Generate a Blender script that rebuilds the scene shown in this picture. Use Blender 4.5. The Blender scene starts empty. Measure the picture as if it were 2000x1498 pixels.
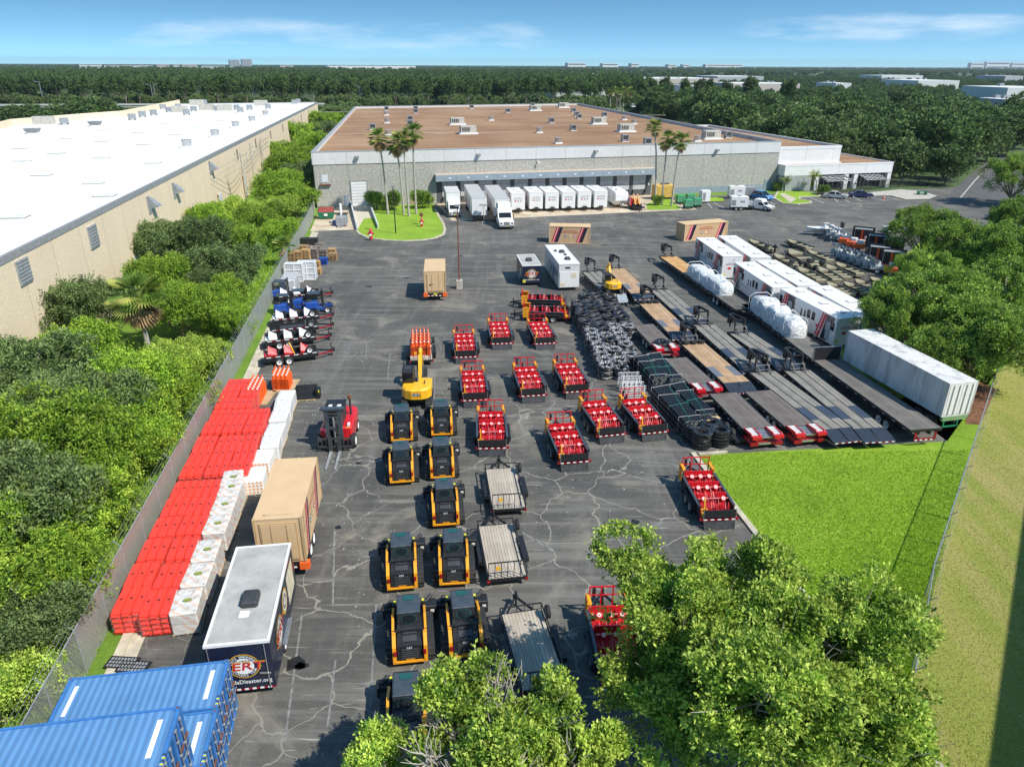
import bpy, math, random
import numpy as np
from mathutils import Vector, Matrix
random.seed(7); rng = np.random.default_rng(11)
SC = bpy.context.scene; C = SC.collection
# ---------------- camera -----------------
F = 1400.0; CH = 25.0; TH = math.atan2(749 - 126, F); RO = math.radians(-0.23)
ct, st = math.cos(TH), math.sin(TH); cr, sr = math.cos(RO), math.sin(RO)
cd = bpy.data.cameras.new('camera'); cam = bpy.data.objects.new('camera', cd); C.objects.link(cam)
cd.sensor_width = 36; cd.lens = 36 * F / 2000; cd.clip_end = 40000; cd.clip_start = .5
r0 = Vector((1, 0, 0)); u0 = Vector((0, st, ct)); fw = Vector((0, ct, -st))
rx = r0 * cr - u0 * sr; uy = r0 * sr + u0 * cr
cam.matrix_world = Matrix(((rx.x, uy.x, -fw.x, 0), (rx.y, uy.y, -fw.y, 0), (rx.z, uy.z, -fw.z, CH), (0, 0, 0, 1)))
SC.camera = cam
# ---------------- light -----------------
SUNV = Vector((.545, -.354, .760)).normalized()
sd = bpy.data.lights.new('sun', 'SUN'); sd.energy = 4.3; sd.angle = math.radians(.5); sd.color = (1, .95, .86)
so = bpy.data.objects.new('sun', sd); C.objects.link(so); so.rotation_euler = SUNV.to_track_quat('Z', 'Y').to_euler()
W = bpy.data.worlds.new('World'); SC.world = W; W.use_nodes = True
nt = W.node_tree; nt.nodes.clear(); N = nt.nodes.new; LK = nt.links.new
out = N('ShaderNodeOutputWorld'); bg = N('ShaderNodeBackground'); LK(bg.outputs[0], out.inputs[0])
sky = N('ShaderNodeTexSky'); sky.sky_type = 'NISHITA'; sky.sun_disc = False
sky.sun_elevation = math.asin(SUNV.z); sky.sun_rotation = math.atan2(SUNV.x, SUNV.y)
sky.air_density = 1.0; sky.dust_density = .25; sky.ozone_density = 1.2; sky.altitude = 0
tc = N('ShaderNodeTexCoord'); sx = N('ShaderNodeSeparateXYZ'); LK(tc.outputs['Generated'], sx.inputs[0])
cz = N('ShaderNodeVectorMath'); cz.operation = 'MULTIPLY_ADD'; cz.inputs[1].default_value = (1, 1, 4.2); cz.inputs[2].default_value = (0, 0, .13); LK(tc.outputs['Generated'], cz.inputs[0])
cz2 = N('ShaderNodeVectorMath'); cz2.operation = 'NORMALIZE'; LK(cz.outputs[0], cz2.inputs[0]); LK(cz2.outputs[0], sky.inputs[0])
def mth(op, a, b=None, clamp=False):
    n = N('ShaderNodeMath'); n.operation = op; n.use_clamp = clamp
    for i, v in enumerate((a, b)):
        if v is None: continue
        if isinstance(v, (int, float)): n.inputs[i].default_value = v
        else: LK(v, n.inputs[i])
    return n.outputs[0]
az = mth('ARCTAN2', sx.outputs[0], sx.outputs[1]); el = mth('ARCSINE', sx.outputs[2])
cm = N('ShaderNodeCombineXYZ'); LK(mth('MULTIPLY', az, 3.0), cm.inputs[0]); LK(mth('MULTIPLY', el, 15.0), cm.inputs[1])
nz = N('ShaderNodeTexNoise'); nz.inputs['Scale'].default_value = 2.7; nz.inputs['Detail'].default_value = 7; nz.inputs['Roughness'].default_value = .58
LK(cm.outputs[0], nz.inputs['Vector'])
def band(v, a, b, c_, d):   # smooth window
    m1 = N('ShaderNodeMapRange'); m1.interpolation_type = 'SMOOTHSTEP'; LK(v, m1.inputs[0]); m1.inputs[1].default_value = a; m1.inputs[2].default_value = b
    m2 = N('ShaderNodeMapRange'); m2.interpolation_type = 'SMOOTHSTEP'; LK(v, m2.inputs[0]); m2.inputs[1].default_value = c_; m2.inputs[2].default_value = d; m2.inputs[3].default_value = 1; m2.inputs[4].default_value = 0
    return mth('MULTIPLY', m1.outputs[0], m2.outputs[0])
R_ = math.radians
b1 = mth('MULTIPLY', band(az, R_(-32), R_(-22), R_(0), R_(6)), band(el, R_(.4), R_(1.3), R_(2.2), R_(3.4)))
b2 = mth('MULTIPLY', band(az, R_(14), R_(20), R_(34), R_(44)), band(el, R_(1.0), R_(1.9), R_(2.7), R_(3.5)))
bb = mth('MAXIMUM', mth('MULTIPLY', b1, .68), mth('MULTIPLY', b2, .84))
den = mth('MULTIPLY', mth('SUBTRACT', mth('ADD', nz.outputs[0], mth('MULTIPLY', bb, .30)), .62), 2.8, True)
den = mth('MULTIPLY', den, bb, True)
mx = N('ShaderNodeMix'); mx.data_type = 'RGBA'; LK(mth('MULTIPLY', den, .62), mx.inputs[0])
mx.inputs[7].default_value = (6.2, 6.6, 6.9, 1)
hs = N('ShaderNodeHueSaturation'); hs.inputs['Saturation'].default_value = 1.15; hs.inputs['Value'].default_value = 1.0; LK(sky.outputs[0], hs.inputs['Color']); tint = N('ShaderNodeMix'); tint.data_type = 'RGBA'; tint.blend_type = 'MULTIPLY'; tint.inputs[0].default_value = 1; tint.inputs[7].default_value = (.86, 1.08, .98, 1); LK(hs.outputs[0], tint.inputs[6])
LK(tint.outputs[2], mx.inputs[6]); LK(mx.outputs[2], bg.inputs[0]); bg.inputs[1].default_value = .15
SC.view_settings.view_transform = 'Standard'; SC.view_settings.look = 'None'; SC.view_settings.exposure = 0.4; SC.view_settings.gamma = 1
SC.cycles.max_bounces = 5; SC.cycles.diffuse_bounces = 2; SC.cycles.glossy_bounces = 2; SC.cycles.transparent_max_bounces = 10; SC.cycles.volume_bounces = 0
# ---------------- photo pixel -> point on the plane z = h -----------------
def ray(x, y):
    dx, dy = x - 1000, 749 - y
    dx, dy = dx * cr + dy * sr, -dx * sr + dy * cr
    return (dx, F * ct + dy * st, -F * st + dy * ct)
def G(x, y, h=0.0):
    v = ray(x, y); t = (h - CH) / v[2]; return (v[0] * t, v[1] * t)
def yaw(a, b):      # heading that turns +Y into a->b
    return math.atan2(-(b[0] - a[0]), b[1] - a[1])
ORD = 'first second third fourth fifth sixth seventh eighth ninth tenth eleventh twelfth thirteenth fourteenth fifteenth sixteenth seventeenth eighteenth nineteenth twentieth'.split()
def od(i):
    if i < 20: return ORD[i]
    n = i + 1; return '%d%s' % (n, 'th' if 10 < n % 100 < 14 else {1: 'st', 2: 'nd', 3: 'rd'}.get(n % 10, 'th'))
# ---------------- materials -----------------
MATS = {}
def base_mat(name, rough=.6, metal=0.0):
    m = bpy.data.materials.new(name); m.use_nodes = True
    b = m.node_tree.nodes['Principled BSDF']; b.inputs['Roughness'].default_value = rough; b.inputs['Metallic'].default_value = metal
    return m, m.node_tree, b
def nd(t, typ, **kw):
    n = t.nodes.new(typ)
    for k, v in kw.items():
        if hasattr(n, k): setattr(n, k, v)
        else: n.inputs[k.replace('_', ' ')].default_value = v
    return n
def ramp(t, src, stops, interp='LINEAR'):
    r = t.nodes.new('ShaderNodeValToRGB'); r.color_ramp.interpolation = interp
    e = r.color_ramp.elements
    while len(e) < len(stops): e.new(.5)
    for i, (p, c) in enumerate(stops):
        e[i].position = p; e[i].color = (c, c, c, 1) if isinstance(c, (int, float)) else (*c, 1)
    t.links.new(src, r.inputs[0]); return r.outputs[0]
def mixc(t, fac, a, b, mode='MIX'):
    n = t.nodes.new('ShaderNodeMix'); n.data_type = 'RGBA'; n.blend_type = mode
    for i, v in ((0, fac), (6, a), (7, b)):
        if isinstance(v, (int, float)): n.inputs[i].default_value = v if i == 0 else (v, v, v, 1)
        elif isinstance(v, tuple): n.inputs[i].default_value = (*v, 1)
        else: t.links.new(v, n.inputs[i])
    return n.outputs[2]
def noise(t, scale, detail=4, rough=.55, co='Object', vec=None, dist=0):
    n = nd(t, 'ShaderNodeTexNoise', Scale=scale, Detail=detail, Roughness=rough, Distortion=dist)
    if vec is None: vec = t.nodes.new('ShaderNodeTexCoord').outputs[co]
    t.links.new(vec, n.inputs['Vector']); return n.outputs[0]
def scaled(t, s, co='Object', rot=(0, 0, 0)):
    m = t.nodes.new('ShaderNodeMapping'); m.inputs['Scale'].default_value = s; m.inputs['Rotation'].default_value = rot
    t.links.new(t.nodes.new('ShaderNodeTexCoord').outputs[co], m.inputs[0]); return m.outputs[0]
def bump(t, b, h, strength=.3, dist=.05):
    n = nd(t, 'ShaderNodeBump', Strength=strength, Distance=dist); t.links.new(h, n.inputs['Height']); t.links.new(n.outputs[0], b.inputs['Normal'])
def mt(name, col, rough=.6, metal=0, var=.22, scale=2.5, dirt=.25, coat=0, bmp=0):
    if name in MATS: return MATS[name]
    m, t, b = base_mat(name, rough, metal)
    k = lambda f: tuple(min(1, c * f) for c in col)
    c1 = ramp(t, noise(t, scale, 5), [(.3, k(1 - var)), (.7, k(1 + var * .6))])
    if dirt:
        d = tuple(c * .45 + .03 for c in col)
        c1 = mixc(t, ramp(t, noise(t, scale * 3.1, 6, .7), [(.5, 0.), (.75, dirt)]), c1, d)
    t.links.new(c1, b.inputs['Base Color'])
    t.links.new(ramp(t, noise(t, scale * 2, 3), [(.3, max(0, rough - .1)), (.7, min(1, rough + .12))]), b.inputs['Roughness'])
    if coat: b.inputs['Coat Weight'].default_value = coat
    if bmp: bump(t, b, noise(t, scale * 6, 4), bmp, .03)
    MATS[name] = m; return m
BLACK = mt('black_metal', (.018, .019, .021), .45); DARK = mt('charcoal', (.045, .048, .052), .55)
CABG = mt('slate_cab', (.055, .07, .085), .35, coat=.3)
RED = mt('red_paint', (.62, .012, .02), .35, coat=.4, var=.12, dirt=.1); DRED = mt('dark_red_paint', (.30, .008, .014), .4)
YEL = mt('yellow_paint', (.85, .36, .015), .4, coat=.3, var=.1, dirt=.12); YEX = mt('bright_yellow_paint', (.88, .47, .02), .38, coat=.3, var=.1, dirt=.12)
WHITE = mt('white_paint', (.78, .78, .77), .4, var=.06, dirt=.12); SILV = mt('aluminium', (.55, .56, .57), .35, .75, var=.15)
GALV = mt('galvanised', (.42, .44, .45), .5, .5); GREY = mt('grey_paint', (.28, .29, .30), .55)
RUB = mt('rubber', (.02, .02, .021), .8); GLASS = mt('dark_glass', (.012, .016, .02), .08, var=.1, dirt=0); TEAL = mt('teal_glass', (.02, .09, .09), .1, var=.2, dirt=0)
TAN = mt('tan_paint', (.66, .46, .26), .55, var=.06, dirt=.08, scale=.8); TAND = mt('tan_door_paint', (.50, .34, .18), .55, var=.08)
NAVY = mt('navy_vinyl', (.012, .018, .045), .35, coat=.3, dirt=.1); STR = mt('red_vinyl', (.60, .03, .05), .4, dirt=.05); WTXT = mt('white_vinyl', (.85, .85, .85), .4, dirt=0, var=.03)
ORG = mt('orange_plastic', (.85, .13, .02), .5, var=.1, dirt=.1); BLUE = mt('blue_paint', (.02, .09, .42), .4, coat=.3); YSTK = mt('yellow_sticker', (.75, .72, .05), .5, dirt=0)
WOODN = mt('pale_wood', (.50, .36, .20), .8, var=.25, scale=4); RUST = mt('rusty_steel', (.20, .075, .04), .8, var=.4); CONC = mt('concrete', (.46, .43, .38), .85, var=.2, scale=.8, bmp=.2)
CONCL = mt('kerb_concrete', (.52, .47, .36), .85, var=.3, scale=1.2, dirt=.5); GREENP = mt('green_plastic', (.01, .20, .09), .5); GOLD = mt('gold_vinyl', (.70, .38, .03), .4, dirt=0)
CREAM = mt('cream_vinyl', (.70, .62, .45), .5, dirt=0); RIM = mt('white_rim', (.72, .72, .72), .4, dirt=.2); OLIVE = mt('olive_paint', (.16, .145, .095), .6); OLIVEL = mt('olive_deck_paint', (.34, .31, .21), .7)
# ---------------- mesh builder -----------------
class M:
    def __init__(s): s.v = []; s.f = []; s.m = []; s.mats = []; s.sm = []
    def mi(s, mat):
        if mat not in s.mats: s.mats.append(mat)
        return s.mats.index(mat)
    def add(s, vs, fs, mat, sm=False):
        o = len(s.v); s.v += [tuple(v) for v in vs]; i = s.mi(mat)
        for f in fs: s.f.append(tuple(o + k for k in f)); s.m.append(i); s.sm.append(sm)
        return s
    def hexa(s, p, mat): return s.add(p, [(0, 3, 2, 1), (4, 5, 6, 7), (0, 1, 5, 4), (1, 2, 6, 5), (2, 3, 7, 6), (3, 0, 4, 7)], mat)
    def box(s, x0, x1, y0, y1, z0, z1, mat): return s.hexa([(x0, y0, z0), (x1, y0, z0), (x1, y1, z0), (x0, y1, z0), (x0, y0, z1), (x1, y0, z1), (x1, y1, z1), (x0, y1, z1)], mat)
    def cbox(s, x0, x1, y0, y1, z0, z1, mat, c=.04):   # box with chamfered top and corners
        s.prism([(x0 + c, y0), (x1 - c, y0), (x1, y0 + c), (x1, y1 - c), (x1 - c, y1), (x0 + c, y1), (x0, y1 - c), (x0, y0 + c)], z0, z1 - c, mat)
        o = [(x0 + c, y0), (x1 - c, y0), (x1, y0 + c), (x1, y1 - c), (x1 - c, y1), (x0 + c, y1), (x0, y1 - c), (x0, y0 + c)]
        i = [(x0 + c, y0 + c), (x1 - c, y0 + c), (x1 - c, y0 + c), (x1 - c, y1 - c), (x1 - c, y1 - c), (x0 + c, y1 - c), (x0 + c, y1 - c), (x0 + c, y0 + c)]
        s.add([(a, b, z1 - c) for a, b in o] + [(a, b, z1) for a, b in i], [(k, (k + 1) % 8, 8 + (k + 1) % 8, 8 + k) for k in range(8)] + [(8, 9, 11, 13)], mat); return s
    def prism(s, poly, z0, z1, mat, axis='z'):
        n = len(poly)
        def T(a, b, h): return {'z': (a, b, h), 'x': (h, a, b), 'y': (a, h, b)}[axis]
        return s.add([T(a, b, z0) for a, b in poly] + [T(a, b, z1) for a, b in poly], [tuple(range(n - 1, -1, -1)), tuple(range(n, 2 * n))] + [(i, (i + 1) % n, n + (i + 1) % n, n + i) for i in range(n)], mat)
    def quad(s, pts, mat): return s.add(pts, [tuple(range(len(pts)))], mat)
    def bar(s, a, b, w, h, mat):
        a, b = Vector(a), Vector(b); d = (b - a).normalized(); up = Vector((0, 0, 1)) if abs(d.z) < .95 else Vector((0, 1, 0))
        x = d.cross(up).normalized() * w / 2; y = x.normalized().cross(d) * h / 2
        return s.hexa([a - x - y, a + x - y, b + x - y, b - x - y, a - x + y, a + x + y, b + x + y, b - x + y], mat)
    def cyl(s, a, b, r, mat, n=10, r2=None, caps=True, sm=True):
        a, b = Vector(a), Vector(b); r2 = r if r2 is None else r2
        d = (b - a).normalized(); up = Vector((0, 0, 1)) if abs(d.z) < .9 else Vector((1, 0, 0))
        x = d.cross(up).normalized(); y = d.cross(x)
        vs = []
        for p, rr in ((a, r), (b, r2)):
            for i in range(n):
                q = 2 * math.pi * i / n; vs.append(p + x * math.cos(q) * rr + y * math.sin(q) * rr)
        s.add(vs, [(i, (i + 1) % n, n + (i + 1) % n, n + i) for i in range(n)], mat, sm)
        if caps: s.add(vs, [tuple(range(n - 1, -1, -1)), tuple(range(n, 2 * n))], mat)
        return s
    def tube(s, pts, r, mat, n=6):
        for i in range(len(pts) - 1):
            ra = r[i] if isinstance(r, (list, tuple)) else r; rb = r[i + 1] if isinstance(r, (list, tuple)) else r
            s.cyl(pts[i], pts[i + 1], ra, mat, n, rb)
        return s
    def torus(s, c, R, r, mat, n=20, k=8, axis='z', flat=1.0, jit=0):
        vs = []
        for i in range(n):
            a = 2 * math.pi * i / n; jr = random.uniform(-jit, jit); jz = random.uniform(-jit, jit)
            for j in range(k):
                b = 2 * math.pi * j / k; rr = R + jr + r * math.cos(b); h = r * math.sin(b) * flat + jz
                p = (rr * math.cos(a), rr * math.sin(a), h)
                if axis == 'x': p = (h, p[0], p[1])
                if axis == 'y': p = (p[0], h, p[1])
                vs.append((c[0] + p[0], c[1] + p[1], c[2] + p[2]))
        return s.add(vs, [(i * k + j, ((i + 1) % n) * k + j, ((i + 1) % n) * k + (j + 1) % k, i * k + (j + 1) % k) for i in range(n) for j in range(k)], mat, True)
    def build(s, name, parent=None, label=None, sub=0):
        me = bpy.data.meshes.new(name); me.from_pydata(s.v, [], s.f)
        for m in s.mats: me.materials.append(m)
        me.polygons.foreach_set('material_index', s.m); me.polygons.foreach_set('use_smooth', s.sm); me.update()
        o = bpy.data.objects.new(name, me); C.objects.link(o)
        if parent: o.parent = parent
        if label: o['label'] = label
        return o
def tag(o, label=None, cat=None, group=None, kind=None):
    if label: o['label'] = label
    if cat: o['category'] = cat
    if group: o['group'] = group
    if kind: o['kind'] = kind
    return o
def T(name, label, cat, loc=(0, 0, 0), rz=0, group=None):
    o = bpy.data.objects.new(name, None); C.objects.link(o); o.location = (loc[0], loc[1], loc[2] if len(loc) > 2 else 0); o.rotation_euler.z = rz
    o.empty_display_size = .3
    return tag(o, label, cat, group)
KIDS = {}
def kids(o):
    return [c for c in ALLC.get(o.name, [])]
ALLC = {}
def snap(root):     # remember the family tree of a template
    for o in [root] + list(root.children_recursive): ALLC[o.name] = [c.name for c in o.children]
def cp(o, loc=None, rz=None, label=None, group=None, parent=None):
    c = o.copy(); C.objects.link(c)
    if parent: c.parent = parent
    for n in ALLC.get(o.name, []): cp(bpy.data.objects[n], parent=c)
    if loc is not None: c.location = (loc[0], loc[1], loc[2] if len(loc) > 2 else 0)
    if rz is not None: c.rotation_euler.z = rz
    if label: c['label'] = label
    if group: c['group'] = group
    return c
TPL = {}
def inst(key, fn, loc, rz, label, group=None):
    if key in TPL: return cp(TPL[key], loc, rz, label, group)
    o = fn(); snap(o); TPL[key] = o; o.location = (loc[0], loc[1], loc[2] if len(loc) > 2 else 0); o.rotation_euler.z = rz; o['label'] = label
    if group: o['group'] = group
    return o
_TX = {}
def text(m, s, o, xd, yd, size, mat, fit=None, off=.012):   # lettering laid on a plane: centre o, directions xd, yd
    if s not in _TX:
        cu = bpy.data.curves.new('t', 'FONT'); cu.body = s; cu.align_x = 'CENTER'; cu.align_y = 'CENTER'; cu.resolution_u = 2; cu.offset = .012
        ob = bpy.data.objects.new('t', cu); C.objects.link(ob); bpy.context.view_layer.update()
        me = bpy.data.meshes.new_from_object(ob.evaluated_get(bpy.context.evaluated_depsgraph_get()))
        _TX[s] = ([v.co.copy() for v in me.vertices], [tuple(p.vertices) for p in me.polygons])
        bpy.data.objects.remove(ob); bpy.data.meshes.remove(me); bpy.data.curves.remove(cu)
    vs, fs = _TX[s]; xd = Vector(xd).normalized(); yd = Vector(yd).normalized(); n = xd.cross(yd); o = Vector(o)
    w = max(v.x for v in vs) - min(v.x for v in vs)
    sx_ = size if fit is None else fit / w
    m.add([o + xd * v.x * sx_ + yd * v.y * size + n * off for v in vs], fs, mat)
def arc_text(m, s, c, xd, yd, R, size, mat, mid=90, step=None, off=.016):
    xd = Vector(xd).normalized(); yd = Vector(yd).normalized(); c = Vector(c); top = mid > 0
    step = step or math.degrees(size * .8 / R)
    for i, ch in enumerate(s):
        if ch == ' ': continue
        a = math.radians(mid - (i - (len(s) - 1) / 2) * step * (1 if top else -1))
        p = c + xd * math.cos(a) * R + yd * math.sin(a) * R; rad = xd * math.cos(a) + yd * math.sin(a)
        t_ = (yd * math.cos(a) - xd * math.sin(a)) * (-1)
        if top: text(m, ch, p, t_, rad, size, mat, off=off)
        else: text(m, ch, p, -t_, -rad, size, mat, off=off)
def disc(m, c, xd, yd, R, mat, off=.01, n=28, ry=None, a0=0, a1=360, ri=None):
    xd = Vector(xd).normalized(); yd = Vector(yd).normalized(); nn = xd.cross(yd); c = Vector(c) + nn * off; ry = ry or R
    A = [math.radians(a0 + (a1 - a0) * i / n) for i in range(n + (1 if a1 - a0 < 360 else 0))]
    o_ = [c + xd * math.cos(a) * R + yd * math.sin(a) * ry for a in A]
    if ri is None: m.quad(o_, mat)
    else:
        i_ = [c + xd * math.cos(a) * ri + yd * math.sin(a) * ri * ry / R for a in A]; k = len(A)
        m.add(o_ + i_, [(j, (j + 1) % k, k + (j + 1) % k, k + j) for j in range(k if a1 - a0 >= 360 else k - 1)], mat)
def wheel(m, c, r, w, rim=RIM, ax='x', dual=False):     # c = outer face centre; w signed: towards the inside
    x, y, z = c
    P = (lambda a, b, h: (x + h, y + a, z + b)) if ax == 'x' else (lambda a, b, h: (x + a, y + h, z + b))
    prof = [(r * .62, 0), (r * .9, 0), (r, w * .15), (r, w * .85), (r * .9, w)]; n = 20
    vs = [P(math.cos(2 * math.pi * i / n) * q, math.sin(2 * math.pi * i / n) * q, h) for q, h in prof for i in range(n)]
    m.add(vs, [(k * n + i, k * n + (i + 1) % n, (k + 1) * n + (i + 1) % n, (k + 1) * n + i) for k in range(4) for i in range(n)], RUB, True)
    m.add([P(math.cos(2 * math.pi * i / n) * r * .9, math.sin(2 * math.pi * i / n) * r * .9, w) for i in range(n)], [tuple(range(n))], RUB)
    rp = [(r * .62, 0), (r * .55, w * .12), (r * .25, w * .2)]
    vs = [P(math.cos(2 * math.pi * i / n) * q, math.sin(2 * math.pi * i / n) * q, h) for q, h in rp for i in range(n)]
    m.add(vs, [(k * n + i, k * n + (i + 1) % n, (k + 1) * n + (i + 1) % n, (k + 1) * n + i) for k in range(2) for i in range(n)], rim, True)
    m.add([P(math.cos(2 * math.pi * i / n) * r * .25, math.sin(2 * math.pi * i / n) * r * .25, w * .2) for i in range(n)], [tuple(range(n))], rim if rim is not RIM else GREY)
def wheelpart(parent, c, r, w, rim=RIM, name='wheel'):
    m = M(); wheel(m, (0, 0, 0), r, w, rim); o = m.build(name, parent); o.location = c; return o
# ---------------- setting materials -----------------
def nd_scale(t, v, k):
    n = t.nodes.new('ShaderNodeMath'); n.operation = 'MULTIPLY'; n.inputs[1].default_value = k; t.links.new(v, n.inputs[0]); return n.outputs[0]
def m_asphalt():
    m, t, b = base_mat('asphalt', .85)
    o = t.nodes.new('ShaderNodeTexCoord').outputs['Object']
    c = ramp(t, noise(t, .06, 6, .6), [(.32, (.044, .041, .037)), (.5, (.070, .066, .058)), (.7, (.112, .104, .089))])
    c = mixc(t, ramp(t, noise(t, 1, 5, .65, vec=scaled(t, (.10, 1.3, 1), rot=(0, 0, .2))), [(.47, 0.), (.70, .75)]), c, (.21, .20, .175))      # wear across the lot
    c = mixc(t, ramp(t, noise(t, 1, 5, .7, vec=scaled(t, (.9, .07, 1), rot=(0, 0, -.16))), [(.5, 0.), (.72, .6)]), c, (.18, .175, .16))      # wear along the lot
    c = mixc(t, ramp(t, noise(t, .17, 5, .6, dist=1.2), [(.54, 0.), (.70, .75)]), c, (.26, .235, .185))         # dusty patches
    c = mixc(t, ramp(t, noise(t, .13, 4, .6, vec=scaled(t, (1, 1, 1), rot=(0, 0, 1))), [(.52, 0.), (.62, .75)]), c, (.042, .042, .041))      # dark sealer patches
    # white scuffs
    for rot, sc in ((.3, (.35, 5, 1)), (-.9, (.4, 4.4, 1)), (1.35, (.35, 6, 1))):
        f1 = ramp(t, noise(t, 1, 3, .5, vec=scaled(t, sc, rot=(0, 0, rot)), dist=.6), [(.665, 0.), (.72, .75)])
        c = mixc(t, mixc(t, ramp(t, noise(t, .12, 2), [(.42, 0.), (.6, 1.)]), 0.0, f1), c, (.36, .35, .32))
    # cracks with pale filler
    dn = nd(t, 'ShaderNodeTexNoise', Scale=.5, Detail=4); t.links.new(o, dn.inputs['Vector'])
    ad = t.nodes.new('ShaderNodeVectorMath'); ad.operation = 'MULTIPLY_ADD'; ad.inputs[1].default_value = (1.7, 1.7, 1.7)
    t.links.new(dn.outputs['Color'], ad.inputs[0]); t.links.new(o, ad.inputs[2])
    vo = nd(t, 'ShaderNodeTexVoronoi', feature='DISTANCE_TO_EDGE', Scale=.25); t.links.new(ad.outputs[0], vo.inputs['Vector'])
    ck = ramp(t, vo.outputs['Distance'], [(.0, 1.), (.006, .7), (.011, 0.)])
    ck = mixc(t, ramp(t, noise(t, .06, 2, co='Object'), [(.33, 0.), (.43, 1.)]), 0.0, ck)
    gr = nd(t, 'ShaderNodeVectorMath', operation='DISTANCE'); gr.inputs[1].default_value = (6, 34, 0); t.links.new(o, gr.inputs[0])
    ck = mixc(t, ramp(t, nd_scale(t, gr.outputs['Value'], 1 / 60), [(.28, 1.), (.48, .12)]), 0.0, ck)
    c = mixc(t, ck, c, (.30, .285, .23))
    c = mixc(t, ramp(t, noise(t, 40, 2), [(.42, 0.), (.72, .5)]), c, (.20, .195, .18))
    t.links.new(c, b.inputs['Base Color']); bump(t, b, noise(t, 30, 3), .35, .01); return m
def m_grass(name, a, b2, c3, patch=.12, dry=None):
    m, t, b = base_mat(name, .95)
    c = ramp(t, noise(t, patch, 5, .6), [(.3, a), (.52, b2), (.72, c3)])
    c = mixc(t, ramp(t, noise(t, 3.2, 5, .75), [(.32, .4), (.6, 0.)]), c, tuple(x * .5 for x in a))
    c = mixc(t, ramp(t, noise(t, 11, 3, .7), [(.5, 0.), (.75, .5)]), c, tuple(min(1, x * 1.5) for x in c3))
    if dry: c = mixc(t, ramp(t, noise(t, 1, 5, .6, vec=scaled(t, (.5, .06, 1), rot=(0, 0, .12))), [(.45, 0.), (.7, .6)]), c, dry)
    t.links.new(c, b.inputs['Base Color']); bump(t, b, noise(t, 5, 6, .8), .9, .12); return m
ASPH = m_asphalt()
GRASS = m_grass('lawn_grass', (.17, .30, .014), (.24, .40, .02), (.31, .45, .04), .22)
VERGE = m_grass('mown_verge', (.20, .25, .035), (.27, .30, .05), (.34, .34, .08), .08, (.46, .34, .15))
SCRUB = m_grass('rough_grass', (.09, .17, .015), (.14, .26, .02), (.19, .32, .03), .2)
PLAIN = m_grass('far_plain', (.04, .08, .025), (.07, .12, .035), (.12, .17, .06), .003)
def m_aggr(name, a, b2, joint=None, lo=.8, sc_=2.4):
    m, t, b = base_mat(name, .9)
    v = noise(t, sc_, 6, .85)
    c = ramp(t, v, [(.38, tuple(x * lo for x in a)), (.5, a), (.62, b2)])
    c = mixc(t, ramp(t, noise(t, .25, 4), [(.35, .3), (.65, 0.)]), c, tuple(x * .8 for x in a))
    if joint:
        s = t.nodes.new('ShaderNodeSeparateXYZ'); t.links.new(t.nodes.new('ShaderNodeTexCoord').outputs['Object'], s.inputs[0])
        q = nd(t, 'ShaderNodeMath', operation='FRACT'); d = nd(t, 'ShaderNodeMath', operation='DIVIDE'); t.links.new(s.outputs[joint[0]], d.inputs[0]); d.inputs[1].default_value = joint[1]
        t.links.new(d.outputs[0], q.inputs[0])
        w_ = .09 / joint[1]
        c = mixc(t, ramp(t, q.outputs[0], [(0, .55), (w_, .55), (w_ * 1.2, 0.)], 'CONSTANT'), c, tuple(x * .5 for x in a))
    t.links.new(c, b.inputs['Base Color']); bump(t, b, v, .7, .05); return m
AGG = m_aggr('pebble_concrete', (.38, .37, .33), (.58, .57, .51), (0, 6.1)); AGGC = m_aggr('cream_pebble_wall', (.76, .62, .44), (.86, .74, .56), (0, 6.1), .84, 4)
BAND = m_aggr('white_band', (.62, .62, .62), (.68, .68, .67), (0, 6.1), .93); OFFW = m_aggr('office_white', (.74, .74, .74), (.80, .80, .79), (0, 6.8), .95)
WROOF = m_aggr('white_membrane', (.80, .79, .75), (.84, .83, .79), (1, 9.), .96, .12)
def m_broof():
    m, t, b = base_mat('brown_roofing', .9); b.inputs['Specular IOR Level'].default_value = .15
    c = ramp(t, noise(t, .04, 6, .65), [(.3, (.24, .13, .075)), (.5, (.33, .20, .115)), (.72, (.43, .28, .17))])
    c = mixc(t, ramp(t, noise(t, 1, 6, .65, vec=scaled(t, (.03, .6, 1))), [(.45, 0.), (.7, .7)]), c, (.17, .09, .05))
    c = mixc(t, ramp(t, noise(t, 1, 4, .65, vec=scaled(t, (.02, 1.1, 1))), [(.55, 0.), (.72, .45)]), c, (.48, .36, .28))
    t.links.new(c, b.inputs['Base Color']); return m
BROOF = m_broof()
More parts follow.
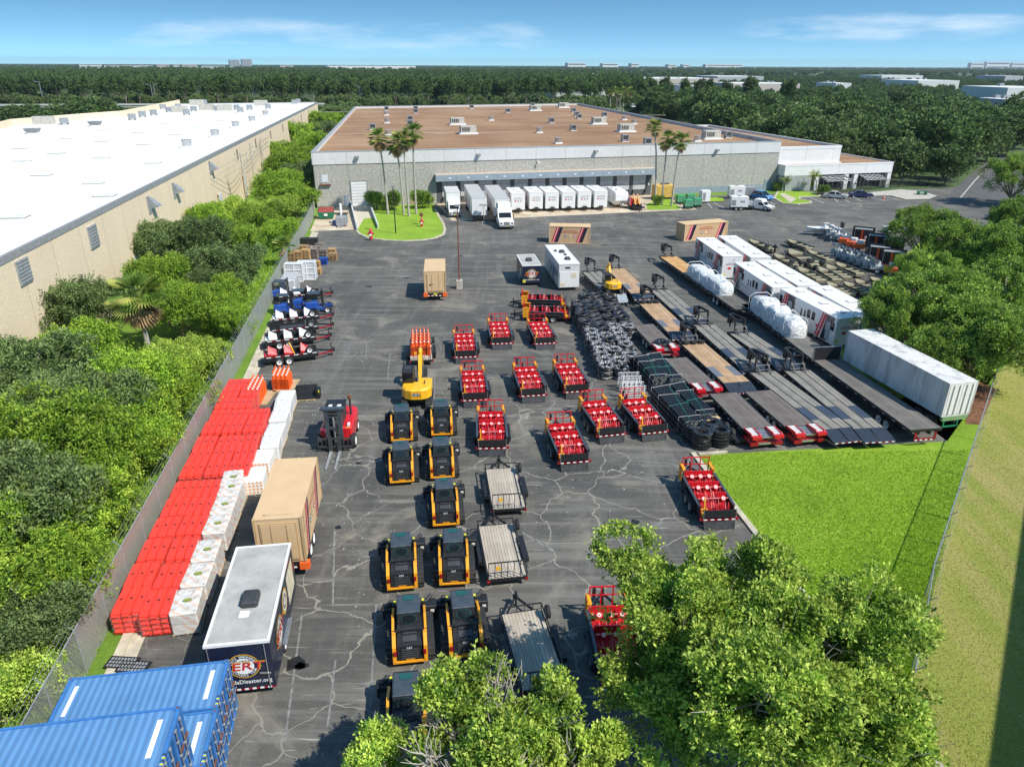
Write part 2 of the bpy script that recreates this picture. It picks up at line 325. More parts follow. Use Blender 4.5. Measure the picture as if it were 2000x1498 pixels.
def m_planks(name, a, b2, n, axis=0, gap=.05, grey=None, len_=.35):
    m, t, b = base_mat(name, .85)
    s = t.nodes.new('ShaderNodeSeparateXYZ'); t.links.new(t.nodes.new('ShaderNodeTexCoord').outputs['Object'], s.inputs[0])
    mu = nd(t, 'ShaderNodeMath', operation='MULTIPLY'); t.links.new(s.outputs[axis], mu.inputs[0]); mu.inputs[1].default_value = n
    fl = nd(t, 'ShaderNodeMath', operation='FLOOR'); t.links.new(mu.outputs[0], fl.inputs[0]); fr = nd(t, 'ShaderNodeMath', operation='FRACT'); t.links.new(mu.outputs[0], fr.inputs[0])
    wn = nd(t, 'ShaderNodeTexWhiteNoise', noise_dimensions='1D'); t.links.new(fl.outputs[0], wn.inputs['W'])
    c = ramp(t, wn.outputs[0], [(0, a), (1, b2)])
    sc = [9, 9, 9]; sc[1 - axis] = .5
    c = mixc(t, ramp(t, noise(t, 1, 5, .7, vec=scaled(t, sc)), [(.4, 0.), (.75, .6)]), c, tuple(x * .5 for x in a))
    c = mixc(t, ramp(t, noise(t, .9, 3), [(.45, 0.), (.7, .3)]), c, tuple(min(1, x * 1.35) for x in b2))
    c = mixc(t, ramp(t, fr.outputs[0], [(0, 1.), (gap, 1.), (gap + .01, 0.)], 'CONSTANT'), c, tuple(x * .22 for x in a))
    t.links.new(c, b.inputs['Base Color']); bump(t, b, noise(t, 1, 5, .7, vec=scaled(t, sc)), .3, .01); return m
PL_G = m_planks('grey_planks', (.20, .19, .165), (.30, .285, .25), 5.5); PL_O = m_planks('new_planks', (.50, .27, .10), (.66, .40, .17), 5.5)
PL_T = m_planks('tan_planks', (.40, .25, .14), (.52, .36, .22), 5.5); PL_D = m_planks('dark_planks', (.135, .115, .105), (.19, .165, .15), 7, gap=.16); PL_P = m_planks('pale_deck_boards', (.40, .34, .27), (.50, .44, .36), 6, gap=.08)
def struct(name, m, mat=None):
    o = m.build(name); o['kind'] = 'structure'; return o
# ---------------- ground sheets -----------------
m = M(); m.quad([(-9000, -200, 0), (9000, -200, 0), (9000, 14000, 0), (-9000, 14000, 0)], PLAIN); struct('ground', m)
def sheet(name, pts, z, mat, conv=True):
    m = M(); m.quad([(*(G(*p) if conv else p), z) for p in pts], mat); return struct(name, m)
fl0 = Vector(G(215, 1310)); fl1 = Vector(G(615, 445)); FD = (fl1 - fl0).normalized(); FN = Vector((-FD.y, FD.x))   # fence line; FN points left
def along(d, off=0): p = fl0 + FD * d + FN * off; return (p.x, p.y)
m = M(); m.quad([(-110, -20, .004), (60, -20, .004), (60, 175, .004), (-110, 175, .004)], SCRUB); struct('rough_grass_field', m)
kc = Vector(G(1353, 886)); kd = (Vector(G(1490, 1061)) - kc).normalized(); ke = kc + kd * 26
yard = [along(-32), along(0), along(104), G(700, 405), G(1000, 390), G(1300, 385), G(1760, 372), G(1960, 360), G(2100, 460), G(1800, 470), G(1640, 620), G(1620, 670), G(1690, 745), G(1850, 862), G(1365, 889), (ke.x, ke.y)]
m = M(); m.quad([(x, y, .012) for x, y in yard], ASPH); struct('asphalt_yard', m)
fr_pts = [G(1946, 728), G(1894, 893), G(1838, 1066), G(1806, 1165), G(1793, 1240), G(1766, 1380), G(1745, 1500)]
m = M(); LP = [G(1850, 862)] + fr_pts + [(ke.x, ke.y)]
for a, b in zip(LP, LP[1:]): m.quad([(kc.x, kc.y, .008), (*b, .008), (*a, .008)], GRASS)
LQ = [G(*p) for p in ((1946, 728), (2010, 560), (1800, 470), (1600, 560), (1600, 640), (1660, 745))]
for a, b in zip(LQ, LQ[1:]): m.quad([G(1850, 862) + (.008,), (*b, .008), (*a, .008)], GRASS)
struct('lawn', m)
m = M(); m.quad([(x, y, .016) for x, y in fr_pts] + [(10.2, 5, .016), (60, 5, .016), (95, 75, .016), G(1990, 700) + (.016,)], VERGE); struct('mown_verge', m)
m = M(); q = [G(1945, 760), G(1915, 830), G(1885, 828), G(1900, 740)]; m.quad([(x, y, .02) for x, y in q], mt('leaf_litter', (.22, .10, .05), .9, var=.5, scale=3)); struct('leaf_litter', m)
def kerb(name, pts, w, h=.13, mat=None, closed=False):
    m = M(); P = [Vector(p) for p in pts]; n = len(P); L = []; Rr = []
    for i in range(n):
        a = P[(i - 1) % n] if closed or i else P[i]; b = P[(i + 1) % n] if closed or i < n - 1 else P[i]
        d = (b - a).normalized(); nn = Vector((-d.y, d.x)) * w / 2; L.append(P[i] + nn); Rr.append(P[i] - nn)
    for i in range(n if closed else n - 1):
        j = (i + 1) % n; m.hexa([(*L[i], -.05), (*Rr[i], -.05), (*Rr[j], -.05), (*L[j], -.05), (*L[i], h), (*Rr[i], h), (*Rr[j], h), (*L[j], h)], mat or CONCL)
    return struct(name, m)
kerb('kerb', [along(-32, -.1), along(20, -.1), along(60, -.1), along(93, -.1)], .45); kerb('gutter', [along(-32, -.62), along(93, -.62)], .6, .03)
kerb('kerb', [(kc.x, kc.y), (ke.x, ke.y)], .35); kerb('kerb', [G(1365, 889), G(1420, 884)], .3)
# painted bay lines, worn
m = M(); LINE = mt('worn_white_line', (.21, .21, .20), .8, var=.6, scale=4, dirt=.8)
def line(m, a, b, w=.1, z=.018, mat=None):
    a, b = Vector(a), Vector(b); d = (b - a).normalized(); n = Vector((-d.y, d.x)) * w / 2
    m.quad([(*(a - n), z), (*(a + n), z), (*(b + n), z), (*(b - n), z)], mat or LINE)
for p, q in (((650, 1180), (654, 1030)), ((640, 1420), (655, 1290)), ((716, 1498), (735, 1180)), ((556, 1450), (590, 1200)), ((847, 800), (849, 738)), ((757, 742), (762, 690)), ((852, 660), (862, 682)), ((1020, 1040), (1085, 1080)), ((715, 700), (716, 665))): line(m, G(*p), G(*q), .1)
LN2 = mt('white_line', (.6, .6, .58), .8, var=.2)
for p, q in (((1380, 395), (1391, 407)), ((1395, 397), (1415, 407)), ((1430, 395), (1448, 404)), ((1500, 393), (1514, 400)), ((1583, 387), (1609, 397)), ((1625, 385), (1637, 395)), ((1648, 390), (1658, 395)), ((1700, 385), (1731, 393)), ((1728, 385), (1756, 391)), ((1668, 386), (1682, 393))): line(m, G(*p), G(*q), .14, mat=LN2)
struct('painted_lines', m)
# ---------------- wall frames -----------------
class WF:
    def __init__(s, a, b):
        s.a = Vector(a); s.b = Vector(b); s.u = (s.b - s.a).normalized(); s.L = (s.b - s.a).length; s.n = Vector((s.u.y, -s.u.x)); s.rz = math.atan2(s.u.y, s.u.x)
    def hit(s, px, py):
        v = ray(px, py); d = Vector((v[0], v[1])); t = s.a.dot(s.n) / d.dot(s.n); p = d * t; return ((p - s.a).dot(s.u), CH + v[2] * t)
    def loc(s, x, y):   # world to local (local y = into the building)
        p = Vector((x, y)) - s.a; return (p.dot(s.u), -p.dot(s.n))
def HT(bx, by, ty, tx=None):
    g = G(bx, by); v = ray(tx if tx is not None else bx, ty); return CH + v[2] * g[1] / v[1]
# ---- brown-roofed warehouse ----
FW = WF((-36.9, 137.2), (57.3, 161.2)); LC = FW.L
bk = [FW.loc(27.4, 322), FW.loc(-59.7, 290)]
wh = T('warehouse', 'big pebble-concrete warehouse with white parapet band and brown flat roof', 'warehouse', (FW.a.x, FW.a.y), FW.rz)
foot = [(0, 0), (LC, 0), bk[0], bk[1]]
def inset(poly, d):
    n = len(poly); res = []
    for i in range(n):
        p, a, b = Vector(poly[i]), Vector(poly[i - 1]), Vector(poly[(i + 1) % n]); e1 = (p - a).normalized(); e2 = (b - p).normalized()
        n1 = Vector((-e1.y, e1.x)); n2 = Vector((-e2.y, e2.x)); q = (n1 + n2); q = q / max(.2, q.dot(n1)) if q.length else n1; res.append(tuple(p + q * d))
    return res
def ringwall(m, poly, d, z0, z1, mat):
    i_ = inset(poly, d); n = len(poly)
    for k in range(n):
        j = (k + 1) % n; m.hexa([(*poly[k], z0), (*poly[j], z0), (*i_[j], z0), (*i_[k], z0), (*poly[k], z1), (*poly[j], z1), (*i_[j], z1), (*i_[k], z1)], mat)
m = M(); m.prism(foot, 0, 7.9, AGG); m.build('wall', wh)
m = M(); ringwall(m, inset(foot, -.12), .5, 7.9, 10.1, BAND); m.build('parapet', wh)
m = M(); ringwall(m, inset(foot, -.17), .6, 10.1, 10.22, mt('parapet_cap', (.45, .46, .47), .5, .3)); m.build('parapet_cap', wh)
m = M(); m.prism(inset(foot, .37), 7.9, 9.45, BROOF); m.build('roof', wh)
def wbox(W_, m, p0, p1, d0, d1, mat):   # box on the wall between two photo corners
    x0, z1 = W_.hit(*p0); x1, z0 = W_.hit(*p1); m.box(x0, x1, -d1, -d0, z0, z1, mat); return x0, x1, z0, z1
m = M(); x0, x1, z0, z1 = wbox(FW, m, (685, 355), (719, 401), 0, .07, WHITE)
for k in range(8): m.box(x0, x1, -.09, -.07, z0 + (z1 - z0) * k / 8, z0 + (z1 - z0) * k / 8 + .05, GREY)
m.build('roller_door', wh); RD = (x0, x1, z0)
m = M(); m.box(x0 - .15, x0, -.12, 0, z0, z1 + .15, GREY); m.box(x1, x1 + .15, -.12, 0, z0, z1 + .15, GREY); m.box(x0, x1, -.12, 0, z1, z1 + .15, GREY); m.build('door_frame', wh)
m = M(); wbox(FW, m, (672, 381), (683, 403), 0, .08, mt('blue_grey_door', (.25, .31, .36), .5)); m.build('door', wh)
m = M(); x0, x1, z0, z1 = wbox(FW, m, (627, 342), (641, 356), 0, .06, mt('pale_panel', (.62, .66, .70), .4)); m.build('wall_panel', wh)
m = M(); m.box(x0 - .4, x1 + .5, -.5, 0, z0 - .5, z0 - .35, RUST); m.box(x0 - .2, x0, -.45, 0, z0 - .35, z0 - .05, GREY); m.build('wall_shelf', wh)
for p in ((697, 306), (934, 302), (1163, 295), (1400, 293)):
    x, z = FW.hit(*p); m = M(); m.box(x - .35, x + .35, -.75, -.12, z - .25, z + .15, GREY); m.build('wall_lamp', wh)
for p in ((1050, 317), (1265, 360)):
    x, z = FW.hit(*p); m = M(); m.box(x - .1, x + .1, -.6, 0, z + .1, z + .2, WHITE); m.cyl((x, -.55, z + .1), (x, -.55, z - .15), .17, WHITE); m.build('wall_camera', wh)
# dock canopy and doors
x0, _ = FW.hit(849, 352); x1, zc = FW.hit(1276, 340); DX0, DX1 = x0, x1
def m_corr(name, col, per=4, axis=0, s=.5):
    m, t, b = base_mat(name, .5); c = ramp(t, noise(t, .8, 4), [(.3, tuple(v * .8 for v in col)), (.7, col)])
    w = nd(t, 'ShaderNodeTexWave', bands_direction='XYZ'[axis], Scale=per); t.links.new(t.nodes.new('ShaderNodeTexCoord').outputs['Object'], w.inputs['Vector'])
    c = mixc(t, ramp(t, w.outputs['Fac'], [(.0, s), (.35, 0.)]), c, tuple(v * .6 for v in col)); t.links.new(c, b.inputs['Base Color']); bump(t, b, w.outputs['Fac'], .5, .03); return m
m = M(); m.box(x0, x1, -1.5, 0, 5.5, 5.62, mt('canopy_top', (.55, .46, .38), .8)); m.box(x0, x1, -1.5, -1.44, 4.35, 5.5, m_corr('canopy_fascia', (.33, .40, .46), 1.2)); m.box(x0, x0 + .08, -1.44, 0, 4.35, 5.5, m_corr('canopy_side', (.33, .40, .46), 1.2, 1))
m.box(x1 - .08, x1, -1.44, 0, 4.35, 5.5, m_corr('canopy_side2', (.33, .40, .46), 1.2, 1)); m.box(x0 + .08, x1 - .08, -1.44, 0, 4.9, 4.96, DARK); m.build('canopy', wh)
dwall = mt('dock_grey', (.10, .105, .11), .8)
m = M(); m.box(x0 + .3, x1 - .3, -.04, 0, 0.05, 5.4, dwall); m.build('dock_wall', wh)
dk = []
for i in range(12):
    xa = x0 + 1.4 + i * (x1 - x0 - 2.2) / 12
    m = M(); m.box(xa, xa + 2.75, -.1, -.04, 1.25, 4.3, mt('dock_door_grey', (.52, .53, .54), .6)); m.box(xa, xa + 2.75, -.12, -.1, 2.3, 2.34, DARK); m.box(xa, xa + 2.75, -.12, -.1, 3.3, 3.34, DARK); m.build('dock_door', wh)
    m = M(); m.box(xa - .1, xa + .1, -.45, -.1, .5, 1.2, RUB); m.build('dock_bumper', wh); m = M(); m.box(xa + 2.6, xa + 2.8, -.45, -.1, .5, 1.2, RUB); m.build('dock_bumper', wh)
    m = M(); xm = xa + 1.3; m.box(xm - .25, xm + .25, -1.56, -1.5, 4.75, 5.1, mt('dock_number_plate', (.6, .66, .72), .5)); m.build('number_plate', wh)
x, z = FW.hit(1500, 352); m = M(); m.box(x - .8, x + .5, -.1, 0, 0, 2.3, mt('blue_grey_door', (.25, .31, .36), .5)); m.build('door', wh)
x2, _ = FW.hit(1290, 372); m = M(); m.box(x2, LC, -.05, 0, 0, 1.3, mt('blue_wall_base', (.26, .32, .38), .7)); m.build('wall_base', wh)
m = M(); xa, _ = FW.hit(793, 410); xb, _ = FW.hit(880, 402)
m.box(xa - 3, xa - 1.8, -.03, 0, 0.1, 2.5, mt('rust_stain', (.42, .19, .09), .9, var=.5, scale=1.4)); m.build('rust_stain', wh); m = M(); m.box(xa + 1, xa + 4.5, -.03, 0, .1, 1.6, mt('rust_stain2', (.46, .30, .2), .9, var=.4, scale=1)); m.build('rust_stain', wh)
# dock apron, ramp and slabs
def FWp(x, y): p = FW.a + FW.u * x - FW.n * y; return (p.x, p.y)
def fsheet(name, x0, x1, y0, y1, z, mat): m = M(); m.quad([(*FWp(x0, y0), z), (*FWp(x1, y0), z), (*FWp(x1, y1), z), (*FWp(x0, y1), z)], mat); return struct(name, m)
def m_apron():
    m, t, b = base_mat('apron_concrete', .85)
    c = ramp(t, noise(t, .15, 6, .65), [(.3, (.48, .40, .29)), (.6, (.62, .53, .40))]); c = mixc(t, ramp(t, noise(t, .35, 4, .6), [(.45, 0.), (.7, .6)]), c, (.33, .15, .07))
    c = mixc(t, ramp(t, noise(t, .5, 5, .7), [(.5, 0.), (.75, .55)]), c, (.12, .11, .10)); t.links.new(c, b.inputs['Base Color']); return m
APR = m_apron()
fsheet('dock_apron', DX0 + .2, DX1 + 1.5, -17.5, -.05, .018, APR)
m = M()
for i in range(13):
    xa = DX0 + 1 + i * (DX1 - DX0 - 1) / 12; line(m, FWp(xa, -17), FWp(xa, -2), .12, .024, mt('faded_yellow_line', (.62, .40, .16), .8, var=.4))
struct('dock_lines', m)
a0 = G(612, 458); a1 = G(681, 453)
m = M(); m.quad([G(606, 452) + (.018,), G(697, 449) + (.018,), FWp(RD[0] - .5, -.1) + (.018,), FWp(.5, -.1) + (.018,)], APR); struct('ramp_slab', m)
rp = T('loading_ramp', 'pale concrete ramp climbing to the white roller door', 'ramp', (FW.a.x, FW.a.y), FW.rz)
rx0, rx1, rz0 = RD[0] - .2, RD[1] + .1, RD[2]
ry = FW.loc(*G(697, 449))[1]
m = M(); m.add([(rx0, ry, .02), (rx1, ry, .02), (rx1, -.1, rz0), (rx0, -.1, rz0), (rx0, -.1, 0), (rx1, -.1, 0)], [(0, 1, 2, 3), (0, 3, 4), (1, 5, 2)], mt('ramp_concrete', (.55, .49, .38), .85, var=.12)); m.build('slab', rp)
for xx in (rx0 - .22, rx1 + .02):
    m = M(); m.add([(xx, ry - .2, 0), (xx + .2, ry - .2, 0), (xx + .2, -.05, 0), (xx, -.05, 0), (xx, ry - .2, .75), (xx + .2, ry - .2, .75), (xx + .2, -.05, rz0 + .9), (xx, -.05, rz0 + .9)], [(0, 3, 2, 1), (4, 5, 6, 7), (0, 1, 5, 4), (1, 2, 6, 5), (2, 3, 7, 6), (3, 0, 4, 7)], mt('ramp_side_wall', (.60, .63, .64), .7)); m.build('side_wall', rp)
# front lawn island with kerb
isl = [(697, 452), (704, 459), (720, 466), (750, 470), (790, 472), (825, 470), (850, 466), (866, 459), (869, 450), (866, 438), (858, 425), (851, 412), (846, 409)]
IW = [G(*p) for p in isl] + [FWp(DX0 - .3, -.4), FWp(RD[1] + .6, -.4)]
m = M(); m.quad([(x, y, .10) for x, y in IW], GRASS); struct('lawn_island', m); kerb('kerb', [G(*p) for p in isl], .4, .14)
i2 = [(1260, 402), (1262, 411), (1290, 412), (1326, 411), (1331, 407), (1320, 400)]
m = M(); m.quad([G(*p) + (.1,) for p in i2] + [FWp(FW.hit(1300, 380)[0], -.6) + (.1,)], GRASS); struct('lawn_island', m); kerb('kerb', [G(*p) for p in i2], .35, .14)
i3 = [(1512, 388), (1530, 398), (1557, 400), (1584, 397), (1583, 394), (1561, 390), (1562, 386), (1601, 384), (1601, 380), (1560, 373), (1520, 374)]
m = M(); m.quad([G(*p) + (.1,) for p in i3], GRASS); struct('lawn_island', m); kerb('kerb', [G(*p) for p in i3], .4, .14, closed=True)
m = M(); m.quad([G(*p) + (.13,) for p in ((1522, 380), (1532, 379), (1556, 390), (1545, 397), (1541, 396))], CONCL); struct('path', m)
m = M(); m.quad([G(*p) + (.1,) for p in ((1383, 387), (1412, 386), (1414, 394), (1385, 395))], GRASS); struct('lawn_island', m)
m = M(); m.quad([G(*p) + (.1,) for p in ((1605, 386), (1640, 383), (1758, 371), (1800, 374), (1830, 384), (1815, 390), (1770, 391), (1740, 383))], CONC); struct('pavement', m)
# ---- office wing ----
r1 = G(1519, 372); r2 = FW.u
ow = T('office_wing', 'white two-level office wing at the right end of the brown-roofed warehouse', 'building', (FW.b.x, FW.b.y), FW.rz)
x1, _ = FW.hit(1636, 293); x2, _ = FW.hit(1719, 325)
X1, X2 = 15.5, 27.5
Y0 = -1.0
m = M(); m.prism([(.2, Y0 + 1.2), (X1, Y0 + 1.2), (X1, 60), (.2, 60)], 0, 8.4, OFFW); m.build('upper_wall', ow)
fp = [(.2, Y0 + 1.2), (X1, Y0 + 1.2), (X1, 60), (.2, 60)]
m = M(); ringwall(m, inset(fp, -.05), .4, 8.4, 9.0, OFFW); m.build('parapet', ow); m = M(); m.prism(inset(fp, .36), 8.4, 8.5, BROOF); m.build('roof', ow)
fq = [(.3, -2.6), (X2, -2.6), (X2, 40), (X1 + .05, 40), (X1 + .05, Y0 + 1.1), (.3, Y0 + 1.1)]
m = M(); m.prism(fq, 3.3, 5.2, OFFW); m.build('fascia', ow); m = M(); ringwall(m, inset(fq, -.04), .35, 5.2, 5.5, OFFW); m.build('low_parapet', ow); m = M(); m.prism(inset(fq, .33), 5.2, 5.26, BROOF); m.build('low_roof', ow)
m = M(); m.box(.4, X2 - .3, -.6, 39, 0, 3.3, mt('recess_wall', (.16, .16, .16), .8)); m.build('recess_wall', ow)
m = M(); m.box(.3, 7.2, -2.6, -.6, 0, 3.3, mt('grey_panel', (.33, .35, .35), .7)); m.build('grey_panel', ow)
for xa in (8.2, 15.6, 18.0, 26.6):
    m = M(); m.box(xa, xa + .95, -2.5, -1.6, 0, 3.3, OFFW); m.build('column', ow)
for xa, xb in ((9.4, 15.3), (16.8, 17.8), (19.2, 26.4)):
    m = M(); m.box(xa, xb, -.7, -.6, .3, 3.1, GLASS); f = m.build('window', ow); m = M()
    k = int((xb - xa) / 1.2) + 1
    for i in range(k + 1): x = xa + (xb - xa) * i / k; m.box(x - .05, x + .05, -.78, -.7, .3, 3.1, SILV)
    m.build('frame', f)
for xa, xb in ((9.4, 15.2), (19.3, 24)):
    m = M()
    for i in range(5): m.bar((xa + (xb - xa) * i / 4, -2.6, 3.0), (xa + (xb - xa) * i / 4 + .4, -5.2, 2.2), .12, .3, SILV)
    for k in range(4): m.bar((xa, -2.8 - k * .7, 2.9 - k * .22), (xb + .4, -2.8 - k * .7, 2.9 - k * .22), .1, .1, WHITE)
    m.build('sun_trellis', ow)
# ---- white-roofed warehouse ----
eA = Vector(G(0, 505, 10.9)); eB = Vector(G(620, 200, 10.9)); ed = (eB - eA).normalized(); eA2 = eA - ed * 40
WW = WF(eA2, eB); WL = WW.L
ww = T('warehouse', 'long cream pebble-walled warehouse with a bright white flat roof', 'warehouse', (eA2.x, eA2.y), WW.rz)
n_ = -WW.n
fpt = [WW.loc(*p) for p in (tuple(eA2), tuple(eB), G(350, 203, 10.9), G(238, 227, 10.9), G(160, 233, 10.9), G(22, 245, 10.9), G(-40, 262, 10.9), (-150, 40))]
m = M(); m.prism(fpt, 0, 10.4, AGGC); m.build('wall', ww); m = M(); m.prism(inset(fpt, .3), 10.4, 10.72, WROOF); m.build('roof', ww)
m = M(); ringwall(m, inset(fpt, -.06), .36, 10.4, 10.95, GREY); m.build('roof_edge', ww)
m = M()
for a, b in ((2, 3), (3, 4), (4, 5), (5, 6)):
    p, q = Vector(fpt[a]), Vector(fpt[b]); d = (q - p).normalized(); nn = Vector((-d.y, d.x)) * .4
    m.hexa([(*p, 10.5), (*q, 10.5), (*(q + nn), 10.5), (*(p + nn), 10.5), (*p, 12.3), (*q, 12.3), (*(q + nn), 12.3), (*(p + nn), 12.3)], AGGC)
m.build('far_parapet', ww)
for px, py, w, h in ((45, 530, 2.1, 2.0), (181, 462, 2.2, 2.2)):
    x, z = WW.hit(px, py); m = M(); m.box(x - w / 2, x + w / 2, -.15, 0, z - h / 2, z + h / 2, GALV)
    for k in range(7): m.box(x - w / 2 + .1, x + w / 2 - .1, -.2, -.15, z - h / 2 + .15 + k * h / 7, z - h / 2 + .2 + k * h / 7, GREY)
    m.build('louvre', ww)
for px, py in ((293, 400), (341, 372), (411, 328)):
    x, z = WW.hit(px, py); m = M(); m.box(x - 1.0, x - .1, -.12, 0, z - 1.0, z + 1.1, GREY)
    m.add([(x - .1, 0, z + .8), (x + 1.1, 0, z + .8), (x + 1.1, -1.1, z - .3), (x - .1, -1.1, z - .3), (x - .1, 0, z - .5), (x + 1.1, 0, z - .5)], [(0, 3, 2, 1), (0, 4, 3), (1, 2, 5), (4, 5, 2, 3)], GALV); m.build('vent_hood', ww)
for px, py in ((463, 302), (499, 280), (528, 263), (552, 250), (572, 239), (588, 230), (603, 221)):
    x, z = WW.hit(px, py); m = M(); m.box(x - .5, x + .5, -.1, 0, z - .9, z + .9, mt('brown_vent', (.22, .19, .15), .7)); m.build('wall_vent', ww)
for px, py in ((361, 418), (428, 380), (476, 345), (512, 320), (538, 300), (560, 282), (263, 490)):
    x, z = WW.hit(px, py); m = M(); m.box(x - 1.5, x + 1.5, -.1, 0, 0.2, 4.2, mt('pale_door', (.60, .62, .66), .6)); m.box(x - 1.6, x - 1.5, -.2, 0, .2, 4.3, RUST); m.build('door', ww)
m = M(); a_ = Vector(G(440, 420)); b_ = Vector(G(600, 250)); nn = WW.n * 4; m.quad([(*(a_ - ed * 20 - nn * .5), .03), (*(a_ - ed * 20 + nn * .4), .03), (*(b_ + nn * .4), .03), (*(b_ - nn * .5), .03)], mt('bare_soil', (.40, .30, .20), .9, var=.3, scale=.6)); struct('dirt_strip', m)
# ---- the building off to the right whose shadow falls on the verge ----
sh0 = G(1985, 1095); sh1 = G(1928, 1498); Hs = 14.0
off = Vector((SUNV.x, SUNV.y)) / SUNV.z * Hs
pa = Vector(sh0) + off; pb = Vector(sh1) + off; dd = (pa - pb).normalized(); nn = Vector((dd.y, -dd.x))
p1 = pa + dd * 7; p2 = pb - dd * 25
bo = T('warehouse', 'tall cream building beyond the mown verge, seen only as a shadow at the right edge', 'warehouse', (p2.x, p2.y), math.atan2(dd.y, dd.x)); LL = (p1 - p2).length
m = M(); m.box(0, LL, -40, 0, 0, Hs - .5, AGGC); m.build('wall', bo); m = M(); ringwall(m, [(0, -40), (LL, -40), (LL, 0), (0, 0)], .4, Hs - .5, Hs, GREY); m.build('parapet', bo)
# ================= vehicles and machines =================
def stripes(m, x0, x1, y, z, n, h, ax='x', s=1):     # red and white reflective tape
    for i in range(n):
        a = x0 + (x1 - x0) * i / n; b = x0 + (x1 - x0) * (i + 1) / n; mat = DRED if i % 2 else WTXT
        if ax == 'x': m.box(a, b, y - .006, y + .006, z, z + h, mat)
        else: m.box(y - .006, y + .006, a, b, z, z + h, mat)
def skid():
    t = T('skid_steer', '', 'track loader')
    for s in (-1, 1):
        m = M(); n = 22; prof = []
        for k in range(9): a = math.radians(90 + 180 * k / 8); prof.append((-1.15 + .38 * math.cos(a), .38 + .38 * math.sin(a)))
        for k in range(9): a = math.radians(-90 + 180 * k / 8); prof.append((1.0 + .30 * math.cos(a), .36 + .36 * math.sin(a)))
        x0, x1 = sorted((s * .68, s * 1.12)); m.prism(prof, x0, x1, RUB, 'x')
        for k in range(18): m.box(x0, x1, -1.15 + k * .125, -1.09 + k * .125, .74, .775, DARK)
        for k in range(5): a = math.radians(100 + 34 * k); m.obx = None; c = (-1.15 + .39 * math.cos(a), .38 + .39 * math.sin(a)); m.box(x0, x1, c[0] - .03, c[0] + .03, c[1] - .03, c[1] + .03, DARK)
        m.build('track', t)
    m = M(); m.box(-.62, .62, -1.5, 1.1, .3, .85, BLACK); m.build('chassis', t)
    m = M(); m.add([(-.57, -1.75, .45), (.57, -1.75, .45), (.57, -1.62, 1.15), (-.57, -1.62, 1.15), (-.55, -.45, 1.45), (.55, -.45, 1.45), (-.55, -.45, .8), (.55, -.45, .8)], [(0, 1, 2, 3), (3, 2, 5, 4), (0, 3, 4, 6), (1, 7, 5, 2), (4, 5, 7, 6)], BLACK)
    h = m.build('engine_hood', t)
    m = M()
    for k in range(5): z = .55 + k * .1; m.box(-.38, .38, -1.775 + .19 * (z - .45) - .02, -1.75 + .19 * (z - .45) + .02, z, z + .045, DARK)
    for a, b in ((-1.45, -1.15), (-1.05, -.8)): m.add([(-.32, a, 1.2 + (a + 1.62) * .256), (.32, a, 1.2 + (a + 1.62) * .256), (.32, b, 1.2 + (b + 1.62) * .256), (-.32, b, 1.2 + (b + 1.62) * .256)], [(0, 1, 2, 3)], DARK)
    m.build('grille', h)
    m = M(); zz = 1.13; yd = Vector((0, .19, .98)); oo = (0, -1.632, 1.07)
    disc(m, (.02, -1.636, 1.06), (1, 0, 0), yd, .17, BLACK, off=.012, ry=.07); text(m, 'CAT', (-.02, -1.64, 1.06), (1, 0, 0), yd, .13, WTXT, off=.03)
    m.box(-.2, .2, -1.77, -1.755, .47, .53, YEL); m.build('logo', h)
    m = M(); m.box(-.78, .78, -1.82, -1.6, .34, .42, YEL); m.build('rear_bumper', t)
    for s in (-1, 1):
        x0, x1 = sorted((s * .62, s * .78)); m = M()
        m.prism([(-1.82, .44), (-1.35, .44), (-.95, .9), (-1.0, 1.45), (-1.25, 1.5), (-1.74, 1.2)], x0, x1, YEL, 'x'); b = m.build('rear_fender', t)
        m = M(); m.box(s * .66 - .06, s * .66 + .06, -1.83, -1.74, .8, 1.02, DRED); m.build('tail_light', b)
        m = M(); m.tube([(s * .72, -1.1, 1.38), (s * .72, -.2, 1.5), (s * .72, .75, 1.12), (s * .72, 1.25, .65)], .085, BLACK, 6)
        m.prism([(-1.15, 1.3), (-1.05, 1.5), (-.1, 1.62), (.85, 1.25), (.8, 1.08), (-.1, 1.4)], *sorted((s * .68, s * .79)), YEL, 'x'); m.build('lift_arm', t)
    m = M(); m.bar((-.8, -.98, 1.47), (.8, -.98, 1.47), .07, .08, BLACK); m.build('cross_bar', t)
    m = M(); m.prism([(-.45, .85), (-.55, 1.45), (-.35, 1.98), (.75, 2.0), (.95, 1.9), (1.0, .85)], -.52, .52, BLACK, 'x'); m.add([(-.49, -.36, 1.985), (.49, -.36, 1.985), (.49, .74, 2.03), (-.49, .74, 2.03), (-.54, -.40, 1.95), (.54, -.40, 1.95), (.54, .80, 1.99), (-.54, .80, 1.99)], [(0, 1, 2, 3), (4, 5, 1, 0), (5, 6, 2, 1), (6, 7, 3, 2), (7, 4, 0, 3)], CABG)
    c = m.build('cab', t)
    m = M(); m.add([(-.24, .42, 2.036), (.24, .42, 2.036), (.29, .70, 2.048), (-.29, .70, 2.048), (-.18, .36, 2.034), (.18, .36, 2.034)], [(0, 4, 5, 1), (0, 1, 2, 3)], TEAL); m.build('skylight', c)
    m = M(); yd = Vector((0, .55, 1.45)).normalized(); disc(m, (0, -.475, 1.68), (1, 0, 0), Vector((0, .2, .53)), .33, GLASS, off=.02, ry=.2); disc(m, (0, -.475, 1.68), (1, 0, 0), Vector((0, .2, .53)), .36, TEAL, off=.03, ry=.23, ri=.33); m.build('rear_window', c)
